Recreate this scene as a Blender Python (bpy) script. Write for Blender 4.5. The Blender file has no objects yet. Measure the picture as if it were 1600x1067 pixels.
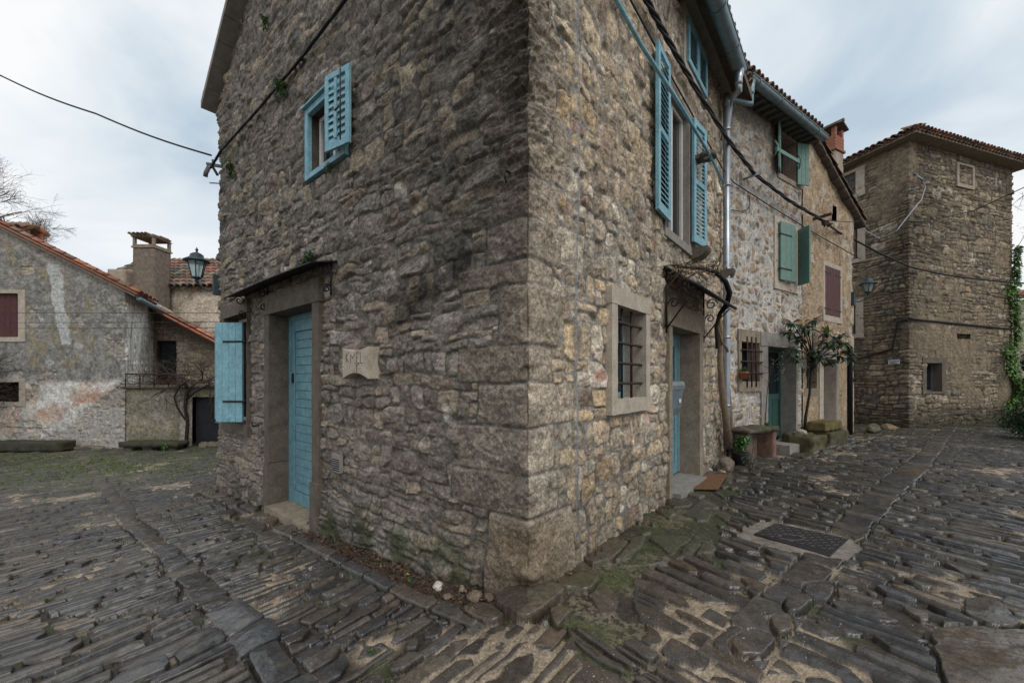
import bpy, bmesh, math, random
import numpy as np
from mathutils import Vector, Matrix, noise as mnoise
R = math.radians
scene = bpy.context.scene
COL = scene.collection
# ---------------------------------------------------------------- camera
# pixel model of the photograph: 1600 px wide, focal length 625 px, horizon at y = 590
FPX, CX, HY = 625.0, 800.0, 590.0
cd = bpy.data.cameras.new('camera'); cam = bpy.data.objects.new('camera', cd); COL.objects.link(cam)
cd.sensor_width = 36; cd.lens = 36*FPX/1600; cd.shift_y = (HY-533.5)/1600
cd.clip_start = 0.05; cd.clip_end = 1000
cam.location = (0, 0, 0); cam.rotation_euler = (R(90), 0, 0)
scene.camera = cam
# ---------------------------------------------------------------- world
world = bpy.data.worlds.new('World'); scene.world = world; world.use_nodes = True
nt = world.node_tree; nt.nodes.clear()
N = nt.nodes.new; L = nt.links.new
out = N('ShaderNodeOutputWorld'); bg = N('ShaderNodeBackground')
sky = N('ShaderNodeTexSky'); sky.sky_type = 'NISHITA'; sky.sun_disc = False
SUN_EL, SUN_ROT = R(48), R(150)
sky.sun_elevation = SUN_EL; sky.sun_rotation = SUN_ROT; sky.air_density = 1.3; sky.dust_density = 2
tc = N('ShaderNodeTexCoord')
sep = N('ShaderNodeSeparateXYZ'); L(tc.outputs['Generated'], sep.inputs[0])
zz = N('ShaderNodeMath'); zz.operation = 'MAXIMUM'; zz.inputs[1].default_value = 0.0; L(sep.outputs[2], zz.inputs[0])
za = N('ShaderNodeMath'); za.operation = 'ADD'; za.inputs[1].default_value = 0.42; L(zz.outputs[0], za.inputs[0])
dx = N('ShaderNodeMath'); dx.operation = 'DIVIDE'; L(sep.outputs[0], dx.inputs[0]); L(za.outputs[0], dx.inputs[1])
dy = N('ShaderNodeMath'); dy.operation = 'DIVIDE'; L(sep.outputs[1], dy.inputs[0]); L(za.outputs[0], dy.inputs[1])
cmb = N('ShaderNodeCombineXYZ'); L(dx.outputs[0], cmb.inputs[0]); L(dy.outputs[0], cmb.inputs[1])
n1 = N('ShaderNodeTexNoise'); n1.inputs['Scale'].default_value = 1.7; n1.inputs['Detail'].default_value = 6
n1.inputs['Roughness'].default_value = 0.5; n1.inputs['Distortion'].default_value = 0.5
L(cmb.outputs[0], n1.inputs['Vector'])
rp = N('ShaderNodeValToRGB'); cr = rp.color_ramp
cr.elements[0].position = 0.34; cr.elements[0].color = (0.50, 0.61, 0.71, 1)
cr.elements[1].position = 0.57; cr.elements[1].color = (0.98, 0.985, 0.99, 1)
e = cr.elements.new(0.465); e.color = (0.76, 0.83, 0.885, 1)
L(n1.outputs['Fac'], rp.inputs[0])
mulS = N('ShaderNodeVectorMath'); mulS.operation = 'SCALE'; mulS.inputs['Scale'].default_value = 0.10
L(sky.outputs[0], mulS.inputs[0])
mx = N('ShaderNodeMix'); mx.data_type = 'RGBA'; mx.inputs['Factor'].default_value = 0.93
hz = N('ShaderNodeMapRange'); hz.inputs['From Min'].default_value = .0; hz.inputs['From Max'].default_value = .42; hz.inputs['To Min'].default_value = .75; hz.inputs['To Max'].default_value = 0
L(zz.outputs[0], hz.inputs[0]); hm = N('ShaderNodeMix'); hm.data_type = 'RGBA'; hm.inputs['B'].default_value = (.92, .94, .96, 1); L(hz.outputs[0], hm.inputs['Factor']); L(rp.outputs[0], hm.inputs['A'])
L(mulS.outputs[0], mx.inputs['A']); L(hm.outputs['Result'], mx.inputs['B'])
L(mx.outputs['Result'], bg.inputs['Color']); bg.inputs['Strength'].default_value = 1.04
L(bg.outputs[0], out.inputs[0])
# ---------------------------------------------------------------- sun (overcast, soft)
sd = bpy.data.lights.new('sun', 'SUN'); sd.energy = 1.2; sd.angle = R(32); sd.color = (1.0, 0.95, 0.88)
so = bpy.data.objects.new('sun', sd); COL.objects.link(so)
sv = Vector((math.sin(SUN_ROT)*math.cos(SUN_EL), math.cos(SUN_ROT)*math.cos(SUN_EL), math.sin(SUN_EL)))
so.rotation_euler = sv.to_track_quat('Z', 'Y').to_euler(); so.location = sv*50
vs = scene.view_settings; vs.view_transform = 'Standard'; vs.look = 'None'; vs.exposure = 0.0; vs.gamma = 1
vs.use_curve_mapping = False
scene.cycles.max_bounces = 5; scene.cycles.diffuse_bounces = 3; scene.cycles.glossy_bounces = 2
# ================================================================ noise in numpy
_rs = np.random.RandomState(11)
_T = _rs.rand(8, 256, 256).astype(np.float32)
def vn(x, y, k=0):
    xi = np.floor(x).astype(np.int64); yi = np.floor(y).astype(np.int64)
    fx = (x-xi).astype(np.float32); fy = (y-yi).astype(np.float32)
    fx = fx*fx*(3-2*fx); fy = fy*fy*(3-2*fy)
    xi &= 255; yi &= 255; x1 = (xi+1) & 255; y1 = (yi+1) & 255; t = _T[k & 7]
    return (t[yi, xi]*(1-fx)+t[yi, x1]*fx)*(1-fy)+(t[y1, xi]*(1-fx)+t[y1, x1]*fx)*fy
def fbm(x, y, o=4, k=0, g=0.5, ridged=False):
    a = 1.0; s = 0; t = 0
    for i in range(o):
        v = vn(x*(2.03**i)+i*37.7, y*(2.03**i)+i*19.1, k+i)
        if ridged: v = np.abs(v-0.5)*2
        s = s+a*v; t += a; a *= g
    return s/t
def hsh(i, k=0):
    v = np.sin((np.asarray(i) % 65537)*12.9898+k*78.233+3.1)*43758.5453
    return v-np.floor(v)
def sstep(a, b, x):
    t = np.clip((x-a)/(b-a), 0, 1); return t*t*(3-2*t)
def smin(ds, k):
    m = ds[0]
    for d in ds[1:]: m = np.minimum(m, d)
    s = 0
    for d in ds: s = s+np.exp(-np.clip((d-m)*k, 0, 40))
    return m-np.log(s)/k
def bricks(p, q, rh, ln, seed, gap=0.01, split=0.5, vsplit=0.4, tilt=0.10, cut=0.3, k=70, rows=None):
    """irregular coursed stones: per point interior distance, stone id, local x, y, width, height"""
    rs = np.random.RandomState(seed)
    p0, p1 = float(p.min())-1, float(p.max())+1; q0, q1 = float(q.min())-.5, float(q.max())+.5
    rb = [q0]
    while rb[-1] < q1: rb.append(rb[-1]+rs.uniform(*rh))
    rb = np.array(rb); B = 4000.0; xs = []; base = []
    for r in range(len(rb)):
        x = p0-rs.uniform(0, ln[1]); row = [x]
        f = rs.uniform(0.75, 1.25)
        while x < p1+ln[1]:
            x += (ln[0]+(ln[1]-ln[0])*rs.rand()**1.5)*f; row.append(x)
        xs.append(np.array(row)+r*B-p0)
    flat = np.concatenate(xs)
    r = np.clip(np.searchsorted(rb, q)-1, 0, len(rb)-2)
    key = p-p0+r*B
    i = np.clip(np.searchsorted(flat, key)-1, 0, len(flat)-2)
    x0 = flat[i]-r*B+p0; x1 = flat[i+1]-r*B+p0; y0 = rb[r].copy(); y1 = rb[r+1].copy()
    sid = i*8
    sp = hsh(i, seed+1) < split; fr = 0.3+0.4*hsh(i, seed+2); ym = y0+(y1-y0)*fr
    up = sp & (q > ym); lo = sp & ~up
    y0 = np.where(up, ym, y0); y1 = np.where(lo, ym, y1); sid = sid+np.where(up, 1, 0)
    v2 = (hsh(sid, seed+3) < vsplit) & ((x1-x0) > ln[0]*1.0); xm = x0+(x1-x0)*(0.35+0.3*hsh(sid, seed+4))
    rt = v2 & (p > xm); lf = v2 & ~rt
    x0 = np.where(rt, xm, x0); x1 = np.where(lf, xm, x1); sid = sid+np.where(rt, 2, 0)
    w = x1-x0; h = y1-y0; lx = p-(x0+x1)/2; ly = q-(y0+y1)/2
    T = lambda n: (hsh(sid, seed+n)-0.5)*2
    g = gap*(0.5+0.9*hsh(sid, seed+30))
    ds = [lx+w/2-g+T(5)*tilt*ly, w/2-lx-g+T(6)*tilt*ly, ly+h/2-g+T(7)*tilt*lx*.5, h/2-ly-g+T(8)*tilt*lx*.5]
    mn = np.minimum(w, h)
    for n, (sx, sy) in enumerate(((1, 1), (-1, 1), (1, -1), (-1, -1))):
        c = mn*cut*hsh(sid, seed+10+n)**1.5
        ds.append((sx*lx+w/2+sy*ly+h/2)*0.7071-c-g)
    return smin(ds, k*3.6), sid, lx, ly, w, h
def palette(sid, seed, pal, var=0.25):
    ws = np.array([c[1] for c in pal], float); ws = np.cumsum(ws/ws.sum())
    i = np.searchsorted(ws, np.clip(hsh(sid, seed+40), 0, 0.9999))
    c = np.array([c[0] for c in pal])[np.clip(i, 0, len(pal)-1)]
    v = 1+(hsh(sid, seed+41)-0.5)*2*var
    return c*v[..., None]
def mixc(a, b, f):
    return a*(1-f[..., None])+np.asarray(b)*f[..., None]
# ================================================================ materials
def newmat(name):
    m = bpy.data.materials.new(name); m.use_nodes = True
    b = m.node_tree.nodes['Principled BSDF']; return m, m.node_tree, b
def bumpnode(t, b, scales, strength, dist):
    prev = None
    tcn = t.nodes.new('ShaderNodeTexCoord')
    for sc, st, di in scales:
        n = t.nodes.new('ShaderNodeTexNoise'); n.inputs['Scale'].default_value = sc; n.inputs['Detail'].default_value = 5
        n.inputs['Roughness'].default_value = 0.65
        t.links.new(tcn.outputs['Object'], n.inputs['Vector'])
        bu = t.nodes.new('ShaderNodeBump'); bu.inputs['Strength'].default_value = st; bu.inputs['Distance'].default_value = di
        t.links.new(n.outputs['Fac'], bu.inputs['Height'])
        if prev: t.links.new(prev.outputs[0], bu.inputs['Normal'])
        prev = bu
    if prev: t.links.new(prev.outputs[0], b.inputs['Normal'])
def colnoise(t, b, src, sc, lo, hi, det=6, sc2=None):
    tcn = t.nodes.new('ShaderNodeTexCoord')
    n = t.nodes.new('ShaderNodeTexNoise'); n.inputs['Scale'].default_value = sc; n.inputs['Detail'].default_value = det
    n.inputs['Roughness'].default_value = 0.7
    t.links.new(tcn.outputs['Object'], n.inputs['Vector'])
    mr = t.nodes.new('ShaderNodeMapRange'); mr.inputs['From Min'].default_value = 0.3; mr.inputs['From Max'].default_value = 0.7
    mr.inputs['To Min'].default_value = lo; mr.inputs['To Max'].default_value = hi
    t.links.new(n.outputs['Fac'], mr.inputs[0])
    vm = t.nodes.new('ShaderNodeVectorMath'); vm.operation = 'SCALE'
    if isinstance(src, tuple): vm.inputs[0].default_value = src[:3]
    else: t.links.new(src, vm.inputs[0])
    t.links.new(mr.outputs[0], vm.inputs['Scale'])
    o = vm.outputs[0]
    if sc2: return colnoise(t, b, o, sc2, lo, hi, 3)
    t.links.new(o, b.inputs['Base Color'])
    return o
def attr(t, n):
    a = t.nodes.new('ShaderNodeAttribute'); a.attribute_name = n; return a
def m_attr(name, rough=0.9, lo=0.7, hi=1.3, sc=22, bumps=((45, .5, .006), (170, .4, .002)), spec=0.25, sc2=110):
    m, t, b = newmat(name); a = attr(t, 'Col')
    colnoise(t, b, a.outputs['Color'], sc, lo, hi, 6, sc2)
    b.inputs['Roughness'].default_value = rough; b.inputs['Specular IOR Level'].default_value = spec
    bumpnode(t, b, bumps, 0, 0); return m
def m_plain(name, col, rough=0.6, lo=0.85, hi=1.15, sc=9, bumps=((60, .2, .002),), metal=0, spec=0.4, sc2=None):
    m, t, b = newmat(name)
    colnoise(t, b, tuple(col), sc, lo, hi, 5, sc2)
    b.inputs['Roughness'].default_value = rough; b.inputs['Metallic'].default_value = metal
    b.inputs['Specular IOR Level'].default_value = spec
    if bumps: bumpnode(t, b, bumps, 0, 0)
    return m
M = {}
M['masonry'] = m_attr('rubble_stone_masonry', lo=.5, hi=1.55, sc=26, sc2=95, bumps=((45, .8, .008), (170, .7, .003)))
M['stonefar'] = m_attr('distant_masonry', lo=.5, hi=1.5, bumps=((30, .7, .012), (90, .5, .005)), sc=11, sc2=42)
M['tile'] = m_attr('clay_roof_tile', rough=.85, lo=.65, hi=1.35, sc=8, bumps=((40, .4, .005),))
M['leaf'] = m_attr('leaf_green', rough=.45, lo=.8, hi=1.2, sc=30, bumps=(), spec=.4, sc2=None)
m, t, b = newmat('wet_paving_stone'); a = attr(t, 'Col'); w_ = attr(t, 'Wet')
colnoise(t, b, a.outputs['Color'], 20, .6, 1.45, 6, 120)
tcn = t.nodes.new('ShaderNodeTexCoord'); nn = t.nodes.new('ShaderNodeTexNoise'); nn.inputs['Scale'].default_value = 7
nn.inputs['Detail'].default_value = 5; t.links.new(tcn.outputs['Object'], nn.inputs['Vector'])
ma = t.nodes.new('ShaderNodeMath'); ma.operation = 'MULTIPLY_ADD'; ma.inputs[1].default_value = .18
t.links.new(nn.outputs['Fac'], ma.inputs[0]); t.links.new(w_.outputs['Fac'], ma.inputs[2]); t.links.new(ma.outputs[0], b.inputs['Roughness'])
b.inputs['Specular IOR Level'].default_value = .5
bumpnode(t, b, ((38, .4, .004), (150, .35, .0015)), 0, 0)
M['paving'] = m
M['dressed'] = m_plain('dressed_sandstone', (.25, .205, .155), .92, .7, 1.3, 7, ((55, .6, .006), (200, .5, .002)), 0, .2, 60)
M['dressed_dark'] = m_plain('dark_dressed_stone', (.13, .11, .088), .92, .7, 1.3, 7, ((55, .6, .006), (200, .5, .002)), 0, .2, 60)
M['dressed_pale'] = m_plain('pale_limestone', (.46, .40, .33), .9, .75, 1.2, 8, ((60, .5, .005), (220, .6, .002)), 0, .2, 70)
M['dressed_grey'] = m_plain('grey_granite_jamb', (.27, .25, .225), .92, .75, 1.2, 8, ((60, .5, .004), (240, .6, .002)), 0, .2, 90)
M['blue'] = m_plain('blue_paint', (.215, .425, .505), .6, .72, 1.18, 11, ((30, .2, .002), (140, .25, .0008)), 0, .35, 60)
M['bluedoor'] = m_plain('blue_door_paint', (.15, .30, .35), .55, .7, 1.2, 9, ((30, .2, .002), (140, .25, .0008)), 0, .4, 60)
M['green'] = m_plain('sage_green_paint', (.14, .245, .21), .55, .82, 1.15, 14, ((30, .2, .002),), 0, .35, 60)
M['darkgreen'] = m_plain('dark_green_paint', (.035, .085, .075), .5, .8, 1.2, 10, ((30, .2, .002),), 0, .4)
M['red'] = m_plain('red_brown_paint', (.085, .028, .026), .6, .7, 1.3, 12, ((30, .3, .003),), 0, .3)
M['black_wood'] = m_plain('blackened_wood', (.012, .013, .017), .7, .7, 1.4, 9, ((25, .3, .003),))
M['grey_wood'] = m_plain('weathered_wood', (.10, .095, .088), .85, .6, 1.4, 14, ((40, .5, .004),))
M['iron'] = m_plain('rusty_iron', (.045, .03, .025), .7, .6, 1.5, 30, ((90, .4, .002),), .3)
M['black_iron'] = m_plain('black_iron', (.012, .012, .013), .55, .7, 1.4, 20, ((80, .3, .001),), .3)
M['zinc'] = m_plain('galvanised_zinc', (.36, .40, .44), .38, .75, 1.2, 6, ((25, .15, .002),), .75, .5)
M['zinc_dark'] = m_plain('weathered_zinc', (.20, .27, .30), .5, .7, 1.25, 6, ((25, .15, .002),), .5, .5)
M['lampmetal'] = m_plain('dark_green_grey_cast_metal', (.035, .06, .07), .5, .8, 1.2, 20, ((50, .3, .001),), .2)
M['cable'] = m_plain('black_cable', (.012, .012, .014), .6, .8, 1.2, 20, ())
M['cable_grey'] = m_plain('grey_cable', (.30, .31, .33), .6, .8, 1.2, 20, ())
M['glass'] = m_plain('dark_window_glass', (.012, .016, .02), .06, .8, 1.2, 3, (), 0, .6)
M['white'] = m_plain('white_paint', (.62, .60, .57), .6, .85, 1.1, 20, ((60, .2, .001),))
M['whitesign'] = m_plain('white_enamel', (.62, .64, .64), .4, .92, 1.05, 20, ())
M['ink'] = m_plain('black_ink', (.03, .03, .035), .6, .9, 1.1, 20, ())
M['redsign'] = m_plain('red_print', (.5, .02, .03), .5, .9, 1.1, 20, ())
M['shade_black'] = m_plain('interior_shade_black', (.01, .009, .008), .9, .8, 1.2, 8, ())  # near-black colour painted for the shade inside rooms and vent slots
M['curtain'] = m_plain('dark_curtain', (.03, .05, .065), .9, .6, 1.4, 8, ())
M['bark'] = m_plain('bark', (.10, .072, .05), .9, .6, 1.4, 25, ((40, .8, .01), (130, .5, .003)))
M['bark_dark'] = m_plain('dark_bark', (.022, .017, .014), .9, .6, 1.5, 25, ((40, .8, .01),))
M['bark_pale'] = m_plain('pale_vine_wood', (.22, .165, .115), .9, .65, 1.3, 18, ((30, .9, .012), (120, .5, .003)))
M['twig'] = m_plain('twig', (.06, .042, .038), .9, .7, 1.3, 25, ())
M['terracotta'] = m_plain('terracotta', (.38, .13, .07), .85, .75, 1.2, 12, ((60, .4, .003),))
M['brick'] = m_plain('red_brick', (.30, .125, .08), .9, .7, 1.25, 20, ((50, .5, .006),))
M['mat'] = m_plain('coir', (.17, .095, .055), 1, .6, 1.4, 60, ((220, 1, .006),), 0, .05, 200)
M['cast'] = m_plain('cast_iron_cover', (.020, .018, .022), .42, .7, 1.4, 20, ((90, .3, .001),), .2, .6)
M['concrete'] = m_plain('concrete', (.25, .235, .215), .9, .75, 1.2, 14, ((80, .5, .003),), 0, .2, 90)
M['mossrock'] = m_attr('mossy_stone', rough=.9, sc=14)
M['plasterchim'] = m_plain('dirty_plaster', (.20, .165, .135), .95, .6, 1.35, 7, ((35, .7, .012), (120, .5, .004)), 0, .15, 35)
M['plasterpale'] = m_plain('pale_plaster', (.40, .33, .27), .95, .7, 1.2, 4, ((35, .6, .01),), 0, .15, 30)
m, t, b = newmat('lantern_glass'); b.inputs['Base Color'].default_value = (.55, .68, .66, 1); b.inputs['Roughness'].default_value = .35
b.inputs['Transmission Weight'].default_value = .6; b.inputs['IOR'].default_value = 1.2; M['lglass'] = m
# ================================================================ object helpers
def tag(o, label, cat, group=None, kind=None):
    if label: o['label'] = label
    if cat: o['category'] = cat
    if group: o['group'] = group
    if kind: o['kind'] = kind
    return o
def thing(name, label, cat, loc, group=None):
    o = bpy.data.objects.new(name, None); o.location = loc; o.empty_display_size = .2; COL.objects.link(o)
    return tag(o, label, cat, group)
def setparent(o, par):
    if par is None: return
    o.parent = par
    if par.type == 'EMPTY': o.matrix_parent_inverse = Matrix.Translation(-Vector(par.location))
    elif par.parent is None: o.matrix_parent_inverse = Matrix.Translation(-Vector(par.location))
def mesh_np(name, V, F, mat, col=None, wet=None, smooth=True, parent=None):
    me = bpy.data.meshes.new(name)
    V = np.ascontiguousarray(V, np.float32).reshape(-1, 3); F = np.ascontiguousarray(F, np.int32)
    me.vertices.add(len(V)); me.vertices.foreach_set('co', V.ravel())
    me.loops.add(F.size); me.loops.foreach_set('vertex_index', F.ravel())
    me.polygons.add(len(F)); me.polygons.foreach_set('loop_start', np.arange(0, F.size, 4, dtype=np.int32))
    me.polygons.foreach_set('loop_total', np.full(len(F), 4, np.int32))
    me.polygons.foreach_set('use_smooth', np.full(len(F), smooth, bool))
    if col is not None:
        ca = me.color_attributes.new('Col', 'FLOAT_COLOR', 'POINT')
        c4 = np.ones((len(V), 4), np.float32); c4[:, :3] = np.clip(col.reshape(-1, 3), .004, .9); ca.data.foreach_set('color', c4.ravel())
    if wet is not None:
        wa = me.attributes.new('Wet', 'FLOAT', 'POINT'); wa.data.foreach_set('value', np.ascontiguousarray(wet, np.float32).ravel())
    me.update(); me.validate()
    me.materials.append(mat)
    o = bpy.data.objects.new(name, me); COL.objects.link(o); setparent(o, parent); return o
class MB:
    def __init__(s): s.v = []; s.f = []; s.c = []; s.sm = []
    def add(s, vs, fs, col=None, smooth=False):
        b = len(s.v); s.v += [tuple(v) for v in vs]; s.f += [tuple(i+b for i in f) for f in fs]
        s.c += [col or (.2, .2, .2)]*len(vs); s.sm += [smooth]*len(fs); return s
    def hexa(s, p, col=None):      # 8 points: bottom 4 ccw, top 4
        return s.add(p, [(0, 3, 2, 1), (4, 5, 6, 7), (0, 1, 5, 4), (1, 2, 6, 5), (2, 3, 7, 6), (3, 0, 4, 7)], col)
    def box(s, x0, x1, y0, y1, z0, z1, col=None):
        return s.hexa([(x0, y0, z0), (x1, y0, z0), (x1, y1, z0), (x0, y1, z0), (x0, y0, z1), (x1, y0, z1), (x1, y1, z1), (x0, y1, z1)], col)
    def prism(s, poly, dv, col=None):   # poly: list of 3D points, dv: extrusion vector
        n = len(poly); dv = Vector(dv); a = [Vector(p) for p in poly]; b2 = [p+dv for p in a]
        return s.add(a+b2, [tuple(range(n))[::-1], tuple(range(n, 2*n))]+[(i, (i+1) % n, n+(i+1) % n, n+i) for i in range(n)], col)
    def tube(s, pts, r, n=8, col=None, cap=True, flat=None):
        pts = [Vector(p) for p in pts]; k = len(pts); rs = r if isinstance(r, (list, tuple)) else [r]*k
        vs = []; up = None
        for i, p in enumerate(pts):
            d = (pts[min(i+1, k-1)]-pts[max(i-1, 0)])
            d = d.normalized() if d.length > 1e-9 else Vector((0, 0, 1))
            if up is None:
                up = Vector((0, 0, 1)) if abs(d.z) < .9 else Vector((1, 0, 0))
            x = d.cross(up); x = x.normalized() if x.length > 1e-6 else Vector((1, 0, 0)); up = x.cross(d).normalized()
            for j in range(n):
                a = 2*math.pi*j/n; vs.append(p+(x*math.cos(a)+up*math.sin(a))*rs[i])
        fs = [(i*n+j, i*n+(j+1) % n, (i+1)*n+(j+1) % n, (i+1)*n+j) for i in range(k-1) for j in range(n)]
        if cap: fs += [tuple(range(n))[::-1], tuple(range((k-1)*n, k*n))]
        return s.add(vs, fs, col, True)
    def lathe(s, c, prof, n=12, col=None, ph=0, smooth=True):    # prof: (r,z)
        vs = [(c[0]+r*math.cos(ph+2*math.pi*j/n), c[1]+r*math.sin(ph+2*math.pi*j/n), c[2]+z) for r, z in prof for j in range(n)]
        k = len(prof)
        fs = [(i*n+j, i*n+(j+1) % n, (i+1)*n+(j+1) % n, (i+1)*n+j) for i in range(k-1) for j in range(n)]
        fs += [tuple(range(n))[::-1], tuple(range((k-1)*n, k*n))]
        return s.add(vs, fs, col, smooth)
    def mk(s, name, mat, parent=None, bevel=0, origin=True):
        vs = s.v; loc = None
        if parent is None and origin and vs:
            a = np.array(vs); lo = a.min(0); hi = a.max(0); loc = ((lo[0]+hi[0])/2, (lo[1]+hi[1])/2, lo[2])
            vs = (a-np.array(loc)).tolist()
        me = bpy.data.meshes.new(name); me.from_pydata(vs, [], s.f)
        me.polygons.foreach_set('use_smooth', s.sm)
        ca = me.color_attributes.new('Col', 'FLOAT_COLOR', 'POINT')
        ca.data.foreach_set('color', np.array([(c[0], c[1], c[2], 1) for c in s.c], np.float32).ravel())
        me.update(); me.materials.append(M[mat] if isinstance(mat, str) else mat)
        o = bpy.data.objects.new(name, me); COL.objects.link(o)
        if loc: o.location = loc
        setparent(o, parent)
        if bevel:
            bv = o.modifiers.new('bevel', 'BEVEL'); bv.width = bevel; bv.segments = 2; bv.limit_method = 'ANGLE'
        return o
def roughen(o, amp=.012, size=.05, freq=6, seed=0, cuts=None, colfn=None, soft=None):
    """subdivide a block and push its surface in and out like hewn stone"""
    bm = bmesh.new(); bm.from_mesh(o.data)
    bmesh.ops.recalc_face_normals(bm, faces=bm.faces)
    for _ in range(7):
        es = [e for e in bm.edges if e.calc_length() > size*1.6]
        if not es or len(bm.verts) > 14000: break
        bmesh.ops.subdivide_edges(bm, edges=es, cuts=1, use_grid_fill=True)
    bmesh.ops.triangulate(bm, faces=[f for f in bm.faces if len(f.verts) > 4])
    if soft is None: soft = amp > .0095
    bm.normal_update()
    if soft: bmesh.ops.smooth_vert(bm, verts=bm.verts, factor=.3, use_axis_x=True, use_axis_y=True, use_axis_z=True)
    else:
        for e in bm.edges:
            if len(e.link_faces) == 2 and e.calc_face_angle(0) > .8: e.smooth = False
    bm.normal_update()
    off = Vector((seed*3.7, seed*1.3, seed*7.1)); nv = []
    for v in bm.verts:
        q = v.co+Vector(o.location)+off
        n = mnoise.noise(q*freq)+.6*mnoise.noise(q*freq*2.3)+.5*abs(mnoise.noise(q*freq*4.5))+.2*mnoise.noise(q*freq*10)-.15
        nv.append(v.co+v.normal*n*amp)
    for v, c in zip(bm.verts, nv): v.co = c
    for f in bm.faces: f.smooth = True
    cl = bm.verts.layers.float_color.get('Col')
    if colfn and cl:
        bm.normal_update()
        for v in bm.verts:
            c = colfn(v.co+Vector(o.location), v.normal); v[cl] = (c[0], c[1], c[2], 1)
    bm.to_mesh(o.data); bm.free(); return o
class Frame:
    """a wall plane: origin (x,y), direction d along the wall, outward normal n"""
    def __init__(s, o, d, n):
        s.o = Vector((o[0], o[1])); s.d = Vector((d[0], d[1])).normalized(); s.n = Vector((n[0], n[1])).normalized()
    def pt(s, a, o, z):
        p = s.o+s.d*a+s.n*o; return Vector((p.x, p.y, z))
    def s_(s, px, o=0):
        a = (px-CX)/FPX; O = s.o+s.n*o; return (a*O.y-O.x)/(s.d.x-a*s.d.y)
    def sz(s, px, py, o=0):
        t = s.s_(px, o); Y = s.pt(t, o, 0).y; return t, (HY-py)*Y/FPX
    def P(s, px, py, o=0):
        t, z = s.sz(px, py, o); return s.pt(t, o, z)
    def box(s, mb, s0, s1, z0, z1, o0, o1, col=None):
        if s0 > s1: s0, s1 = s1, s0
        return mb.hexa([s.pt(s0, o1, z0), s.pt(s1, o1, z0), s.pt(s1, o0, z0), s.pt(s0, o0, z0),
                        s.pt(s0, o1, z1), s.pt(s1, o1, z1), s.pt(s1, o0, z1), s.pt(s0, o0, z1)], col)
def PX(px, py, Y): return Vector(((px-CX)/FPX*Y, Y, (HY-py)/FPX*Y))
def ground(x, y):
    d = np.maximum(0, .1-np.asarray(x, float))
    return -1.435-.75*(1-np.exp(-d/5.0))+.012*np.clip(x, 0, 3)
def gz(x, y): return float(ground(x, y))
def grid_wall(name, poly, u, z, H, C, mat, keep=None, parent=None, blend=.03):
    """u runs along the plan polyline poly [(u,x,y)...]; H pushes the surface outward"""
    us = np.array([p[0] for p in poly]); xy = np.array([p[1:] for p in poly], float)
    bx = np.interp(u, us, xy[:, 0]); by = np.interp(u, us, xy[:, 1])
    seg = np.diff(xy, axis=0); seg /= np.linalg.norm(seg, axis=1)[:, None]
    nr = np.stack([seg[:, 1], -seg[:, 0]], 1)            # outward = right of travel
    k = np.clip(np.searchsorted(us, u)-1, 0, len(seg)-1)
    nx = nr[k].copy()
    for j in range(1, len(us)-1):
        m_ = nr[j-1]+nr[j]; m_ /= (1+nr[j-1]@nr[j])
        w = np.clip(1-np.abs(u-us[j])/blend, 0, 1)[:, None]
        nx = nx*(1-w)+m_*w
    X = bx[None, :]+H*nx[None, :, 0]; Y = by[None, :]+H*nx[None, :, 1]; Z = np.repeat(z[:, None], len(u), 1)
    V = np.stack([X, Y, Z], -1)
    nz, nu = H.shape; idx = np.arange(nz*nu).reshape(nz, nu)
    F = np.stack([idx[:-1, :-1], idx[:-1, 1:], idx[1:, 1:], idx[1:, :-1]], -1)
    if keep is not None: F = F[keep]
    else: F = F.reshape(-1, 4)
    used = np.zeros(nz*nu, bool); used[F.ravel()] = True; re = np.cumsum(used)-1
    return mesh_np(name, V.reshape(-1, 3)[used], re[F], mat, C.reshape(-1, 3)[used], parent=parent)
def axis(stops, extra=()):
    """stops: [(coord, spacing)...] -> non-uniform samples, with exact extra lines"""
    xs = [stops[0][0]]
    while xs[-1] < stops[-1][0]:
        xs.append(xs[-1]+float(np.interp(xs[-1], [s[0] for s in stops], [s[1] for s in stops])))
    a = np.array(xs)
    for e in extra:
        if a[0] < e < a[-1]: a[np.argmin(np.abs(a-e))] = e
    return np.unique(a)
def keepmask(u, z, holes, extra=None):
    uc = (u[1:]+u[:-1])/2; zc = (z[1:]+z[:-1])/2; U, Zc = np.meshgrid(uc, zc); k = np.ones(U.shape, bool)
    for a, b, c, d in holes: k &= ~((U > min(a, b)) & (U < max(a, b)) & (Zc > c) & (Zc < d))
    if extra is not None: k &= extra(U, Zc)
    return k
def stone_relief(U, Z, d, sid, lx, ly, w, h, seed, ew=.012, rel=(.010, .035), face=.012, rough=.008, tilt=.08):
    e = sstep(-.001, ew, d)
    r = rel[0]+(rel[1]-rel[0])*hsh(sid, seed+50)
    ti = (hsh(sid, seed+51)-.5)*2*tilt*lx+(hsh(sid, seed+52)-.5)*2*tilt*1.5*ly
    ox = hsh(sid, seed+53)*90; oy = hsh(sid, seed+54)*90
    f = (fbm(U*9+ox, Z*11+oy, 3, 1)-.5)*2*face
    rd = (fbm(U*13+ox, Z*30+oy, 5, 2, .68)-.5)*3.0*rough-(1-sstep(0, .16, fbm(U*9+oy, Z*17+ox, 3, 6, .5, True)))*rough*.8
    fc = None
    for n_ in range(3):
        pl_ = (hsh(sid, seed+60+n_)-.5)*.42*lx+(hsh(sid, seed+70+n_)-.5)*.55*ly+(hsh(sid, seed+80+n_)-.35)*.012
        fc = pl_ if fc is None else np.minimum(fc, pl_)
    rd = rd+np.clip(fc, -.02, .02)*min(1, rough/.008)
    dome = np.clip(d/.04, 0, 1)*.003
    return e*(r+ti+f+rd+dome)
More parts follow.
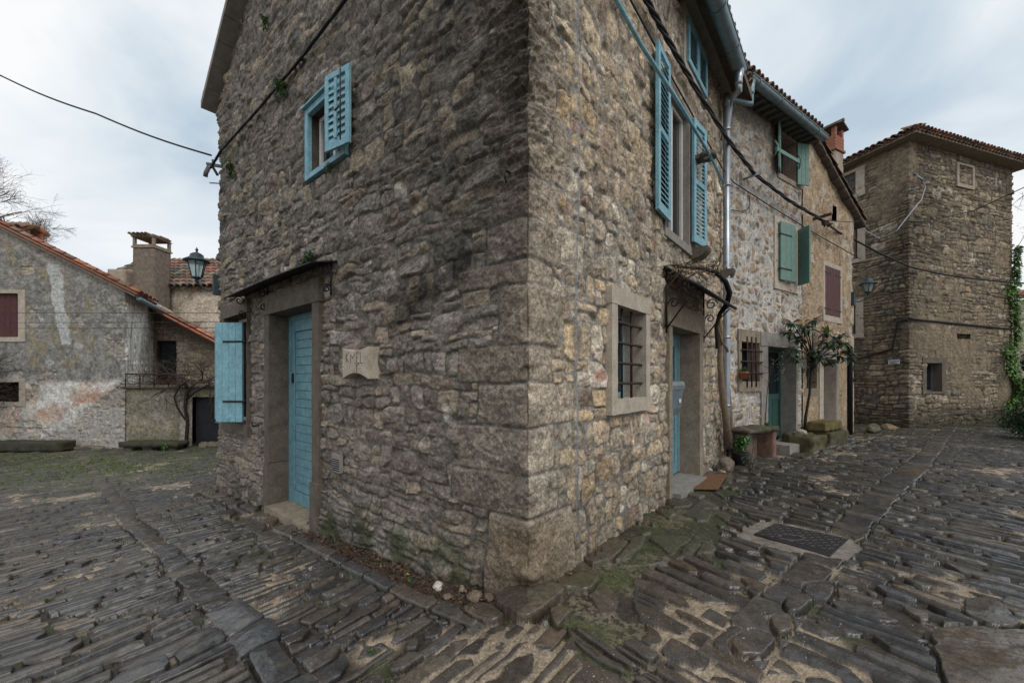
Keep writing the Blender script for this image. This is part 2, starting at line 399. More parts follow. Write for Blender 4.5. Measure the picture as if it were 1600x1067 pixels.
# ================================================================ plan of the place
C0 = (0.108, 2.60)
dA = (-.768, .640); dB = (.640, .768); nA = (-.640, -.768); nB = (.768, -.640)
FA = Frame(C0, dA, nA); FB = Frame(C0, dB, nB)
LA = FA.s_(343); LB = 5.62
pA = FA.pt(LA, 0, 0); pB = FB.pt(LB, 0, 0)
C1 = (pB.x, pB.y); dC = (.835, .55); nC = (.55, -.835); FC = Frame(C1, dC, nC)
T0 = (10.96, 11.05); dT = (.953, .304); nT = (.304, -.953); FT = Frame(T0, dT, nT)
dTl = (-.305, .952); nTl = (-.952, -.305); FTl = Frame(T0, dTl, nTl)
FL = Frame((0, 12.0), (1, 0), (0, -1)); YE = 14.4; FE = Frame((0, YE), (1, 0), (0, -1))
# ---------------------------------------------------------------- helpers for openings
def opening(F, px0, px1, pyt, pyb, pxr=None):
    """rectangle on wall frame from pixels: top/bottom read at px column pxr (default px0)"""
    a, b = F.s_(px0), F.s_(px1); p = px0 if pxr is None else pxr
    zt = F.sz(p, pyt)[1]; zb = F.sz(p, pyb)[1]
    return min(a, b), max(a, b), zb, zt
def surround(F, name, par, s0, s1, z0, z1, w=(.14, .14), lt=.16, sl=.10, mat='dressed', o=.04, dep=.22, seed=1, amp=.006, colfn=None):
    """stone jambs, lintel and sill round an opening; returns the part"""
    mb = MB()
    F.box(mb, s0-w[0], s0, z0, z1, -dep, o); F.box(mb, s1, s1+w[1], z0, z1, -dep, o)
    F.box(mb, s0-w[0]-.01, s1+w[1]+.01, z1, z1+lt, -dep, o+.004)
    if sl: F.box(mb, s0-w[0]-.01, s1+w[1]+.01, z0-sl, z0, -dep, o+.006)
    p = mb.mk(name, mat, par); roughen(p, amp, .045, 9, seed); return p
def bars(F, par, s0, s1, z0, z1, nv, nh, o=-.03, r=.011, over=.03, name='window_bars', mat='iron', vover=0):
    mb = MB()
    for i in range(nv):
        s = s0+(s1-s0)*(i+1)/(nv+1); mb.tube([F.pt(s, o-.012, z0-vover), F.pt(s, o-.012, z1+vover)], r, 7)
    for i in range(nh):
        z = z0+(z1-z0)*(i+.75)/(nh+.5); mb.tube([F.pt(s0-over, o, z+.004), F.pt((s0+s1)/2, o+.004, z), F.pt(s1+over, o, z-.003)], r*1.1, 7)
    return mb.mk(name, mat, par)
def casement(F, par, s0, s1, z0, z1, o=-.2, mat='white', fw=.05, mull=True, pane='glass'):
    mb = MB()
    F.box(mb, s0, s0+fw, z0, z1, o-.03, o+.02); F.box(mb, s1-fw, s1, z0, z1, o-.03, o+.02)
    F.box(mb, s0+fw, s1-fw, z0, z0+fw, o-.03, o+.018); F.box(mb, s0+fw, s1-fw, z1-fw, z1, o-.03, o+.018)
    if mull: F.box(mb, (s0+s1)/2-fw*.5, (s0+s1)/2+fw*.5, z0+fw, z1-fw, o-.03, o+.022)
    f = mb.mk('frame', mat, par, .004)
    mb = MB(); F.box(mb, s0+fw*.5, s1-fw*.5, z0+fw*.5, z1-fw*.5, o-.022, o-.012); mb.mk('pane', pane, par)
    mb = MB(); F.box(mb, s0-.08, s1+.08, z0-.08, z1+.08, o-.30, o-.06); mb.mk('room_light_block', 'shade_black', par)  # added black box, stops light leaking in behind the opening
    return f
def leaf_frame(F, s, o, ang, sgn):
    """frame of an open shutter/door leaf hinged at (s,o); direction = sgn*d rotated outwards by ang"""
    d = F.d*sgn; v = d*math.cos(ang)+F.n*math.sin(ang); n = F.n*math.cos(ang)-d*math.sin(ang)
    p = F.pt(s, o, 0); return Frame((p.x, p.y), v, n)
def louvre_leaf(G, par, w, z0, z1, mat='blue', th=.032, name='shutter', st=.06, midrail=False, nl=14, rod=False, label=None):
    mb = MB(); h = z1-z0
    G.box(mb, 0, st, z0, z1, 0, th); G.box(mb, w-st, w, z0, z1, 0, th)
    G.box(mb, st, w-st, z0, z0+st*1.3, .001, th-.001); G.box(mb, st, w-st, z1-st, z1, .001, th-.001)
    secs = [(z0+st*1.3, z1-st)]
    if midrail:
        zm = z0+h*.5; G.box(mb, st, w-st, zm-.03, zm+.03, .001, th-.001); secs = [(z0+st*1.3, zm-.03), (zm+.03, z1-st)]
    n = nl//len(secs)
    for a, b in secs:
        for i in range(n):
            zc = a+(b-a)*(i+.5)/n; q = (b-a)/n*.62
            P = [G.pt(st-.004, th-.002, zc-q), G.pt(w-st+.004, th-.002, zc-q), G.pt(w-st+.004, 0.004, zc+q*.55), G.pt(st-.004, .004, zc+q*.55)]
            Q = [p+Vector((0, 0, .007)) for p in P]; mb.hexa(P+Q)
    if rod: G.box(mb, w*.48, w*.48+.03, z0+st*1.6, z1-st*1.4, th-.004, th+.012)
    o = mb.mk(name, mat, par, .003)
    if label: o['label'] = label
    return o
def plank_leaf(G, par, w, z0, z1, n=4, mat='blue', th=.03, name='shutter', straps=(), label=None, horiz=False):
    mb = MB()
    if horiz:
        for i in range(n):
            a = z0+(z1-z0)*i/n; b = z0+(z1-z0)*(i+1)/n; G.box(mb, 0, w, a+.004, b-.004, 0, th)
        G.box(mb, .005, w-.005, z0+.005, z1-.005, .002, th-.007)
    else:
        for i in range(n):
            a = w*i/n; b = w*(i+1)/n; G.box(mb, a+.0025, b-.0025, z0, z1, 0, th)
        G.box(mb, .005, w-.005, z0+.004, z1-.004, .002, th-.006)
    o = mb.mk(name, mat, par, .003)
    if label: o['label'] = label
    for z in straps:
        sb = MB(); G.box(sb, -.03, w*.72, z-.014, z+.014, th, th+.006)
        sb.tube([G.pt(-.03, th*.5, z-.03), G.pt(-.03, th*.5, z+.03)], .012, 7); s = sb.mk('hinge_strap', 'black_iron', None, 0, False); setparent(s, o)
    return o
# ================================================================ MAIN CORNER HOUSE
oW = opening(FA, 484, 545, 178, 285)                 # small upper blue window on the gable side
oWinA = opening(FA, 355, 391, 488, 672, 391)         # shuttered window beside the door
oDoorA = (FA.s_(494), FA.s_(426), FA.sz(426, 787)[1], FA.sz(426, 492)[1])
oWinB = opening(FB, 957, 1002, 477, 624)
oDoorB = (FB.s_(1045), FB.s_(1087), FB.sz(1052, 762)[1], FB.sz(1052, 512)[1])
oMid = (2.52, 3.38, 1.70, 3.36)
oTop = (FB.s_(1069), FB.s_(1099), FB.sz(1069, 100)[1], FB.sz(1069, 27)[1])
print('openings', [tuple(round(v, 2) for v in o) for o in (oW, oWinA, oDoorA, oWinB, oDoorB, oMid, oTop)], 'LA', LA)
EAVE = 4.85; RZ = EAVE+.66*LA/2
def roofz(t): return EAVE+.66*np.minimum(t, LA-t)
g_ = .04
holes = [(-oW[1]-g_, -oW[0]+g_, oW[2]-g_, oW[3]+g_), (-oWinA[1]-g_, -oWinA[0]+g_, oWinA[2]-g_, oWinA[3]+g_),
         (-oDoorA[1]-g_, -oDoorA[0]+g_, oDoorA[2]-.3, oDoorA[3]+g_), (oWinB[0]-g_, oWinB[1]+g_, oWinB[2]-g_, oWinB[3]+g_),
         (oDoorB[0]-g_, oDoorB[1]+g_, oDoorB[2]-.3, oDoorB[3]+g_), (oMid[0]-g_, oMid[1]+g_, oMid[2]-g_, oMid[3]+g_),
         (oTop[0]-g_, oTop[1]+g_, oTop[2]-g_, oTop[3]+g_)]
eu = [h[i] for h in holes for i in (0, 1)]; ez = [h[i] for h in holes for i in (2, 3)]
u = axis([(-LA-1.6, .05), (-LA-.25, .02), (-LA, .010), (-LA+1, .014), (-1.5, .009), (-.4, .006), (0, .005), (.5, .006), (2, .009), (LB, .014)], eu+[-LA, 0.0])
z = axis([(-2.25, .009), (2.6, .009), (3, .014), (RZ+.1, .018)], ez)
U, Z = np.meshgrid(u, z)
U = U.astype(np.float64); Z = Z.astype(np.float64)
wu = U+(fbm(U*3.1, Z*3.1, 3, 0)-.5)*.10; wz = Z+(fbm(U*1.7+9, Z*2.3, 3, 3)-.5)*.13+(fbm(U*7, Z*7, 2, 5)-.5)*.035
isB = U > 0
dA1, iA, lxA, lyA, wA, hA = bricks(wu, wz, (.11, .24), (.18, .56), 3, gap=.0045, split=.55, vsplit=.34, tilt=.13, cut=.34, k=110)
dB1, iB, lxB, lyB, wB, hB = bricks(wu+50, wz, (.17, .34), (.16, .44), 29, gap=.0065, split=.55, vsplit=.33, tilt=.12, cut=.32, k=100)
iB = iB+200000
d = np.where(isB, dB1, dA1); sid = np.where(isB, iB, iA); lx = np.where(isB, lxB, lxA); ly = np.where(isB, lyB, lyA)
w = np.where(isB, wB, wA); h = np.where(isB, hB, hA)
# quoins wrapped round the corner, read from the photograph
qy = [935, 812, 745, 669, 599, 538, 440, 402, 337, 265, 200, 155, 95, 46, 5, -40, -90]
ql = [(.36, .52), (.74, .32), (.66, .28), (.46, .56), (.66, .27), (.27, .36), (.66, .28), (.38, .40), (.30, .34), (.24, .44), (.40, .30), (.26, .33), (.5, .28), (.28, .45), (.62, .26), (.35, .4)]
qz = [(HY-y)*2.60/FPX for y in qy]
wq = wz-(fbm(U*1.7+9, Z*2.3, 3, 3)-.5)*.09
zq = Z+(fbm(U*3+4, Z*3, 3, 2)-.5)*.035; uq = U+(fbm(U*6+4, Z*6+7, 3, 6)-.5)*.04
i = 0
extra = []
zc = qz[-1]
while zc < 5:
    rr = hsh(len(extra), 7); extra.append((zc, zc+.17+.16*rr)); zc = extra[-1][1]
blocks = [(qz[i]-(.6 if i == 0 else 0), qz[i+1], ql[i][0], ql[i][1]) for i in range(len(qz)-1)]
blocks += [(a, b, .25+.35*hsh(n, 1), .22+.3*hsh(n+50, 2)) for n, (a, b) in enumerate(extra)]
quoin = np.zeros(U.shape, bool)
for n, (a, b, la, lb) in enumerate(blocks):
    m_ = (zq > a) & (zq <= b) & (uq > -la) & (uq < lb)
    tq = .06*(hsh(n, 66)-.5); dq = smin([zq-a-.006+tq*uq, b-zq-.006-tq*uq, uq+la-.008+.1*(zq-a)*(hsh(n, 67)-.5), lb-uq-.008], 160)
    d = np.where(m_, dq, d); sid = np.where(m_, 900000+n*8, sid); lx = np.where(m_, uq-(lb-la)/2, lx); ly = np.where(m_, zq-(a+b)/2, ly)
    w = np.where(m_, la+lb, w); h = np.where(m_, b-a, h); quoin |= m_
# a big dressed block on each side near the foot, seen in the photo
H = stone_relief(U, Z, d, sid, lx, ly, w, h, 5, ew=.009, rel=(.006, .024), face=.011, rough=.0095, tilt=.10)
Hq = stone_relief(U, Z, d, sid, lx*.3, ly*.3, w, h, 5, ew=.012, rel=(.012, .022), face=.014, rough=.0035, tilt=.02)
Hq += (fbm(U*60, Z*60, 2, 4, .7)-.5)*.014*sstep(0, .03, d)
rug = sstep(.9, 1.6, Z)*quoin
Hq += rug*sstep(0, .02, d)*((fbm(U*6+3, Z*16, 5, 5, .66)-.5)*.16*np.exp(-np.abs(U)/.5)-.012)
H = np.where(quoin, Hq, H)
# chips knocked out of the quoins
for (cu, cz, ru, rz_, dp) in ((-.16, -.37, .07, .035, .03), (-.08, -.66, .09, .05, .035), (-.32, -.62, .06, .04, .02), (.02, -.1, .05, .03, .025), (-.03, .62, .06, .05, .03), (0, 1.35, .05, .03, .03), (.03, 1.9, .05, .04, .03), (-.02, -1.15, .12, .12, .045), (.05, -.85, .07, .05, .03), (-.02, -1.38, .16, .07, .06), (.02, -.55, .05, .07, .025)):
    H -= dp*np.exp(-(((U-cu)/ru)**2+((Z-cz)/rz_)**2))
mort = (fbm(U*26, Z*26, 4, 6)-.5)*.012
H = H+mort*(1-sstep(0, .012, d))
ce = np.exp(-np.abs(U)/.035)*sstep(.32, .72, fbm(Z*6, Z*0+2, 4, 3))*.068*(1+.6*sstep(1, 1.6, Z)); H = H-ce
H = H-np.exp(-(U/.25)**2)*sstep(-1.05, -1.45, Z)*(fbm(U*5, Z*5, 4, 6)-.35)*.14
stair = np.abs(U-(.60+(fbm(Z*1.5, Z*0+3, 2, 2)-.5)*.05)) # rendered chase running up the B side
ch = 1-sstep(.012, .026, stair); ch = ch*isB
H = H*(1-ch)+ch*(.020+mort)
# battered foot bulging out of true at the corner and lower A side
foot = sstep(-.95, -1.55, Z)
H = H+foot*.07*sstep(-1.5, -.1, -np.abs(U))+sstep(-1.0, -1.9, Z)*.05*(U < -.4)
H += (fbm(U*1.1, Z*1.1, 2, 7)-.5)*.05*sstep(0, .4, np.abs(U))
def damp(uu, zz_, ru, rz2, amt):
    pass
stone = sstep(-.002, .007, d)
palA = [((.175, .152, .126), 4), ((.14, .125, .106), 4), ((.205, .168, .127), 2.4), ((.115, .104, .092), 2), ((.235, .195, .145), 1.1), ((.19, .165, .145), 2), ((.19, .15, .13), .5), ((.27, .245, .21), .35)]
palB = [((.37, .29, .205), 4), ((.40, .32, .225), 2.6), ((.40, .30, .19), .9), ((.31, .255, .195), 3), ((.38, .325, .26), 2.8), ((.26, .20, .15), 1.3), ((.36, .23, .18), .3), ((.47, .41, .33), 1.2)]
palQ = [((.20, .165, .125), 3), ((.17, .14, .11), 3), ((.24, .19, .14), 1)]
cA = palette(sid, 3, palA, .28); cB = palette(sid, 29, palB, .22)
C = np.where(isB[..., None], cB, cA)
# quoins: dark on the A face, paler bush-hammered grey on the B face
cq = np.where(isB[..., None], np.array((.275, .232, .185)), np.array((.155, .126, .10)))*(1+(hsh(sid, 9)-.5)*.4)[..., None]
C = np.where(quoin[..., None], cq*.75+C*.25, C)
# colour variation inside a stone
v1 = fbm(U*14+hsh(sid, 60)*40, Z*14, 4, 3, .6); v2 = fbm(U*4, Z*4, 4, 5, .6); v3 = fbm(U*40, Z*40, 3, 2, .6)
C = C*(.45+1.1*v1)[..., None]*(.55+.9*v3)[..., None]
C = mixc(C, (.33, .30, .25), sstep(.62, .8, v1)*.35*isB)
C = mixc(C, (.30, .27, .22), sstep(.64, .78, fbm(U*9+7, Z*16+3, 4, 1, .6))*.45)
mcol = np.where(isB[..., None], np.array((.24, .225, .20)), np.array((.135, .122, .105)))*(.7+.6*fbm(U*10, Z*10, 4, 0))[..., None]
C = C*1.12*stone[..., None]+mcol*(1-stone)[..., None]
C = mixc(C, (.25, .245, .235), ch*.9)
# deep open joints gather dirt
C = C*(1-.45*((1-stone)*sstep(.5, .7, fbm(U*4+20, Z*5, 3, 2)))[..., None])
# pale streaks / lichen / soot that the wall carries
t_ = -U
soot = np.exp(-((Z-(1.05-.42*(t_-.2)))/.16)**2)*sstep(.15, .5, t_)*sstep(2.6, 1.4, t_)*sstep(.35, .6, v2+.15*v1)
C = C*(1-.72*soot[..., None])
up = sstep(.1, 2.4, Z)*sstep(2.8, .3, t_)*(~isB)
C = C*(1-.50*(up*sstep(.3, .55, v2+.12))[..., None])
up2 = np.exp(-(U/.22)**2)*sstep(.5, 1.6, Z)
C = C*(1-.35*(up2*(.4+v2))[..., None])
C = mixc(C, (.25, .21, .13), sstep(.68, .78, fbm(U*8, Z*8, 3, 4))*(Z > 2.6)*(~isB)*.25)
dark_eave = sstep(4.2, 4.8, Z)*isB; C = C*(1-.35*dark_eave[..., None])  # B side gets darker just below the eaves
low = sstep(-.2, -1.2, Z)*isB; C = C*(1-.30*low[..., None])  # and darker again towards its foot
greyL = (~isB)*sstep(3.2, 5.5, t_)*sstep(1.5, -.5, Z); C = mixc(C, (.24, .19, .155), greyL*.30)
# warm paler middle of the A side, low down
C = mixc(C, (.26, .20, .16), (~isB)*np.exp(-((t_-1.6)/1.1)**2-((Z+.45)/.75)**2)*.38*stone)
C = mixc(C, (.19, .14, .09), np.exp(-(U/.6)**2)*sstep(-.75, -1.2, Z+.35*(v2-.5))*.75*stone); C = C*(1-.35*np.exp(-(U/.6)**2)*sstep(-1.0, -1.4, Z+.3*(v2-.5)))[..., None]
# moss
msk = fbm(U*5+3, Z*6, 4, 6)
mo = sstep(-1.05, -1.45, Z+.10*(t_-.9)*(U < 0))*sstep(.42, .62, msk)*(~isB)*sstep(.2, .7, t_)
mo = np.maximum(mo, np.exp(-((t_-1.35)/.22)**2-((Z+1.38)/.13)**2)*.9*(msk > .35))
mo = np.maximum(mo, np.exp(-((t_-5.3)/.5)**2-((Z+1.72)/.14)**2)*.8*(msk > .4))
C = mixc(C, (.045, .055, .022), mo*.8)
H += .008*mo*msk
dark_foot = sstep(-1.25, -1.6, Z)*(~isB); C = C*(1-.2*dark_foot[..., None])  # A side darkens towards the ground
for (cu, cz, ru, rz_, c_, a_) in ((-.78, -.27, .055, .07, (.5, .46, .40), .9), (.98, .02, .10, .05, (.36, .17, .13), .8), (2.0, -.3, .12, .18, (.40, .22, .17), .55), (1.65, -1.1, .1, .1, (.36, .3, .22), .3)):
    mm = np.exp(-np.clip((((U-cu)/ru)**2+((Z-cz)/rz_)**2)**3, 0, 40)); C = mixc(C, c_, mm*a_)
house = thing('corner_house', 'tall rubble stone corner house with pale blue doors and shutters, dark gable side facing left', 'house', (C0[0], C0[1], -1.5))
UU = lambda Uc, Zc: (Zc < np.where((Uc < 0) & (Uc > -LA), roofz(-Uc), np.where(Uc > 0, EAVE+.05, EAVE+.02)))
keep = keepmask(u, z, holes, UU)
pl = FA.pt(LA, 0, 0); pl2 = Vector((pl.x, pl.y))+Vector(dB)*1.6
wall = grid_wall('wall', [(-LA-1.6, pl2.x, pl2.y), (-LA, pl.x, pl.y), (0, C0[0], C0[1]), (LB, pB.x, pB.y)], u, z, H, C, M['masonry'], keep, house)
# hidden back walls keep the house closed
mb = MB(); q0 = pl2; q1 = Vector((pl.x, pl.y))+Vector(dB)*LB
mb.hexa([(q0.x, q0.y, -2.3), (q1.x, q1.y, -2.3), (q1.x+.3*dA[0]*-1, q1.y-.3*dA[1], -2.3), (q0.x-.3*dA[0], q0.y-.3*dA[1], -2.3),
         (q0.x, q0.y, EAVE), (q1.x, q1.y, EAVE), (q1.x-.3*dA[0], q1.y-.3*dA[1], EAVE), (q0.x-.3*dA[0], q0.y-.3*dA[1], EAVE)])
mb.prism([FB.pt(LB, 0, -2.3), FB.pt(LB, 0, EAVE), FB.pt(LB, -LA/2, RZ-.05), FB.pt(LB, -LA, EAVE), FB.pt(LB, -LA, -2.3)], Vector((-dB[0], -dB[1], 0))*.3)
mb.mk('back_wall', 'dressed_dark', house)
# ---------------------------------------------------------------- roof: stone slab verge, eave slabs and clay tiles
def barrel_tiles(mb, P0, du, dv, nrm, nu, nv, pu=.2, pv=.36, r=.085, pal=None, seed=0, lenf=1.15):
    """rows of half round clay tiles: du along the eave, dv up the slope"""
    rs = random.Random(seed); du = Vector(du).normalized(); dv = Vector(dv).normalized(); nrm = Vector(nrm).normalized()
    pal = pal or [(.36, .15, .08), (.30, .14, .09), (.24, .14, .10), (.40, .20, .12), (.20, .15, .12), (.16, .14, .12)]
    for i in range(nu):
        for j in range(nv):
            c = rs.choice(pal); k = rs.uniform(.75, 1.2); c = tuple(x*k for x in c)
            for pan in (0, 1):
                o = Vector(P0)+du*(pu*(i+.5*pan)+rs.uniform(-.008, .008))+dv*(pv*j+rs.uniform(-.015, .015))+nrm*((.035+.012) if not pan else .02)
                r0 = r*(1.06 if not pan else .95); r1 = r*(.86 if not pan else 1.0); vs = []; m_ = 7
                for q, rr, lift in ((0, r0, .022), (pv*lenf, r1, 0)):
                    for inner in (0, 1):
                        for a in range(m_):
                            th = math.pi*a/(m_-1); rr2 = rr-(.014 if inner else 0)
                            y = math.sin(th)*rr2*(1 if not pan else -1); x = math.cos(th)*rr2
                            vs.append(o+dv*q+du*x+nrm*(y+lift))
                fs = []
                for a in range(m_-1):
                    fs.append((a, a+1, 2*m_+a+1, 2*m_+a)); fs.append((m_+a, 3*m_+a, 3*m_+a+1, m_+a+1))
                    fs.append((a, m_+a, m_+a+1, a+1)); fs.append((2*m_+a, 2*m_+a+1, 3*m_+a+1, 3*m_+a))
                if pan: c2 = tuple(x*.8 for x in c)
                else: c2 = c
                mb.add(vs, fs, c2, True)
mb = MB(); up3 = Vector((0, 0, 1)); oh = .40
dA3 = Vector((dA[0], dA[1], 0)); nA3 = Vector((nA[0], nA[1], 0)); dB3 = Vector((dB[0], dB[1], 0)); nB3 = Vector((nB[0], nB[1], 0))
def rp_(t, back, zo=0):    # point on roof plane above gable position t, 'back' metres along B
    t2 = min(t, LA-t); p = FA.pt(t, -back, EAVE+.66*t2+zo); return p
for a, b in ((-oh, LA/2), (LA+oh*.5, LA/2)):
    n = 9
    p = [rp_(a, -.16, .0), rp_(b, -.16, .0), rp_(b, LB+.05, .0), rp_(a, LB+.05, .0)]
    mb.hexa(p+[x+Vector((0, 0, .10)) for x in p])
roof = mb.mk('roof', 'dressed_dark', house)
mb = MB()      # verge slabs along the visible left gable edge
sl = math.atan(.66); Lr = (LA/2+oh*.5)/math.cos(sl); n = 11
for k in range(n):
    for side in (0,):
        a = LA+oh*.5-(LA/2+oh*.5)*k/n; b = LA+oh*.5-(LA/2+oh*.5)*(k+1)/n
        p = [rp_(a, -.22, -.11), rp_(b, -.22, -.11), rp_(b, .1, -.11), rp_(a, .1, -.11)]
        p = [p[0]+dA3*-.004, p[1]+dA3*.004, p[2]+dA3*.004, p[3]-dA3*.004]
        mb.hexa(p+[x+Vector((0, 0, .115)) for x in p])
vg = mb.mk('verge_slab', 'dressed_grey', house, .006); setparent(vg, house)
mb = MB()
barrel_tiles(mb, FA.pt(LA+oh*.5, .10, EAVE-.66*oh*.5+.12), Vector((-nA3)), Vector(-dA3+up3*.66), Vector(dA3*.66+up3), 3, 11, seed=4, pu=.2)
mb.mk('roof_tiles', 'tile', house); mb = MB()
barrel_tiles(mb, FA.pt(-oh*.9, -.1, EAVE-.66*oh*.9+.09), dB3, Vector(dA3+up3*.66), Vector(-dA3*.66+up3), 33, 1, pu=.165, r=.07, seed=5, pal=[(.24, .13, .09), (.20, .12, .09), (.17, .13, .10)])
mb.mk('roof_tiles', 'tile', house)
mb = MB()      # eave slabs seen from below
for k in range(9):
    a = LB*k/9; b = LB*(k+1)/9; FB.box(mb, a+.004, b-.004, EAVE-.085, EAVE-.01, -.1, .27+.02*hsh(k, 3))
es = mb.mk('eave_slab', 'dressed_grey', house); roughen(es, .006, .08, 7, 3)
def gutter(F, par, s0, s1, o, z, r, slope=0, name='gutter', mat='zinc_dark'):
    mb = MB(); n = 10
    for kk in range(2):
        rr = r-(.006 if kk else 0); pass
    vs = []; segs = 14
    for i in range(segs+1):
        s = s0+(s1-s0)*i/segs
        for inner in (0, 1):
            for a in range(n+1):
                th = math.pi+math.pi*a/n; rr = r-(.008 if inner else 0)
                vs.append(F.pt(s, o+rr*math.cos(th), z+slope*(s-s0)+rr*math.sin(th)))
    w2 = 2*(n+1); fs = []
    for i in range(segs):
        for a in range(n):
            fs.append((i*w2+a, i*w2+a+1, (i+1)*w2+a+1, (i+1)*w2+a)); b = n+1
            fs.append((i*w2+b+a, (i+1)*w2+b+a, (i+1)*w2+b+a+1, i*w2+b+a+1))
        for a in (0, n): fs.append((i*w2+a, (i+1)*w2+a, (i+1)*w2+n+1+a, i*w2+n+1+a))
    for i in (0, segs): fs += [(i*w2+a, i*w2+n+1+a, i*w2+n+2+a, i*w2+a+1) for a in range(n)]
    for i in (segs,): fs.append(tuple(i*w2+a for a in range(n+1)))
    mb.add(vs, fs, None, True)
    mb.tube([F.pt(s0, o+r, z+.004), F.pt(s1, o+r, z+slope*(s1-s0)+.004)], .011, 7)
    for k in range(int(abs(s1-s0)/.8)+1):
        s = s0+.25+k*.8
        if s < s1: mb.tube([F.pt(s, o+(r+.006)*math.cos(math.pi+math.pi*a/8), z+slope*(s-s0)+(r+.006)*math.sin(math.pi+math.pi*a/8)) for a in range(9)], .007, 6)
    return mb.mk(name, mat, par)
gut = gutter(FB, house, -.1, 4.72, .37, 4.60, .095)
def hopper(mb, P, r, hgt=.16):
    mb.lathe((P.x, P.y, P.z-hgt), [(.048, -.05), (.05, 0), (.05, hgt*.2), (r, hgt)], 12)
mb = MB(); gp = FB.pt(4.62, .37, 4.53); hopper(mb, gp, .075)
sb_, zb_ = FB.sz(1135.5, 170, .11)
pA1 = FB.pt(sb_, .11, zb_)
mb.tube([gp+Vector((0, 0, -.12)), gp+Vector((0, 0, -.3)), gp.lerp(pA1, .5)+Vector((0, 0, -.1)), pA1+Vector((0, 0, .22)), pA1], .048, 12)
dp0 = pA1
mb.tube([pA1+Vector((0, 0, .02)), Vector((pA1.x, pA1.y, 1.2)), Vector((pA1.x, pA1.y, -.45)), Vector((pA1.x, pA1.y, gz(pA1.x, pA1.y)+.25))], .052, 14)
for zz_ in (4.0, 3.1, 1.75, .65, -.45): mb.tube([Vector((pA1.x, pA1.y, zz_-.02)), Vector((pA1.x, pA1.y, zz_+.02))], .059, 14)
mb.mk('downpipe', 'zinc', house)
# ---------------------------------------------------------------- A side: upper small window
s0, s1, z0, z1 = oW
mb = MB(); fw = .062
for q in (FA.box,):
    q(mb, s1-fw, s1+.01, z0-.01, z1+.01, -.0, .055); q(mb, s0-.01, s0+fw, z0-.01, z1+.01, -.0, .055)
    q(mb, s0+fw, s1-fw, z1-fw, z1+.01, -.0, .054); q(mb, s0+fw, s1-fw, z0-.01, z0+fw*.8, -.0, .054)
    q(mb, s0-.03, s1+.03, z1+.01, z1+.03, -.02, .09)
wA_ = mb.mk('window', 'blue', house, .004)
surround(FA, 'stone_reveal', wA_, s0+.03, s1-.03, z0+.03, z1-.03, (.08, .08), .08, .08, 'dressed_dark', -.004, .2, 71, .004)
casement(FA, wA_, s0+fw+.02, s1-fw-.02, z0+.05, z1-fw, -.09, 'white', .045)
hA_ = FA.s_(549, .07); G = leaf_frame(FA, hA_, .07, R(10), 1)
lv = louvre_leaf(G, wA_, (FA.s_(518, .09)-hA_)*1.02, z0+.02, z1-.01, 'blue', .03, 'shutter', .055, False, 9, True)
mb = MB(); mb.tube([G.pt(.10, .05, z0+.06), G.pt(.10, .05, z1-.04)], .007, 6); mb.tube([G.pt(.10, .05, (z0+z1)/2), G.pt(.13, .09, (z0+z1)/2-.07)], .009, 6)
bo = mb.mk('espagnolette_bolt', 'iron', None, 0, False); bo.parent = None; setparent(bo, wA_)
# ---------------------------------------------------------------- A side: shuttered window by the door
s0, s1, z0, z1 = oWinA
p = surround(FA, 'window', house, s0, s1, z0+.08, z1, (.02, .13), .2, .16, 'dressed_dark', .05, .2, 12)
G = leaf_frame(FA, s0+.05, .07, R(36), 1)
zt = FA.sz(384, 503, .08)[1]; zb = FA.sz(384, 660, .08)[1]
plank_leaf(G, p, .41, zb, zt, 4, 'blue', .032, 'shutter', (zt-.28, zb+.30))
G = leaf_frame(FA, s1-.12, .07, R(30), -1)
plank_leaf(G, p, .34, zb+.01, zt-.01, 4, 'blue', .032, 'shutter', ())
casement(FA, p, s0, s1, z0+.08, z1, -.18, 'white')
# ---------------------------------------------------------------- A side: door in a deep stone frame
s0, s1, z0, z1 = oDoorA
mb = MB(); D = .30
FA.box(mb, s0-.19, s0, z0-.35, z0+.52, -D, .075); FA.box(mb, s0-.17, s0, z0+.52, z1, -D, .05)
FA.box(mb, s1, s1+.17, z0-.30, z0+.55, -D, .06); FA.box(mb, s1, s1+.155, z0+.555, z1, -D, .05)
FA.box(mb, s0-.19, s1+.19, z1, z1+.26, -D, .06)
fr = mb.mk('door_frame', 'dressed_dark', house); roughen(fr, .006, .05, 9, 21)
mb = MB(); FA.box(mb, s0, s1, z0-.40, z0, -D-.05, .10)
st = mb.mk('doorstep', 'dressed', house); roughen(st, .008, .05, 7, 22)
dw = s1-s0
mb = MB()
FA.box(mb, s0, s0+.07, z0, z1, -.27, -.20); FA.box(mb, s1-.07, s1, z0, z1, -.27, -.20); FA.box(mb, s0+.07, s1-.07, z1-.07, z1, -.27, -.201)
FA.box(mb, s0+.07, s0+.17, z0, z1-.07, -.25, -.212); FA.box(mb, s1-.17, s1-.07, z0, z1-.07, -.25, -.212)
FA.box(mb, s0+.17, s1-.17, z0, z0+.16, -.25, -.213); FA.box(mb, s0+.17, s1-.17, z1-.22, z1-.07, -.25, -.213)
FA.box(mb, s0+.17, s1-.17, z0+.16, z1-.22, -.26, -.236)
nb = 19; za, zb2 = z0+.17, z1-.23
for k in range(nb):
    a = za+(zb2-za)*k/nb; b = za+(zb2-za)*(k+1)/nb; FA.box(mb, s0+.185, s1-.185, a+.004, b-.004, -.24, -.222)
door = mb.mk('door', 'bluedoor', house, .004)
mb = MB(); hs = s0+.125; hz = z0+1.17
mb.tube([FA.pt(hs, -.215, hz), FA.pt(hs, -.15, hz)], .012, 8); mb.lathe(tuple(FA.pt(hs, -.15, hz-.025)), [(.012, 0), (.028, .012), (.03, .028), (.02, .045), (.008, .05)], 10)
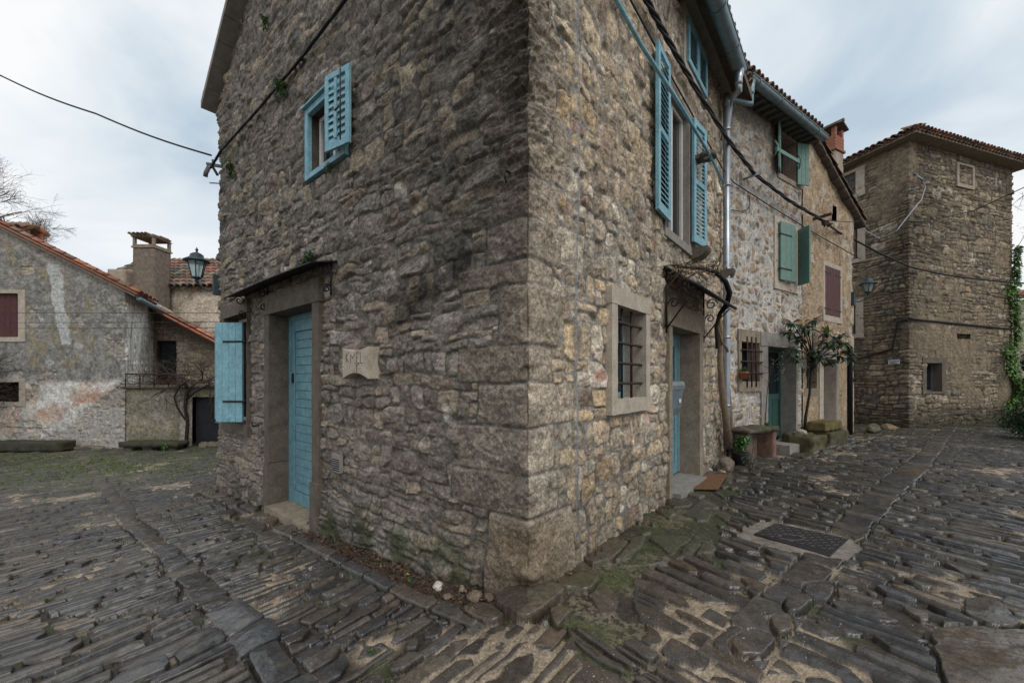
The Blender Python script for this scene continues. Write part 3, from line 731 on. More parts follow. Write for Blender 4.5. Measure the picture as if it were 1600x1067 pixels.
mb.mk('handle', 'black_iron', door)
mb = MB(); FA.box(mb, s0+.10, s0+.15, hz-.42, hz-.28, -.213, -.205); mb.mk('lock_plate', 'black_iron', door); mb = MB(); FA.box(mb, s1-.15, s1-.10, hz+.45, hz+.58, -.213, -.20); mb.mk('latch', 'black_iron', door)
mb = MB(); FA.box(mb, s0-.1, s1+.1, z0-.3, z1+.1, -.42, -.32); mb.mk('room_light_block', 'shade_black', house)
# canopy: thin lead sheet on scrolled iron
def scroll(mb, F, s, o0, z0_, r, turns=1.35, flip=1, rad=.008):
    pts = []
    for i in range(26):
        a = i/25*turns*2*math.pi; rr = r*(1-.72*i/25); pts.append(F.pt(s, o0+flip*rr*math.cos(a), z0_+rr*math.sin(a)))
    mb.tube(pts, rad, 6)
s2, zc2 = FA.sz(508, 436, .02); s3, zc3 = FA.sz(355, 480, .02)
s3 = 6.15; zr = (zc2+zc3)/2
mb = MB(); n = 14
top = []; 
sA, sB = FA.s_(511, .1), FA.s_(350, .28); zc = z1+.30
for i in range(n+1):
    s = sA+(sB-sA)*i/n; top.append((s, zc+.04*math.sin(math.pi*i/n*.9+.2)*.5))
vs = []
for s, zz_ in top:
    for o_, dz in ((-.01, .10), (.26, .03), (.29, .005)): vs.append(FA.pt(s, o_, zz_+dz))
    for o_, dz in ((.282, .0), (.255, .020), (-.01, .085)): vs.append(FA.pt(s, o_, zz_+dz))
fs = [(i*6+j, i*6+(j+1) % 6, (i+1)*6+(j+1) % 6, (i+1)*6+j) for i in range(n) for j in range(6)]+[tuple(range(6)), tuple(range(n*6, n*6+6))[::-1]]
mb.add(vs, fs); cano = mb.mk('canopy', 'black_iron', house)
for s in (sA+.06, s1+.10, sB-.08):
    mb = MB()
    mb.tube([FA.pt(s, .03, zc-.26), FA.pt(s, .03, zc+.12)], .009, 6)
    scroll(mb, FA, s, .11, zc-.01, .07); scroll(mb, FA, s, .075, zc-.20, .05, 1.3, -1); mb.mk('scroll_bracket', 'black_iron', cano)
# carved stone plaque, vent, hooks
ps0, pz1 = FA.sz(576, 540, .1); ps1, pz0 = FA.sz(535, 590, .1); ps0, pz1 = FA.sz(575, 541, .12); ps1 = FA.s_(535, .12); pz0 = FA.sz(575, 592, .12)[1]
mb = MB(); poly = []
n = 10
for i in range(n+1): poly.append((ps0+(ps1-ps0)*i/n, pz0+.055*math.sin(math.pi*i/n)))
for i in range(n+1): poly.append((ps1+(ps0-ps1)*i/n, pz1-.03*math.sin(math.pi*i/n)))
n_ = Vector((nA[0], nA[1], 0))
mb.prism([FA.pt(s, -.02, zz_) for s, zz_ in poly], n_*.14)
pq = mb.mk('carved_plaque', 'dressed_pale', house, .004); 
mb = MB()     # worn incised letters
ww = ps1-ps0
def stroke(a, b, c, d2, r=.0026): mb.tube([FA.pt(ps1-ww*a, .121, pz0+(pz1-pz0)*b), FA.pt(ps1-ww*c, .121, pz0+(pz1-pz0)*d2)], r, 5)
for k_ in ((.16, .55, .16, .88), (.16, .7, .26, .55), (.16, .72, .27, .86), (.34, .5, .34, .8), (.34, .8, .42, .66), (.42, .66, .50, .8), (.57, .5, .57, .84), (.57, .84, .66, .84), (.57, .68, .64, .68), (.57, .5, .67, .5), (.72, .84, .72, .5), (.72, .5, .82, .5), (.58, .2, .58, .44), (.50, .52, .58, .42), (.58, .42, .68, .5)): stroke(*k_)
mb.mk('incised_letter', 'bark', pq)
vs0, vz1 = FA.sz(532, 712, .05); vs1, vz0 = FA.sz(519, 736, .05)
mb = MB(); FA.box(mb, vs0, vs1, vz0, vz1, .02, .055); vg_ = mb.mk('air_vent', 'dressed_grey', house, .003)
mb = MB()
for k in range(6): FA.box(mb, vs0+.015, vs1-.015, vz0+.02+(vz1-vz0-.05)*k/6, vz0+.028+(vz1-vz0-.05)*k/6, .05, .059)
mb.mk('vent_slot_shade', 'shade_black', vg_)  # raised black strips painted in place of the shade in the slots
mb = MB()
hk = FA.P(401, 665, .05); mb.tube([hk-n_*.06, hk+n_*.05, hk+n_*.06+Vector((0, 0, .05))], .012, 6)
mb.mk('iron_hook', 'black_iron', house); mb = MB(); hk = FA.P(793, 268, .04); mb.tube([hk-n_*.06, hk+n_*.02, hk+n_*.035+Vector((0, 0, -.03)), hk+n_*.01+Vector((0, 0, -.08))], .007, 6)
mb.mk('iron_hook', 'black_iron', house)
# ---------------------------------------------------------------- B side: barred window with pale frame
s0, s1, z0, z1 = oWinB
p = surround(FB, 'window', house, s0, s1, z0, z1, (.115, .105), .15, .13, 'dressed_pale', .052, .24, 31, .004)
casement(FB, p, s0-.01, s1+.01, z0, z1, -.2, 'blue', .045)
bars(FB, p, s0, s1, z0, z1, 2, 4, .0, .0125, .05)
mb = MB(); FB.box(mb, s0+.05, s0+.21, z0+.05, z1-.05, -.215, -.208); mb.mk('curtain', 'curtain', p)
# B side: door
s0, s1, z0, z1 = oDoorB
mb = MB(); D = .30
FB.box(mb, s0-.11, s0, z0-.3, z1, -D, .045); FB.box(mb, s1, s1+.17, z0-.3, z1, -D, .055); FB.box(mb, s0-.16, s1+.19, z1, z1+.27, -D, .06)
fr = mb.mk('door_frame', 'dressed', house); roughen(fr, .005, .05, 9, 25)
mb = MB(); FB.box(mb, s0, s1, z0-.25, z0-.02, -D-.05, .14); st = mb.mk('doorstep', 'concrete', house); roughen(st, .006, .06, 7, 26)
mb = MB(); dd = -.21
FB.box(mb, s0, s0+.06, z0, z1, dd-.07, dd); FB.box(mb, s1-.06, s1, z0, z1, dd-.07, dd); FB.box(mb, s0+.06, s1-.06, z1-.06, z1, dd-.07, dd-.001)
FB.box(mb, s0+.06, s0+.16, z0, z1-.06, dd-.05, dd-.012); FB.box(mb, s1-.17, s1-.06, z0, z1-.06, dd-.05, dd-.012)
FB.box(mb, s0+.16, s1-.17, z0, z0+.14, dd-.05, dd-.013); FB.box(mb, s0+.16, s1-.17, z0+1.08, z0+1.2, dd-.05, dd-.013); FB.box(mb, s0+.16, s1-.17, z1-.17, z1-.06, dd-.05, dd-.013)
for k in range(8):
    a = z0+.14+.94*k/8; b = a+.94/8; FB.box(mb, s0+.165, s1-.175, a+.004, b-.004, dd-.05, dd-.022)
doorB = mb.mk('door', 'bluedoor', house, .004)
mb = MB(); FB.box(mb, s0+.15, s1-.16, z0+1.19, z1-.16, dd-.045, dd-.035); mb.mk('pane', 'glass', doorB)
mb = MB(); FB.box(mb, s0-.1, s1+.1, z0-.2, z1+.1, -.40, -.33); mb.mk('room_light_block', 'shade_black', house)
# canopy over the B door
zc = FB.sz(1048, 422, .02)[1]; sA, sB = s0-.20, s1+.32; PR = .42
mb = MB(); n = 12
dro = .30
for i in range(n):
    s = sA+(sB-sA)*i/n; e_ = sA+(sB-sA)*(i+1)/n
    P0 = [FB.pt(s, 0, zc), FB.pt(e_-.006, 0, zc), FB.pt(e_-.006, PR, zc-dro), FB.pt(s, PR, zc-dro)]
    mb.hexa([x-Vector((0, 0, .02)) for x in P0]+P0)
mb.tube([FB.pt(sA, PR+.01, zc-dro-.01), FB.pt(sB, PR+.01, zc-dro-.01)], .018, 8)
mb.tube([FB.pt(sB, 0, zc), FB.pt(sB, PR, zc-dro)], .02, 8); mb.tube([FB.pt(sA, 0, zc), FB.pt(sA, PR, zc-dro)], .02, 8)
canB = mb.mk('canopy', 'black_iron', house)
for s in (sA+.03, sB-.03):
    mb = MB()
    mb.tube([FB.pt(s, .03, zc-.75), FB.pt(s, .03, zc)], .011, 6); mb.tube([FB.pt(s, .03, zc-.7), FB.pt(s, .22, zc-.45), FB.pt(s, PR-.05, zc-dro)], .009, 6)
    scroll(mb, FB, s, .13, zc-.22, .08); scroll(mb, FB, s, .11, zc-.42, .06, 1.3, -1); scroll(mb, FB, s, .33, zc-.27, .05); mb.mk('scroll_bracket', 'black_iron', canB)
# B side: tall middle window with folded back shutters
s0, s1, z0, z1 = oMid
p = surround(FB, 'window', house, s0, s1, z0, z1, (.04, .10), .12, .10, 'dressed_grey', .03, .22, 33, .004)
casement(FB, p, s0, s1, z0, z1, -.07, 'white', .045)
G = leaf_frame(FB, s0-.02, .05, R(3), -1); louvre_leaf(G, p, .44, 1.74, 3.48, 'blue', .036, 'shutter', .07, True, 26)
G = leaf_frame(FB, s1+.03, .05, R(6), 1); louvre_leaf(G, p, .43, 1.76, 3.36, 'blue', .036, 'shutter', .07, True, 26)
# B side: closed louvred shutters under the eaves
s0, s1, z0, z1 = oTop
p = surround(FB, 'window', house, s0, s1, z0, z1, (.10, .06), .10, .10, 'dressed_pale', .03, .2, 34, .003)
hw = (s1-s0)/2
G = leaf_frame(FB, s0+.005, .03, 0, 1); louvre_leaf(G, p, hw-.008, z0+.01, z1-.01, 'blue', .03, 'shutter', .06, False, 7)
G = leaf_frame(FB, s1-.005, .03, 0, -1); louvre_leaf(G, p, hw-.008, z0+.01, z1-.01, 'blue', .03, 'shutter', .06, False, 7)
# stone corbels; the upper one is pierced and holds the blue rail
def corbel(F, name, s, z_, L_=.34, th=.10, w_=.2, hole=False, seed=0, mat='dressed_dark'):
    mb = MB(); nseg = 12; pr = []
    if hole:
        ro, ri = w_*.62, .055; c = L_-ro*.4
        vs = []; k = 18
        for zz_ in (z_, z_+th):
            for rr in (ro, ri):
                for i in range(k):
                    a = 2*math.pi*i/k; vs.append(F.pt(s+rr*math.sin(a), c+rr*math.cos(a), zz_))
        fs = []
        for i in range(k):
            j = (i+1) % k
            fs += [(i, j, 2*k+j, 2*k+i), (k+i, 3*k+i, 3*k+j, k+j), (i, k+i, k+j, j), (2*k+i, 2*k+j, 3*k+j, 3*k+i)]
        mb.add(vs, fs, None, True); F.box(mb, s-w_*.5, s+w_*.5, z_+.005, z_+th-.005, -.1, c-ro*.75)
        return mb.mk(name, mat, house)
    for i in range(nseg+1):
        a = math.pi/2*i/nseg; pr.append((L_*math.cos(a)*1.0, -th*1.3*math.sin(a)))
    poly = [F.pt(s-w_/2, -.1, z_), ]+[F.pt(s-w_/2, max(x, 0), z_+zz_) for x, zz_ in pr]+[F.pt(s-w_/2, -.1, z_-th*1.3)]
    d3 = Vector((F.d.x, F.d.y, 0)); mb.prism(poly, d3*w_); o = mb.mk(name, mat, house); roughen(o, .008, .05, 9, seed); return o
rs_, rz_ = FB.sz(1106, 243, .22); corbel(FB, 'pierced_corbel', rs_, rz_-.04, .26, .06, .17, True, 1)
cs_, cz_ = FB.sz(1096, 388, .12); corbel(FB, 'corbel', cs_, cz_, .22, .12, .20, False, 2)
cs_, cz_ = FB.sz(1135, 420, .12); corbel(FB, 'corbel', cs_+.1, cz_, .22, .12, .18, False, 3)
mb = MB(); a0 = FB.P(930, -60, .24); a1 = FB.P(1000, 68, .26); a2 = FB.P(1060, 160, .27); a3 = FB.P(1108, 240, .26); a4 = FB.P(1129, 283, .26)
mb.tube([a0, a1, a2, a3, a4], .018, 10); mb.tube([a0, a0-nB3*.3], .015, 8)
mb.mk('awning_rail', 'blue', house)
# low foot stones of the battered wall base are separate boulders, see below
# ================================================================ UPPER ROW: white pointed house and plastered neighbour
FCz = 5.05
def mk_rect(F, px0, px1, pt, pb, ref=None): return opening(F, px0, px1, pt, pb, ref)
SC = FC.s_(1252); SD = FC.s_(1331)
oC1 = (FC.s_(1215), FC.s_(1242), FC.sz(1215, 270)[1], FC.sz(1215, 206)[1])
oC2 = (FC.s_(1214), FC.s_(1240), FC.sz(1214, 438)[1], FC.sz(1214, 350)[1])
oC3 = (FC.s_(1156), FC.s_(1184), FC.sz(1170, 596)[1], FC.sz(1170, 535)[1])
oC4 = (FC.s_(1197), FC.s_(1240), FC.sz(1222, 686)[1], FC.sz(1197, 541)[1])
oD1 = (FC.s_(1287), FC.s_(1311), FC.sz(1287, 492)[1], FC.sz(1287, 415)[1])
oD2 = (FC.s_(1258), FC.s_(1274), FC.sz(1258, 607)[1], FC.sz(1258, 558)[1])
oD3 = (FC.s_(1283), FC.s_(1303), FC.sz(1283, 668)[1], FC.sz(1283, 560)[1])
oD4 = (FC.s_(1299), FC.s_(1305), FC.sz(1302, 347)[1], FC.sz(1302, 322)[1])
print('C', [tuple(round(v, 2) for v in o) for o in (oC1, oC2, oC3, oC4, oD1, oD2, oD3)], SC, SD)
holes = [(o[0]-.02, o[1]+.02, o[2]-(.3 if o in (oC4, oD3) else .02), o[3]+.02) for o in (oC1, oC2, oC3, oC4, oD1, oD2, oD3)]+[oD4]
eu = [h[i] for h in holes for i in (0, 1)]; ez = [h[i] for h in holes for i in (2, 3)]
def rowhouse(ua, ub, first):
    poly = [(0, C1[0], C1[1]), (SD+.02, FC.pt(SD+.02, 0, 0).x, FC.pt(SD+.02, 0, 0).y)]
    pe = FC.pt(SD+.02, -3.5, 0); poly.append((SD+3.52, pe.x, pe.y))
    u = axis([(ua, .012), (SD, .014), (SD+.3, .03), (SD+3.5, .04)] if not first else [(ua, .012), (ub, .014)], eu+[SD+.02]); u = u[u <= ub+1e-6]
    z = axis([(-1.9, .013), (5.5, .015)], ez); U, Z = np.meshgrid(u, z)
    wu = U+(fbm(U*3.5+60, Z*3.5, 3, 0)-.5)*.10; wz = Z+(fbm(U*2+69, Z*2.3, 3, 3)-.5)*.10
    d, sid, lx, ly, w, h = bricks(wu, wz, (.16, .30), (.15, .40), 81, gap=.009, split=.5, vsplit=.4, tilt=.16, cut=.8, k=45)
    if first:
        H = stone_relief(U, Z, d, sid, lx, ly, w, h, 8, ew=.02, rel=(.008, .028), face=.014, rough=.008)
        C = palette(sid, 81, [((.30, .23, .17), 4), ((.24, .19, .145), 3), ((.36, .28, .20), 2), ((.27, .24, .21), 2), ((.38, .27, .16), 1)], .25)
        C = C*(.6+.8*fbm(U*14, Z*14, 4, 3, .6))[..., None]; st = sstep(0, .010, d+(fbm(U*20, Z*20, 3, 2)-.5)*.012)
        mort = np.array((.47, .445, .41))*(.5+.8*fbm(U*7, Z*7, 4, 0))[..., None]
        upr = sstep(2.6, 4.2, Z); mort = mort*(1-.35*upr[..., None])
        C = C*st[..., None]+mort*(1-st)[..., None]; H += (1-st)*.014*fbm(U*18, Z*18, 3, 2)
        C = mixc(C, (.52, .50, .47), sstep(.66, .74, fbm(U*5, Z*6, 4, 7))*.3)
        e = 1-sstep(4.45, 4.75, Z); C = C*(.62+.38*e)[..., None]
    else:
        st = sstep(0, .012, d); m2 = fbm(U*2.0+30, Z*1.6, 5, 4, .55)
        H = stone_relief(U, Z, d, sid, lx, ly, w, h, 8, ew=.02, rel=(.0, .016), face=.012, rough=.008)
        C = palette(sid, 81, [((.30, .215, .135), 4), ((.25, .185, .125), 3), ((.36, .255, .15), 2)], .2)
        mort = np.array((.30, .235, .165)); C = C*st[..., None]+mort*(1-st)[..., None]
        pl_ = sstep(.40, .52, m2+.12*sstep(2.5, 0, Z)); C = C*(1-pl_)[..., None]+(np.array((.335, .25, .165))*(.6+.8*fbm(U*9, Z*9, 5, 3, .6))[..., None])*pl_[..., None]
        H = H*(1-pl_)+pl_*(.022+.012*fbm(U*8, Z*8, 4, 1))
        C = C*(.6+.8*fbm(U*15, Z*15, 4, 6, .6))[..., None]
        C = mixc(C, (.50, .46, .40), sstep(.62, .68, fbm(U*6+9, Z*4, 4, 5))*.5*(Z > .3))
        C = mixc(C, (.46, .42, .37), np.exp(-((U-SD+.10)/.12)**2)*sstep(.42, .55, fbm(U*8, Z*6, 3, 2))*.8)
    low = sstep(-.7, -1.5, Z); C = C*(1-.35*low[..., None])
    top_ = (lambda a, b: b < FCz) if first else (lambda a, b: b < np.where(a < SD+.02, FCz+.12-.43*np.maximum(a-3.3, 0), FCz+.12-.43*(SD-3.3)))
    return u, z, H, C, keepmask(u, z, holes, top_), poly
h2 = thing('row_house', 'rubble row house with white mortar joints and sage green shutters next to the zinc downpipe', 'house', (C1[0], C1[1], -1.4))
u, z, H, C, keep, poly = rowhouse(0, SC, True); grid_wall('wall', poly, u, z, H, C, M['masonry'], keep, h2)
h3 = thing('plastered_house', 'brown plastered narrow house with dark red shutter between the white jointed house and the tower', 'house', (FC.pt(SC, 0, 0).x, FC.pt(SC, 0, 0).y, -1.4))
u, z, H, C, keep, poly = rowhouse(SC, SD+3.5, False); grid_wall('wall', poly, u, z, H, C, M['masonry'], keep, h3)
mb = MB(); FC.box(mb, -.4, SC, -1.9, FCz-.1, -3.4, -3.2); FC.box(mb, SC-.1, SC+.1, 3.5, FCz+.2, -3.2, -.05); mb.mk('back_wall', 'dressed_dark', h2)
mb = MB(); FC.box(mb, SC, SD, -1.9, 3.8, -3.6, -3.4); mb.mk('back_wall', 'dressed_dark', h3)
# roofs
def slab(mb, pts, th): mb.hexa([Vector(p) for p in pts]+[Vector(p)+Vector((0, 0, th)) for p in pts])
mb = MB(); slab(mb, [FC.pt(-.5, .32, FCz-.03), FC.pt(3.12, .32, FCz-.03), FC.pt(3.12, -3.4, FCz+1.5), FC.pt(-.5, -3.4, FCz+1.5)], .08); mb.mk('roof', 'dressed_dark', h2)
mb = MB()
for k in range(16):
    a = -.4+k*.22; FC.box(mb, a, a+.09, FCz-.13, FCz-.035, -.05, .28)
FC.box(mb, -.4, 3.1, FCz-.10, FCz-.04, -.1, .02); mb.mk('rafter_end', 'grey_wood', h2)
mb = MB(); barrel_tiles(mb, FC.pt(-.35, .34, FCz+.03), Vector((dC[0], dC[1], 0)), Vector((-nC[0], -nC[1], .43)), Vector((nC[0]*.43, nC[1]*.43, 1)), 21, 1, pu=.165, r=.065, seed=8, pal=[(.24, .13, .09), (.20, .12, .09), (.17, .13, .10)]); mb.mk('roof_tiles', 'tile', h2)
gutter(FC, h2, .02, 3.1, .36, 4.99, .08)
mb = MB(); gp = FC.pt(.10, .36, 4.94); hopper(mb, gp, .065, .18)
e1 = Vector((dp0.x, dp0.y, 0))+Vector((.10, .06, 0)); zq_ = PX(1150, 175, 6.8).z
mb.tube([gp+Vector((0, 0, -.15)), gp+Vector((0, 0, -.38)), Vector((e1.x, e1.y, zq_+.02)), Vector((dp0.x, dp0.y, 3.95)), Vector((dp0.x, dp0.y, 3.8))], .042, 12)
mb.mk('downpipe', 'zinc_dark', h2)
# plastered house roof and verge
mb = MB(); zs = FCz+.14
def vz(s): return zs-.43*(s-3.3)
slab(mb, [FC.pt(3.12, .10, vz(3.12)), FC.pt(SD+.45, .10, vz(SD+.45)), FC.pt(SD+.45, -3.6, vz(SD+.45)), FC.pt(3.12, -3.6, vz(3.12))], .07); mb.mk('roof', 'dressed_dark', h3)
mb = MB()
for k in range(9):
    a = 3.12+(SD+.45-3.12)*k/9; b = a+(SD+.45-3.12)/9-.01
    p0 = [FC.pt(a, .17, vz(a)-.03), FC.pt(b, .17, vz(b)-.03), FC.pt(b, -.1, vz(b)-.03), FC.pt(a, -.1, vz(a)-.03)]
    mb.hexa(p0+[x+Vector((0, 0, .07)) for x in p0])
o = mb.mk('verge_slab', 'dressed_dark', h3); roughen(o, .012, .06, 8, 5)
mb = MB(); d3 = Vector((dC[0], dC[1], -.43)).normalized()
barrel_tiles(mb, FC.pt(SD+.5, .1, vz(SD+.5)+.10), Vector((-nC[0], -nC[1], 0)), -d3, Vector((dC[0]*.43, dC[1]*.43, 1)), 6, 9, seed=9, pal=[(.22, .13, .09), (.17, .12, .09), (.14, .115, .09)]); mb.mk('roof_tiles', 'tile', h3)
# chimney: rendered stack, red brick head, two tiles leaned together
def chimney(name, par, c, w, dpt, zb_, zt_, ang, brick_h, mat='plasterchim', head='brick', tiles=True, opening_h=.2, hat='gable'):
    F = Frame(c, (math.cos(ang), math.sin(ang)), (math.sin(ang), -math.cos(ang)))
    mb = MB(); F.box(mb, -w/2, w/2, zb_, zt_-brick_h, -dpt/2, dpt/2); ch_ = mb.mk(name, mat, par); roughen(ch_, .010, .08, 8, 4)
    mb = MB(); z_ = zt_-brick_h; e = .035
    F.box(mb, -w/2-e, w/2+e, z_, z_+.06, -dpt/2-e, dpt/2+e); hb = brick_h-opening_h-.06
    rows = max(1, int(hb/.07)) if hb > .05 else 0
    for k in range(rows):
        q = z_+.06+hb*k/rows; F.box(mb, -w/2-.005, w/2+.005, q+.004, q+hb/rows-.004, -dpt/2-.005, dpt/2+.005)
    if rows: F.box(mb, -w/2+.005, w/2-.005, z_+.05, z_+.06+hb, -dpt/2+.005, dpt/2-.005)
    q = zt_-opening_h
    for sx in (-1, 1):
        for sy in (-1, 1): F.box(mb, sx*w/2-(.09 if sx > 0 else 0), sx*w/2+(.09 if sx < 0 else 0), q, zt_, sy*dpt/2-(.09 if sy > 0 else 0), sy*dpt/2+(.09 if sy < 0 else 0))
    hd = mb.mk('chimney_head', head, ch_)
    mb = MB()
    if hat == 'gable':
        for sx in (-1, 1):
            p = [F.pt(0, -dpt/2-.08, zt_+w*.32), F.pt(0, dpt/2+.08, zt_+w*.32), F.pt(sx*(w/2+.10), dpt/2+.08, zt_), F.pt(sx*(w/2+.10), -dpt/2-.08, zt_)]
            if sx < 0: p = p[::-1]
            mb.hexa([x-Vector((0, 0, .0)) for x in p]+[x+Vector((0, 0, .035)) for x in p])
        mb.tube([F.pt(0, -dpt/2-.1, zt_+w*.32+.03), F.pt(0, dpt/2+.1, zt_+w*.32+.03)], .05, 8); mb.mk('chimney_cap', 'dressed_dark', ch_)
    elif hat == 'tiles':
        c3 = Vector((F.n.x, F.n.y, 0)); s3_ = Vector((F.d.x, F.d.y, 0))
        n = max(2, int(w/.17))
        for sg in (1, -1):
            dv = (-c3*sg+Vector((0, 0, .8))); P0 = F.pt(-w/2-.05, sg*(dpt/2+.12), zt_-.02)
            barrel_tiles(mb, P0+s3_*.08, s3_, dv, c3*sg*.8+Vector((0, 0, 1)), n, 1, pu=(w+.1)/n, pv=dpt*.62, r=(w+.1)/n*.45, seed=3+sg)
        mb.tube([F.pt(-w/2-.1, 0, zt_+dpt*.42), F.pt(w/2+.1, 0, zt_+dpt*.42)], .06, 8, (.22, .14, .09)); mb.mk('chimney_cap', 'tile', ch_)
    else:
        c3 = Vector((F.n.x, F.n.y, 0)); s3_ = Vector((F.d.x, F.d.y, 0))
        F.box(mb, -w/2-.03, w/2+.03, zt_, zt_+.03, -dpt/2-.03, dpt/2+.03, (.16, .12, .09))
        barrel_tiles(mb, F.pt(-w/2-.04, dpt/2+.08, zt_+.04), s3_, -c3+Vector((0, 0, .12)), c3*.12+Vector((0, 0, 1)), max(3, int(w/.16)), 3, pu=.16, pv=dpt/2.4, r=.07, seed=7, pal=[(.2, .15, .12), (.24, .2, .13), (.15, .13, .11)]); mb.mk('chimney_cap', 'tile', ch_)
    return ch_
cp = PX(1298, 200, 10.9); chimney('chimney', h2, (cp.x, cp.y), .46, .40, 4.0, PX(1298, 207, 10.9).z, .5, .62, 'plasterpale', 'brick', hat='gable', opening_h=.22)
# ---- openings of the white jointed house
s0, s1, z0, z1 = oC1
p = surround(FC, 'window', h2, s0, s1, z0, z1, (.03, .03), .06, .10, 'dressed', .02, .25, 41, .003)
casement(FC, p, s0, s1, z0, z1, -.22, 'grey_wood', .05)
G = leaf_frame(FC, s0, .03, R(20), -1); plank_leaf(G, p, .30, z0-.03, z1+.03, 3, 'green', .03, 'shutter', ())
G = leaf_frame(FC, s1, .03, R(20), 1); plank_leaf(G, p, .30, z0-.05, z1+.0, 3, 'green', .03, 'shutter', ())
mb = MB(); ba = FC.P(1211, 230, .12); bb = FC.P(1248, 252, .12); mb.prism([ba, bb, bb+Vector((0, 0, -.07)), ba+Vector((0, 0, -.07))], Vector((nC[0], nC[1], 0))*.03)
for q in (ba, bb): mb.tube([q+Vector((0, 0, .12)), q+Vector((0, 0, .0))+Vector((nC[0], nC[1], 0))*.05, q+Vector((0, 0, -.16))], .016, 6)
mb.mk('wooden_bar', 'green', p)
s0, s1, z0, z1 = oC2
p = surround(FC, 'window', h2, s0, s1, z0, z1, (.16, .12), .14, .18, 'dressed_pale', .03, .2, 42, .003)
casement(FC, p, s0, s1, z0, z1, -.15, 'white', .05)
G = leaf_frame(FC, s0-.02, .05, R(6), 1); plank_leaf(G, p, (s1-s0)*.72, z0-.0, z1+.03, 3, 'green', .032, 'shutter', (z0+.22, z1-.22))
G = leaf_frame(FC, s1+.05, .05, R(62), -1); plank_leaf(G, p, .30, z0-.02, z1+.02, 3, 'green', .032, 'shutter', ())
s0, s1, z0, z1 = oC3
p = surround(FC, 'window', h2, s0, s1, z0, z1, (.10, .08), .22, .18, 'dressed', .035, .22, 43, .005)
casement(FC, p, s0, s1, z0, z1, -.2, 'black_wood', .04)
bars(FC, p, s0, s1, z0, z1, 3, 3, .06, .014, .05, vover=.10)
s0, s1, z0, z1 = oC4
mb = MB(); FC.box(mb, s0-.26, s0, z0-.3, z1, -.3, .04); FC.box(mb, s1, s1+.07, z0-.3, z1, -.3, .045); FC.box(mb, s0-.30, s1+.10, z1, z1+.26, -.3, .05)
fr = mb.mk('door_frame', 'dressed_grey', h2); roughen(fr, .006, .06, 8, 44)
mb = MB(); dd = -.235; FC.box(mb, s0, s0+.05, z0, z1, dd-.06, dd); FC.box(mb, s1-.05, s1, z0, z1, dd-.06, dd)
FC.box(mb, s0+.05, s1-.05, z0, z0+.12, dd-.06, dd-.01); FC.box(mb, s0+.05, s1-.05, z0+.78, z0+.9, dd-.06, dd-.01); FC.box(mb, s0+.05, s1-.05, z1-.08, z1, dd-.06, dd-.01)
mw = (s1-s0)/2
for k in range(4):
    a = s0+.07+(s1-s0-.14)*k/4; FC.box(mb, a+.01, a+(s1-s0-.14)/4-.01, z0+.12, z0+.78, dd-.05, dd-.02)
FC.box(mb, s0+mw-.025, s0+mw+.025, z0+.12, z1-.08, dd-.06, dd-.008)
dr = mb.mk('door', 'darkgreen', h2, .003)
mb = MB(); FC.box(mb, s0+.04, s1-.04, z0+.1, z1-.07, dd-.055, dd-.045); mb.mk('pane', 'glass', dr)
mb = MB(); FC.box(mb, s0-.1, s1+.1, z0-.1, z1+.1, -.42, -.33); mb.mk('room_light_block', 'shade_black', h2)
# ---- openings of the plastered house
s0, s1, z0, z1 = oD1
p = surround(FC, 'window', h3, s0, s1, z0, z1, (.10, .10), .10, .14, 'dressed_pale', .03, .15, 45, .004)
G = leaf_frame(FC, s0+.0, .0, 0, 1); plank_leaf(G, p, (s1-s0)/2, z0+.005, z1-.005, 3, 'red', .03, 'shutter', (z0+.15, z1-.15))
G = leaf_frame(FC, s1-.0, .0, 0, -1); plank_leaf(G, p, (s1-s0)/2-.006, z0+.005, z1-.005, 3, 'red', .03, 'shutter', (z0+.15, z1-.15))
s0, s1, z0, z1 = oD2
p = surround(FC, 'window', h3, s0, s1, z0, z1, (.10, .10), .14, .16, 'dressed', .03, .2, 46, .004)
casement(FC, p, s0, s1, z0, z1, -.17, 'black_wood', .03); bars(FC, p, s0, s1, z0, z1, 2, 3, -.02, .01, .02)
s0, s1, z0, z1 = oD3
mb = MB(); FC.box(mb, s0-.22, s0, z0-.1, z1, -.35, .05); FC.box(mb, s1, s1+.16, z0-.1, z1, -.35, .05); FC.box(mb, s0-.26, s1+.22, z1, z1+.2, -.35, .05); FC.box(mb, s0, s1, z0-.3, z0, -.36, .06)
fr = mb.mk('door_frame', 'dressed_pale', h3); roughen(fr, .006, .06, 8, 47)
G = leaf_frame(FC, s0, -.28, 0, 1); plank_leaf(G, h3, s1-s0, z0, z1, 12, 'red', .03, 'door', (), None, True)
mb = MB(); FC.box(mb, s0-.1, s1+.1, z0-.1, z1+.1, -.45, -.36); mb.mk('room_light_block', 'shade_black', h3); mb = MB(); FC.box(mb, oD4[0]-.1, oD4[1]+.1, oD4[2]-.1, oD4[3]+.1, -.4, -.3); mb.mk('room_light_block', 'shade_black', h3)
mb = MB(); g0 = FC.P(1310, 537, .10); g1 = FC.P(1322, 538, .22); g2 = FC.P(1328, 545, .28); g3 = Vector((g2.x, g2.y, -1.32))
mb.tube([FC.P(1302, 528, .04), g0, g1, g2, g2+Vector((0, 0, -.12)), g3], .055, 12); pp = mb.mk('black_drainpipe', 'black_iron', h3)
mb = MB(); a = FC.P(1330, 400, .05)
for (px_, py0, py1) in ((1334.5, 352, 408), (1334.5, 470, 520)):
    q = FC.P(px_, py0, .02); q2 = FC.P(px_, py1, .02)
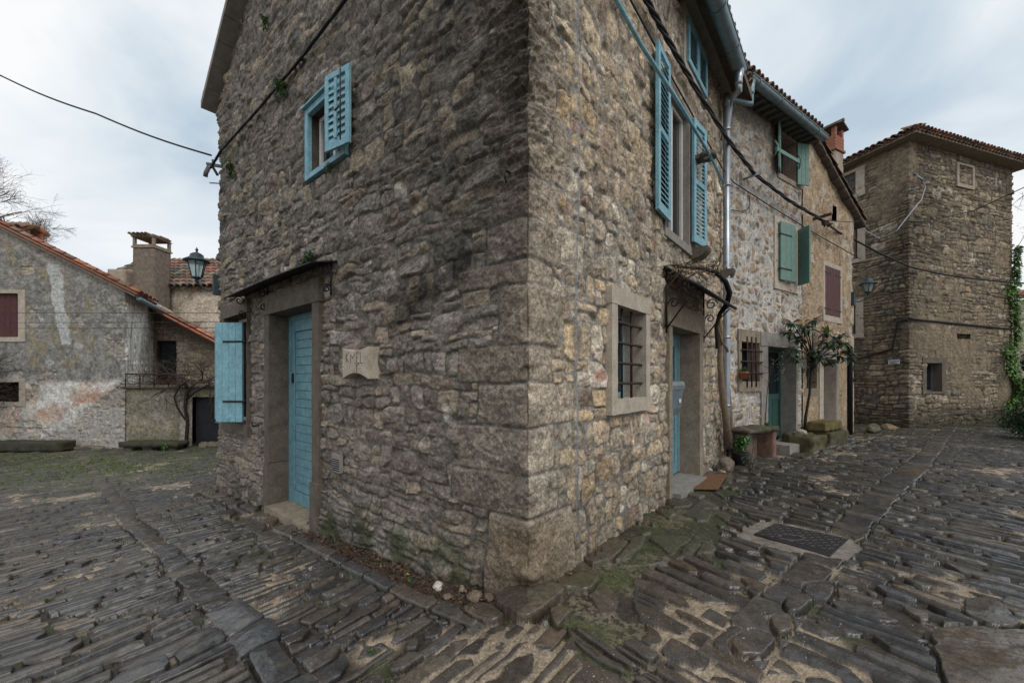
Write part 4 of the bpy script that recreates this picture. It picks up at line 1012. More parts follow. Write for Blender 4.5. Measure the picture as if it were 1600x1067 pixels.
# ================================================================ TOWER
TT = 6.55; TW = FT.s_(1581)
tL = 4.6
oT1 = (FT.s_(1446), FT.s_(1470), FT.sz(1446, 612)[1], FT.sz(1446, 567)[1])
oT2 = (FT.s_(1494), FT.s_(1515), FT.sz(1494, 529)[1], FT.sz(1494, 521)[1])
oT3 = (FTl.s_(1338), FTl.s_(1312), FTl.sz(1338, 303)[1], FTl.sz(1338, 268)[1])
oT4 = (FT.s_(1496), FT.s_(1517), FT.sz(1496, 288)[1], FT.sz(1496, 258)[1])
oT5 = (FTl.s_(1341), FTl.s_(1334), FTl.sz(1341, 404)[1], FTl.sz(1341, 352)[1])
oT6 = (FTl.s_(1338), FTl.s_(1331), FTl.sz(1338, 522)[1], FTl.sz(1338, 472)[1])
holes = [(oT1[0], oT1[1], oT1[2], oT1[3]), oT2, (-oT3[1], -oT3[0], oT3[2], oT3[3]), (-oT5[1], -oT5[0], oT5[2], oT5[3]), (-oT6[1], -oT6[0], oT6[2], oT6[3])]
eu = [h[i] for h in holes for i in (0, 1)]; ez = [h[i] for h in holes for i in (2, 3)]
u = axis([(-tL, .03), (-1.5, .022), (0, .018), (TW, .018), (TW+.3, .03), (TW+4, .06)], eu+[0, TW]); z = axis([(-2, .018), (TT+.02, .018)], ez); U, Z = np.meshgrid(u, z)
wu = U+(fbm(U*2.5+160, Z*3, 3, 0)-.5)*.12; wz = Z+(fbm(U*1.2+169, Z*1.8, 3, 3)-.5)*.16
d, sid, lx, ly, w, h = bricks(wu, wz, (.14, .26), (.22, .62), 131, gap=.009, split=.62, vsplit=.3, tilt=.08, cut=.4, k=90)
H = stone_relief(U, Z, d, sid, lx, ly, w, h, 8, ew=.02, rel=(.008, .034), face=.016, rough=.010)
C = palette(sid, 131, [((.215, .17, .12), 4), ((.175, .14, .10), 3), ((.25, .195, .135), 3), ((.29, .235, .17), 1.2), ((.14, .12, .095), 1.5)], .2)
C = C*(.55+.9*fbm(U*10, Z*14, 4, 3, .6))[..., None]; st = sstep(-.002, .012, d)
C = C*st[..., None]+np.array((.085, .07, .052))*(1-st)[..., None]
C = mixc(C, (.44, .40, .34), ((hsh(sid, 77) > .965)*sstep(.4, .55, fbm(U*9, Z*18, 3, 2)))*.75)
v = fbm(U*.9+7, Z*.8, 5, 5, .55)
pl_ = sstep(.52, .62, v+.13*np.exp(-((Z-1.0)/1.3)**2)-.05); C = C*(1-pl_*.75)[..., None]+(np.array((.185, .145, .10))*(.5+1.0*fbm(U*7, Z*7, 5, 3, .65))[..., None])*(pl_*.75)[..., None]; H = H*(1-pl_*.8)+.024*pl_*.8
C = C*(1-.3*sstep(.52, .66, fbm(U*.8+50, Z*.5, 4, 6)))[..., None]*1.12
C = C*(1-.35*np.exp(-(U/.5)**2)*sstep(4.8, 3.8, Z)*sstep(-.5, .8, Z))[..., None]
C = mixc(C, (.34, .31, .26), np.exp(-((U-.25+.25*(fbm(Z*2, Z*0, 2, 3)-.5))/.10)**2)*sstep(.4, .55, fbm(U*7, Z*5, 4, 1))*(Z < -.0)*.8)
C = C*(1-.45*sstep(-.3, -1.3, Z))[..., None]; C = mixc(C, (.035, .042, .018), sstep(-1.0, -1.4, Z)*.6)
tw = thing('stone_tower_house', 'square rubble stone tower with overhanging tiled roof at the end of the street', 'tower', (T0[0], T0[1], -1.45))
pe = FTl.pt(tL, 0, 0); pr_ = FT.pt(TW, 0, 0); pk = Vector((pr_.x, pr_.y))+Vector(dTl)*4
grid_wall('wall', [(-tL, pe.x, pe.y), (0, T0[0], T0[1]), (TW, pr_.x, pr_.y), (TW+4, pk.x, pk.y)], u, z, H, C, M['stonefar'], keepmask(u, z, holes), tw, .04)
OV = .34; zr_ = TT-.02
def cT(a, b, z_): # a along right face, b back along left face
    q = Vector(T0)+Vector(dT)*a+Vector(dTl)*b; return Vector((q.x, q.y, z_))
mb = MB(); slab(mb, [cT(-OV, -OV, zr_), cT(TW+OV, -OV, zr_), cT(TW+OV, 4.6, zr_), cT(-OV, 4.6, zr_)], .055)
for a in range(12):
    pass
o = mb.mk('eave_slab', 'dressed', tw)
mb = MB(); ap = .36*2.7
mb.add([cT(-OV, -OV, zr_+.056), cT(TW+OV, -OV, zr_+.056), cT(TW+OV, 4.6, zr_+.056), cT(-OV, 4.6, zr_+.056), cT(TW/2, 2.1, zr_+.056+.36*2.5)], [(0, 1, 4), (1, 2, 4), (2, 3, 4), (3, 0, 4), (0, 3, 2, 1)]); mb.mk('roof', 'dressed_dark', tw)
mb = MB(); dT3 = Vector((dT[0], dT[1], 0)); dL3 = Vector((dTl[0], dTl[1], 0))
pal = [(.24, .12, .08), (.20, .12, .085), (.16, .11, .085), (.28, .15, .10), (.13, .10, .08)]
barrel_tiles(mb, cT(-OV, -OV-.05, zr_+.045), dT3, dL3+Vector((0, 0, .36)), -dL3*.36+up3, int((TW+2*OV)/.16), 1, pu=.16, r=.065, seed=12, pal=pal); mb.mk('roof_tiles', 'tile', tw); mb = MB()
barrel_tiles(mb, cT(-OV-.05, -OV, zr_+.045), dL3, dT3+Vector((0, 0, .36)), -dT3*.36+up3, 31, 1, pu=.16, r=.065, seed=13, pal=pal)
mb.tube([cT(-OV-.02, -OV-.02, zr_+.12), cT(TW/2, 2.1, zr_+.12+.36*2.5)], .06, 8, (.2, .11, .08)); mb.mk('roof_tiles', 'tile', tw)
# tower windows
s0, s1, z0, z1 = oT1
p = surround(FT, 'window', tw, s0, s1, z0, z1, (.16, .2), .16, .06, 'dressed_dark', .03, .25, 51, .006)
casement(FT, p, s0, s1, z0, z1, -.2, 'grey_wood', .04)
mb = MB(); FT.box(mb, s0+.02, s0+.19, z0+.28, z0+.60, -.17, -.165); n_p = mb.mk('notice', 'whitesign', p)
mb = MB(); FT.box(mb, s0+.02, s0+.17, z0+.30, z0+.46, -.164, -.161); mb.mk('red_notice', 'redsign', p)
mb = MB(); FT.box(mb, s0-.1, s1+.1, z0-.12, z0-.01, -.2, -.05); mb.mk('room_light_block', 'shade_black', tw); mb = MB(); FT.box(mb, oT2[0]-.1, oT2[1]+.1, oT2[2]-.1, oT2[3]+.1, -.4, -.3); mb.mk('room_light_block', 'shade_black', tw)
s0, s1, z0, z1 = oT4
mb = MB()
for (a, b, c_, e_) in ((s0-.1, s0, z0-.08, z1+.06), (s1, s1+.1, z0-.08, z1+.06), (s0, s1, z0-.08, z0+.02), (s0, s1, z1, z1+.06)): FT.box(mb, a, b, c_, e_, -.05, .045)
o = mb.mk('blocked_window_frame', 'plasterpale', tw); roughen(o, .006, .06, 8, 3)
s0, s1, z0, z1 = oT3
p = surround(FTl, 'window', tw, s0, s1, z0, z1, (.24, .1), .08, .12, 'dressed_pale', .035, .2, 52, .004)
G = leaf_frame(FTl, s0, -.08, 0, 1); plank_leaf(G, p, (s1-s0)*.5, z0, z1, 4, 'grey_wood', .03, 'shutter', (z0+.2, z1-.2))
G = leaf_frame(FTl, s1, -.08, 0, -1); plank_leaf(G, p, (s1-s0)*.5-.01, z0, z1, 4, 'grey_wood', .03, 'shutter', (z0+.2, z1-.2))
for s0, s1, z0, z1 in (oT5, oT6):
    p = surround(FTl, 'window', tw, s0, s1, z0, z1, (.2, .2), .08, .12, 'dressed_pale', .04, .2, 53, .004)
    mb = MB(); FTl.box(mb, s0, s1, z0, z1, -.12, -.1); mb.mk('pane', 'grey_wood', p)
# street name plate
a0, b1 = FTl.sz(1406, 562, .05); a1, b0 = FTl.sz(1388, 569, .05)
sgn = MB(); FTl.box(sgn, a0, a1, b0, b1, .04, .06); sg = sgn.mk('street_sign', 'whitesign', None, .008)
tag(sg, 'small white name plate with two lines of black lettering on the dark tower wall', 'sign')
mb = MB(); 
for ln, n in ((.68, 16), (.30, 11)):
    for k in range(n):
        if k in (3, 8, 12): continue
        x = a1-(a1-a0)*(.10+.8*(k/15 if ln > .5 else .12+k/15)); zz_ = b0+(b1-b0)*ln; FTl.box(mb, x-.009, x+.009, zz_-.012, zz_+.012, .06, .063)
o = mb.mk('lettering', 'ink', None, 0, False); setparent(o, sg)
# iron roof cable duct across the tower
# ================================================================ LEFT: gable house with patchy render
def fx(F, px): return F.s_(px)
s195 = FL.s_(195); YL = 12.0
uL = [(-24.0, .08), (-17, .022), (s195-.5, .016), (s195+1.5, .02)]
oL1 = opening(FL, -60, 33, 459, 527, 0); oL2 = opening(FL, -70, 34, 597, 628, 0)
LS = 2.7    # depth of the visible return wall
eu = [oL1[0], oL1[1], oL2[0], oL2[1], s195]
u = axis([(-24.0, .08), (-17, .022), (s195, .016), (s195+LS+4, .02)], eu); z = axis([(-2.5, .016), (7.6, .02)], [oL1[2], oL1[3], oL2[2], oL2[3]])
U, Z = np.meshgrid(u, z)
def rzL(x): return 2.62+.505*(s195-x)
wu = U+(fbm(U*3+260, Z*3, 3, 0)-.5)*.1; wz = Z+(fbm(U*2+269, Z*2.3, 3, 3)-.5)*.1
d, sid, lx, ly, w, h = bricks(wu, wz, (.14, .26), (.16, .42), 231, gap=.012, split=.5, vsplit=.4, tilt=.14, cut=.7, k=80)
Hs = stone_relief(U, Z, d, sid, lx, ly, w, h, 8, ew=.02, rel=(.0, .02), face=.014, rough=.008)
Cs = palette(sid, 231, [((.30, .26, .20), 4), ((.24, .21, .17), 3), ((.34, .28, .19), 1.5)], .25); st = sstep(0, .012, d); Cs = Cs*(.6+.8*fbm(U*12, Z*12, 4, 2, .6))[..., None]
Cs = Cs*st[..., None]+np.array((.30, .28, .25))*(1-st)[..., None]
n1_ = fbm(U*1.1+3, Z*1.1, 6, 1, .6); n2_ = fbm(U*6, Z*6, 5, 4, .65); n3_ = fbm(U*3+8, Z*2, 5, 6, .6)
dark = np.array((.215, .205, .19))*(.35+1.35*n2_)[..., None]; pale = np.array((.62, .60, .57))*(.55+.8*n3_)[..., None]
Cp = mixc(dark, (.34, .33, .31), sstep(.56, .68, fbm(U*9, Z*9, 4, 3, .6))*.6)
Cp = mixc(Cp, (.27, .225, .13), sstep(.55, .7, n3_)*.55)
lowm = sstep(-.02, -.22, Z+.35*(n1_-.5)); Cp = Cp*(1-lowm)[..., None]+pale*lowm[..., None]
Cp = mixc(Cp, (.42, .27, .18), lowm*sstep(.52, .66, fbm(U*1.6+20, Z*1.9+3, 5, 5, .6))*.55)
oc = np.exp(-((Z-(-1.15+.33*(U-s195+2.6)))/.16)**2)*sstep(s195-2.8, s195-2.3, U)*sstep(s195-.2, s195-.6, U); Cp = mixc(Cp, (.44, .22, .13), oc*sstep(.38, .6, n3_)*.75)
fl = np.exp(-((Z+1.35)/.3)**2)*(U < s195-2.2); Cp = mixc(Cp, (.40, .29, .20), fl*.5)
# pale patch of repair running down from the roof
pp_ = np.abs(U-(s195-1.85-.12*(Z-1.5)+.22*(fbm(Z*1.7, Z*0, 3, 2)-.5)))-(.17+.22*(fbm(Z*2.4+4, U*2, 3, 3)-.5)); patch = sstep(.03, -.03, pp_)*(Z > 1.0)*(Z < 3.4)
Cp = mixc(Cp, (.46, .47, .46), patch*.92)
for cx_, cz_, r_ in ((s195-2.5, 1.75, .16), (s195-1.35, .95, .18), (s195-2.2, .45, .15), (s195-3.9, 3.2, .2), (s195-3.3, .0, .25)):
    q = np.exp(-((U-cx_)**2+((Z-cz_)*1.6)**2)/r_**2*1.3); Cp = mixc(Cp, (.42, .44, .44), sstep(.4, .55, q)*.8)
expo = np.maximum(sstep(.60, .67, n1_+.05*np.sin(U*2)), sstep(.75, .35, (Z+2.3)+.5*(n3_-.5)))
rt_ = sstep(-1.2, -1.5, Z-.9*(U-s195+1.5)+.3*(n3_-.5))*(U > s195-2.6); expo = np.maximum(expo, rt_)
expo = np.maximum(expo, sstep(rzL(U)-.35, rzL(U)-.2, Z+.2*(n3_-.5))*.8)
Cs = mixc(Cs, (.42, .40, .38), .5*(Z < -.9))
C = Cp*(1-expo)[..., None]+Cs*expo[..., None]; H = (.026+.014*n2_)*(1-expo)+Hs*expo
H += .02*sstep(-1.58, -1.56, Z+.03*(U-s195))*(U < s195-2.2)
wside = (U > s195+.01)
wh = np.array((.82, .80, .76))*(.45+.85*fbm(U*5, Z*2.2, 5, 6, .6))[..., None]; wh = mixc(wh, (.20, .18, .13), sstep(.58, .72, fbm(U*12, Z*3, 4, 2, .6))*.7); C = np.where(wside[..., None], wh, C)
lf = thing('gable_house', 'low house with patchy grey and white render and terracotta roof edge, leftmost in the square', 'house', (-16, 12, -2.15))
def tp(a, b): return b < np.where(a < s195+.01, rzL(a), 2.75)
grid_wall('wall', [(-24, -24, YL), (s195, s195, YL), (s195+LS+4, s195-.475*(LS+4), YL+.88*(LS+4))], u, z, H, C, M['stonefar'],
          keepmask(u, z, [(oL1[0], oL1[1], oL1[2], oL1[3]), (oL2[0], oL2[1], oL2[2], oL2[3])], tp), lf, .03)
s0, s1, z0, z1 = oL1; p = surround(FL, 'window', lf, s0, s1, z0, z1, (.2, .20), .10, .14, 'dressed_pale', .075, .2, 61, .004)
G = leaf_frame(FL, s0, -.06, 0, 1); plank_leaf(G, p, (s1-s0)/2, z0, z1, 5, 'red', .03, 'shutter'); G = leaf_frame(FL, s1, -.06, 0, -1); plank_leaf(G, p, (s1-s0)/2-.01, z0, z1, 5, 'red', .03, 'shutter')
s0, s1, z0, z1 = oL2; p = surround(FL, 'window', lf, s0, s1, z0, z1, (.2, .18), .10, .12, 'dressed_pale', .07, .3, 62, .004)
mb = MB(); FL.box(mb, s0-.1, s1+.1, z0-.1, z1+.1, -.5, -.32); mb.mk('room_light_block', 'shade_black', p)
mb = MB()
for k in range(7):
    a = s0+.1+k*.32; mb.tube([FL.pt(a, -.05, z1), FL.pt(min(a+.75, s1), -.05, z0)], .007, 5); mb.tube([FL.pt(a, -.06, z0), FL.pt(min(a+.3, s1), -.06, z1)], .006, 5)
mb.mk('window_bars', 'iron', p)
mb = MB()   # roof plane, verge lath and tiles
x0_, x1_ = -24.0, s195+.42
slab(mb, [(x0_, YL-.14, rzL(x0_)), (x1_, YL-.14, rzL(x1_)), (x1_-.54*7, YL-.14+7, rzL(x1_)), (x0_-.54*7, YL-.14+7, rzL(x0_))], .07); mb.mk('roof', 'dressed_pale', lf)
dv = Vector((1, 0, -.505)).normalized(); mb = MB()
pal = [(.34, .14, .08), (.28, .12, .075), (.38, .18, .11), (.26, .14, .10), (.22, .15, .11)]
nT_ = int((x1_-x0_)/dv.x/.36)+1
barrel_tiles(mb, (x1_+.08, YL-.1, rzL(x1_+.08)+.10), (-.475, .88, 0), -dv, (.505, .27, 1), 9, nT_, seed=31, pal=pal)
mb.tube([(x0_, YL-.17, rzL(x0_)+.10), (x1_+.1, YL-.17, rzL(x1_+.1)+.10)], .045, 8, (.24, .11, .075)); mb.mk('roof_tiles', 'tile', lf)
gp_ = MB(); gp_.tube([(x1_+.06, YL-.05, rzL(x1_)-.06), (x1_+.06-.54*3.2, YL-.05+3.2, rzL(x1_)-.10)], .07, 10); gp_.mk('gutter', 'zinc_dark', lf)
q = PX(42, 352, 14.2); chimney('chimney', lf, (q.x, q.y), .62, .5, 3.6, PX(42, 363, 14.2).z, .0, .34, 'brick', 'brick', hat='tiles', opening_h=.26)
q = PX(238, 370, 16.4); chimney('chimney', lf, (q.x, q.y), .86, .8, 1.6, PX(238, 376, 16.4).z, .0, .42, 'plasterchim', 'dressed', hat='flat', opening_h=.28)
# ---------------------------------------------------------------- wing with a terrace, set back
wg = thing('terrace_wing', 'recessed stone wing with dark upstairs door and low tiled roof behind the terrace', 'house', (-10, YE, -2.15))
oE1 = opening(FE, 244, 276, 532, 605, 244)
xE0 = s195-.54*(YE-YL)-.1; u = axis([(xE0, .02), (-6.5, .02)], [oE1[0], oE1[1]]); z = axis([(-2.4, .02), (2.7, .02)], [oE1[2], oE1[3]])
U, Z = np.meshgrid(u, z); wu = U+(fbm(U*3+360, Z*3, 3, 0)-.5)*.08; wz = Z+(fbm(U*2+369, Z*2.3, 3, 3)-.5)*.06
d, sid, lx, ly, w, h = bricks(wu, wz, (.12, .2), (.2, .5), 331, gap=.010, split=.4, vsplit=.3, tilt=.06, cut=.3, k=90)
H = stone_relief(U, Z, d, sid, lx, ly, w, h, 8, ew=.02, rel=(.004, .02), face=.01, rough=.007)
C = palette(sid, 331, [((.25, .20, .15), 4), ((.20, .165, .125), 3), ((.30, .24, .17), 2)], .2); C = C*(.6+.8*fbm(U*9, Z*9, 4, 3, .6))[..., None]; st = sstep(0, .012, d); C = C*st[..., None]+np.array((.16, .135, .105))*(1-st)[..., None]
def rzE(x): return 2.05-.53*(x+12.05)
C = mixc(C, (.30, .27, .24), (np.exp(-((U-oE1[1]-.12)/.22)**2))*(Z < 1.3)*.6)
grid_wall('wall', [(xE0, xE0, YE), (-6.5, -6.5, YE)], u, z, H, C, M['stonefar'], keepmask(u, z, [oE1], lambda a, b: b < rzE(a)), wg)
s0, s1, z0, z1 = oE1
mb = MB(); FE.box(mb, s0, s0+.06, z0, z1, -.14, -.06); FE.box(mb, s1-.06, s1, z0, z1, -.14, -.06); FE.box(mb, s0+.06, s1-.06, z1-.06, z1, -.14, -.061); FE.box(mb, s0+.06, s1-.06, z0, z0+.5, -.13, -.08); dE = mb.mk('door', 'bark_dark', wg)
mb = MB(); FE.box(mb, s0+.05, s1-.05, z0+.49, z1-.05, -.12, -.11); mb.mk('pane', 'glass', dE)
mb = MB(); xr0, xr1, yr = xE0-.1, -9.3, YE-.42
slab(mb, [(xr0, yr, rzE(xr0)), (xr1, yr, rzE(xr1)), (xr1-.54*5, yr+5, rzE(xr1)), (xr0-.54*5, yr+5, rzE(xr0))], .07)
for k in range(2): 
    y_ = yr+.06+k*.07*(k > 3)+k*.05; mb.hexa([Vector(p_) for p_ in ((xr0, y_, rzE(xr0)-.1), (xr1-.05, y_, rzE(xr1-.05)-.1), (xr1-.05, y_+.045, rzE(xr1-.05)-.1), (xr0, y_+.045, rzE(xr0)-.1))]+[Vector(p_) for p_ in ((xr0, y_, rzE(xr0)-.002), (xr1-.05, y_, rzE(xr1-.05)-.002), (xr1-.05, y_+.045, rzE(xr1-.05)-.002), (xr0, y_+.045, rzE(xr0)-.002))])
mb.mk('roof', 'bark', wg)
dv = Vector((1, 0, -.53)).normalized(); mb = MB(); barrel_tiles(mb, (xr1+.08, yr+.05, rzE(xr1+.08)+.10), (-.475, .88, 0), -dv, (.53, .28, 1), 14, 11, seed=33, pal=pal); mb.tube([(xr0, yr-.04, rzE(xr0)+.09), (xr1, yr-.04, rzE(xr1)+.09)], .045, 8, (.36, .13, .08)); mb.mk('roof_tiles', 'tile', wg)
# terrace block with the dark cellar door
FQ = Frame((0, 12.05), (1, 0), (0, -1)); tz = FQ.sz(260, 606)[1]
tr = thing('stone_terrace', 'raised mossy rendered terrace with rusty railing and a black cellar door beneath it', 'terrace', (-10, 12.05, -2.15))
oE2 = opening(FQ, 301, 345, 620, 702, 301)
u = axis([(s195, .02), (-6, .02)], [oE2[0], oE2[1]]); z = axis([(-2.4, .02), (tz, .02)], [oE2[3]]); U, Z = np.meshgrid(u, z)
n2_ = fbm(U*5, Z*5, 5, 4, .65); C = np.array((.26, .235, .20))*(.45+1.0*n2_)[..., None]; H = .03*n2_
C = mixc(C, (.10, .105, .055), sstep(-.55, -.35, Z+.3*(n2_-.5))*.85); C = mixc(C, (.12, .12, .07), sstep(-1.35, -1.9, Z+.4*(n2_-.5))*.7); C = mixc(C, (.34, .28, .19), np.exp(-((Z+1.5)/.25)**2)*.4)
C = mixc(C, (.16, .15, .09), sstep(.5, .62, fbm(U*1.2+5, Z*1.2, 5, 2, .6))*.5)
fr_ = sstep(.02, -.02, np.abs(U-(oE2[0]-.2))-.17); C = mixc(C, (.30, .27, .23), fr_*.8*(Z < tz-.25)); C = mixc(C, (.19, .175, .11), (np.abs(Z-(oE2[3]+.14)) < .14)*(U > oE2[0]-.5)*.8)
grid_wall('wall', [(s195, s195, 12.05), (-6, -6, 12.05)], u, z, H, C, M['stonefar'], keepmask(u, z, [(oE2[0], oE2[1], -3, oE2[3])]), tr)
mb = MB(); mb.box(xE0, -6, 11.98, YE, tz-.02, tz+.06); o = mb.mk('coping', 'dressed_dark', tr); roughen(o, .012, .1, 5, 3)
G = leaf_frame(FQ, oE2[0], -.16, 0, 1); plank_leaf(G, tr, oE2[1]-oE2[0], -2.4, oE2[3], 22, 'black_wood', .04, 'door', (), None, True)
q = FQ.P(335, 661, -.10); mb = MB(); mb.tube([q, q+Vector((.05, -.04, .03)), q+Vector((.14, -.05, .0)), q+Vector((.17, -.04, .06))], .012, 6); mb.mk('handle', 'zinc', tr)
ra = FQ.pt(FQ.s_(192), -.05, 0).x; rb_ = FQ.s_(292); mb = MB(); zt_ = FQ.sz(240, 584)[1]
mb.tube([(ra, 12.0, zt_), (rb_, 12.0, zt_-.03)], .022, 6); mb.tube([(ra, 12.0, tz+.12), (rb_, 12.0, tz+.12)], .01, 5)
for k in range(5): x = ra+(rb_-ra)*(k+.3)/4.5; mb.tube([(x, 12.0, tz), (x, 12.0, zt_)], .014, 6)
mb.mk('railing', 'iron', tr)
# ---------------------------------------------------------------- rear house with old clay roof
bk = thing('rear_house', 'rear house with lichened clay tile roof and cream plaster seen behind the tall chimney', 'house', (-14, 17, -2))
xe0, xe1 = PX(172, 0, 18).x, -7.0; ze = PX(0, 449, 17).z; zr2 = PX(0, 413, 19.6).z
FBk = Frame((0, 17.0), (1, 0), (0, -1)); u = axis([(xe0+.2, .04), (xe1, .04)]); z = axis([(-2.4, .05), (ze+.02, .04)]); U, Z = np.meshgrid(u, z)
n2_ = fbm(U*2, Z*2, 5, 4, .6); C = np.array((.60, .52, .43))*(.5+.9*n2_)[..., None]; C = mixc(C, (.22, .18, .12), sstep(.52, .6, fbm(U*1.1+3, Z*1.3, 5, 1, .6))*.7); C = mixc(C, (.10, .11, .07), sstep(2.0, .8, Z-.25*U-3)*.5)
grid_wall('wall', [(xe0+.2, xe0+.2, 17), (xe1, xe1, 17)], u, z, .03*n2_, C, M['stonefar'], None, bk)
mb = MB(); mb.add([(xe0, 17.0-.05, ze), (xe1, 16.95, ze), (xe1, 19.6, zr2-.05), (xe0, 19.6, zr2-.05), (xe1, 22, ze), (xe0, 22, ze), (xe0, 17.1, -2.4), (xe1, 17.1, -2.4), (xe0, 22, -2.4), (xe1, 22, -2.4)],
                   [(0, 1, 2, 3), (3, 2, 4, 5), (0, 3, 5, 8, 6), (1, 7, 9, 4, 2), (5, 4, 9, 8)]); mb.mk('roof', 'dressed_dark', bk)
sl_ = (zr2-ze)/2.6; palo = [(.20, .13, .10), (.26, .16, .12), (.16, .13, .11), (.22, .19, .14), (.13, .115, .10), (.33, .17, .12)]
mb = MB(); Ls = math.hypot(2.6, zr2-ze); nr_ = int(Ls/.40)+1
barrel_tiles(mb, (xe0+.1, 16.72, ze-.08), (1, 0, 0), (0, 1, sl_), (0, -sl_, 1), int((xe1-xe0)/.27), nr_+1, pu=.27, pv=.40, r=.12, seed=35, pal=palo)
mb.tube([(xe0, 19.6, zr2+.06), (xe1, 19.6, zr2+.06)], .12, 8, (.20, .15, .12)); mb.mk('roof_tiles', 'tile', bk)
xr = PX(300, 0, 18.2).x; mb = MB()
a_ = Vector((xr, 17.9, ze+sl_*.95+.06+.1)); 
mb.hexa([a_, a_+Vector((.85, 0, 0)), a_+Vector((.85, 1.0, sl_*1.0)), a_+Vector((0, 1.0, sl_*1.0))]+[x+Vector((0, -.02, .05)) for x in (a_, a_+Vector((.85, 0, 0)), a_+Vector((.85, 1.0, sl_)), a_+Vector((0, 1.0, sl_)))], (.5, .10, .09))
for k in range(7): x = xr+.06+k*.12; mb.tube([(x, 17.9, a_.z+.06), (x, 18.88, a_.z+.06+sl_*.98)], .025, 6, (.5, .10, .09))
mb.mk('red_roof_sheet', 'tile', bk)
q = PX(183, 440, 16.0); mb = MB(); mb.box(q.x-.4, q.x+.25, 16, 16.6, 1, PX(0, 420, 16).z); # small stack top left of the chimney
o = mb.mk('chimney', 'plasterpale', bk); roughen(o, .01, .1, 6, 4)
# ================================================================ distant garden wall on the right
gwl = thing('garden_wall', 'pale stone outbuilding with clay tile edge beyond the tower, at the right edge', 'wall', (22, 15.5, -1.4))
FG = Frame((17.5, 15.0), (1, 0), (0, -1)); u = axis([(0, .04), (8, .05)]); z = axis([(-1.9, .03), (2.9, .03)]); U, Z = np.meshgrid(u, z)
d, sid, lx, ly, w, h = bricks(U, Z+(fbm(U*2, Z*2, 2, 1)-.5)*.06, (.16, .28), (.2, .5), 431, gap=.012, split=.5, k=80)
H = stone_relief(U, Z, d, sid, lx, ly, w, h, 8); C = palette(sid, 431, [((.36, .31, .25), 3), ((.30, .26, .21), 3)], .2)*(.6+.8*fbm(U*5, Z*5, 4, 2))[..., None]
grid_wall('wall', [(0, 17.5, 15), (8, 25.5, 15)], u, z, H, C, M['stonefar'], None, gwl)
mb = MB(); mb.box(17.5, 25.5, 15.05, 18, -1.9, 2.9); mb.mk('roof', 'dressed_dark', gwl)
mb = MB(); barrel_tiles(mb, (17.5, 14.8, 2.95), (1, 0, 0), (0, 1, .35), (0, -.35, 1), 32, 4, pu=.25, seed=37, pal=pal); mb.mk('roof_tiles', 'tile', gwl)
# ================================================================ PAVING
dS = np.array((.77, .638)); oS = np.array((1.36, 2.18))          # gutter strip of the right street
a_lo = np.concatenate([np.linspace(-7, -2.7, 30)[:-1], np.linspace(-2.7, -1.38, 190)[:-1]]); a_mid = np.linspace(-1.38, 1.38, 1500); a_hi = np.concatenate([np.linspace(1.38, 2.7, 190)[1:], np.linspace(2.7, 7, 30)[1:]])
av = np.concatenate([a_lo, a_mid, a_hi])
ys = [.35]
while ys[-1] < 70:
    y_ = ys[-1]
    if y_ < 1.6: s_ = .025
    else: s_ = y_*.0019
    if y_ > 14: s_ = y_*.006
    ys.append(y_+min(s_, .6))
yv = np.array(ys); print('paving grid', len(av), len(yv))
A_, Y_ = np.meshgrid(av, yv); X_ = A_*Y_; handm = np.zeros(X_.shape, bool)
XR, YR = X_, Y_; X_ = np.clip(X_, -26, 26); Y_ = np.clip(Y_, 0, 26)
rel = np.stack([X_-C0[0], Y_-C0[1]], -1)
ta = rel@np.array(dA); oa = rel@np.array(nA)      # along A, distance out of A
tb = rel@np.array(dB); ob = rel@np.array(nB)
tc_ = (X_-C1[0])*dC[0]+(Y_-C1[1])*dC[1]; oc_ = (X_-C1[0])*nC[0]+(Y_-C1[1])*nC[1]
rS = np.stack([X_-oS[0], Y_-oS[1]], -1); ts = rS@dS; os_ = rS@np.array((dS[1], -dS[0]))   # + = right of strip
wob = (fbm(X_*.9, Y_*.9, 3, 1)-.5)*.16
zoneL = (X_ < .30+(2.42-Y_)*.12+wob*.6)
zoneL = np.where(Y_ > 2.45, X_ < .1, zoneL)
w1 = (fbm(X_*1.6, Y_*1.6, 2, 2)-.5)*.16; w2 = (fbm(X_*1.7+30, Y_*1.7, 2, 5)-.5)*.13; w3 = (fbm(X_*11, Y_*11, 2, 5)-.5)*.014
# left street: stones lie across the street (long axis along B), stacked along A
ang = .10*np.sin(ta*.5)
dl, il, lxl, lyl, wl, hl = bricks(oa+w1+.12*(ta*.3), ta+w2+w3-.05*oa, (.070, .14), (.20, .62), 61, gap=.0095, split=.16, vsplit=.12, tilt=.03, cut=.45, k=120)
dr, ir, lxr, lyr, wr, hr = bricks(os_+w1, ts+w2+w3+.10*os_, (.070, .14), (.20, .62), 67, gap=.0095, split=.16, vsplit=.12, tilt=.03, cut=.5, k=120)
# larger stones near the camera on the right
db, ib, lxb, lyb, wb, hb_ = bricks(os_+w1+7, ts+w2+w3+.05*os_, (.11, .20), (.30, .75), 69, gap=.012, split=.28, vsplit=.15, tilt=.05, cut=.6, k=90)
big = (ts < .9+wob*2) & (os_ > -1.2)
bigL = zoneL & (Y_+.25*X_ < 2.15+wob*2)
d3_, i3_, a3_, b3_, c3_, e3_ = bricks(oa+w1+40+.12*(ta*.3), ta+w2+w3-.05*oa, (.10, .18), (.30, .80), 62, gap=.010, split=.2, vsplit=.1, tilt=.05, cut=.5, k=100)
dl = np.where(bigL, d3_, dl); il = np.where(bigL, i3_+70000, il); lxl = np.where(bigL, a3_, lxl); lyl = np.where(bigL, b3_, lyl); wl = np.where(bigL, c3_, wl); hl = np.where(bigL, e3_, hl)
d = np.where(zoneL, dl, np.where(big, db, dr)); sid = np.where(zoneL, il, np.where(big, ib+90000, ir+50000))
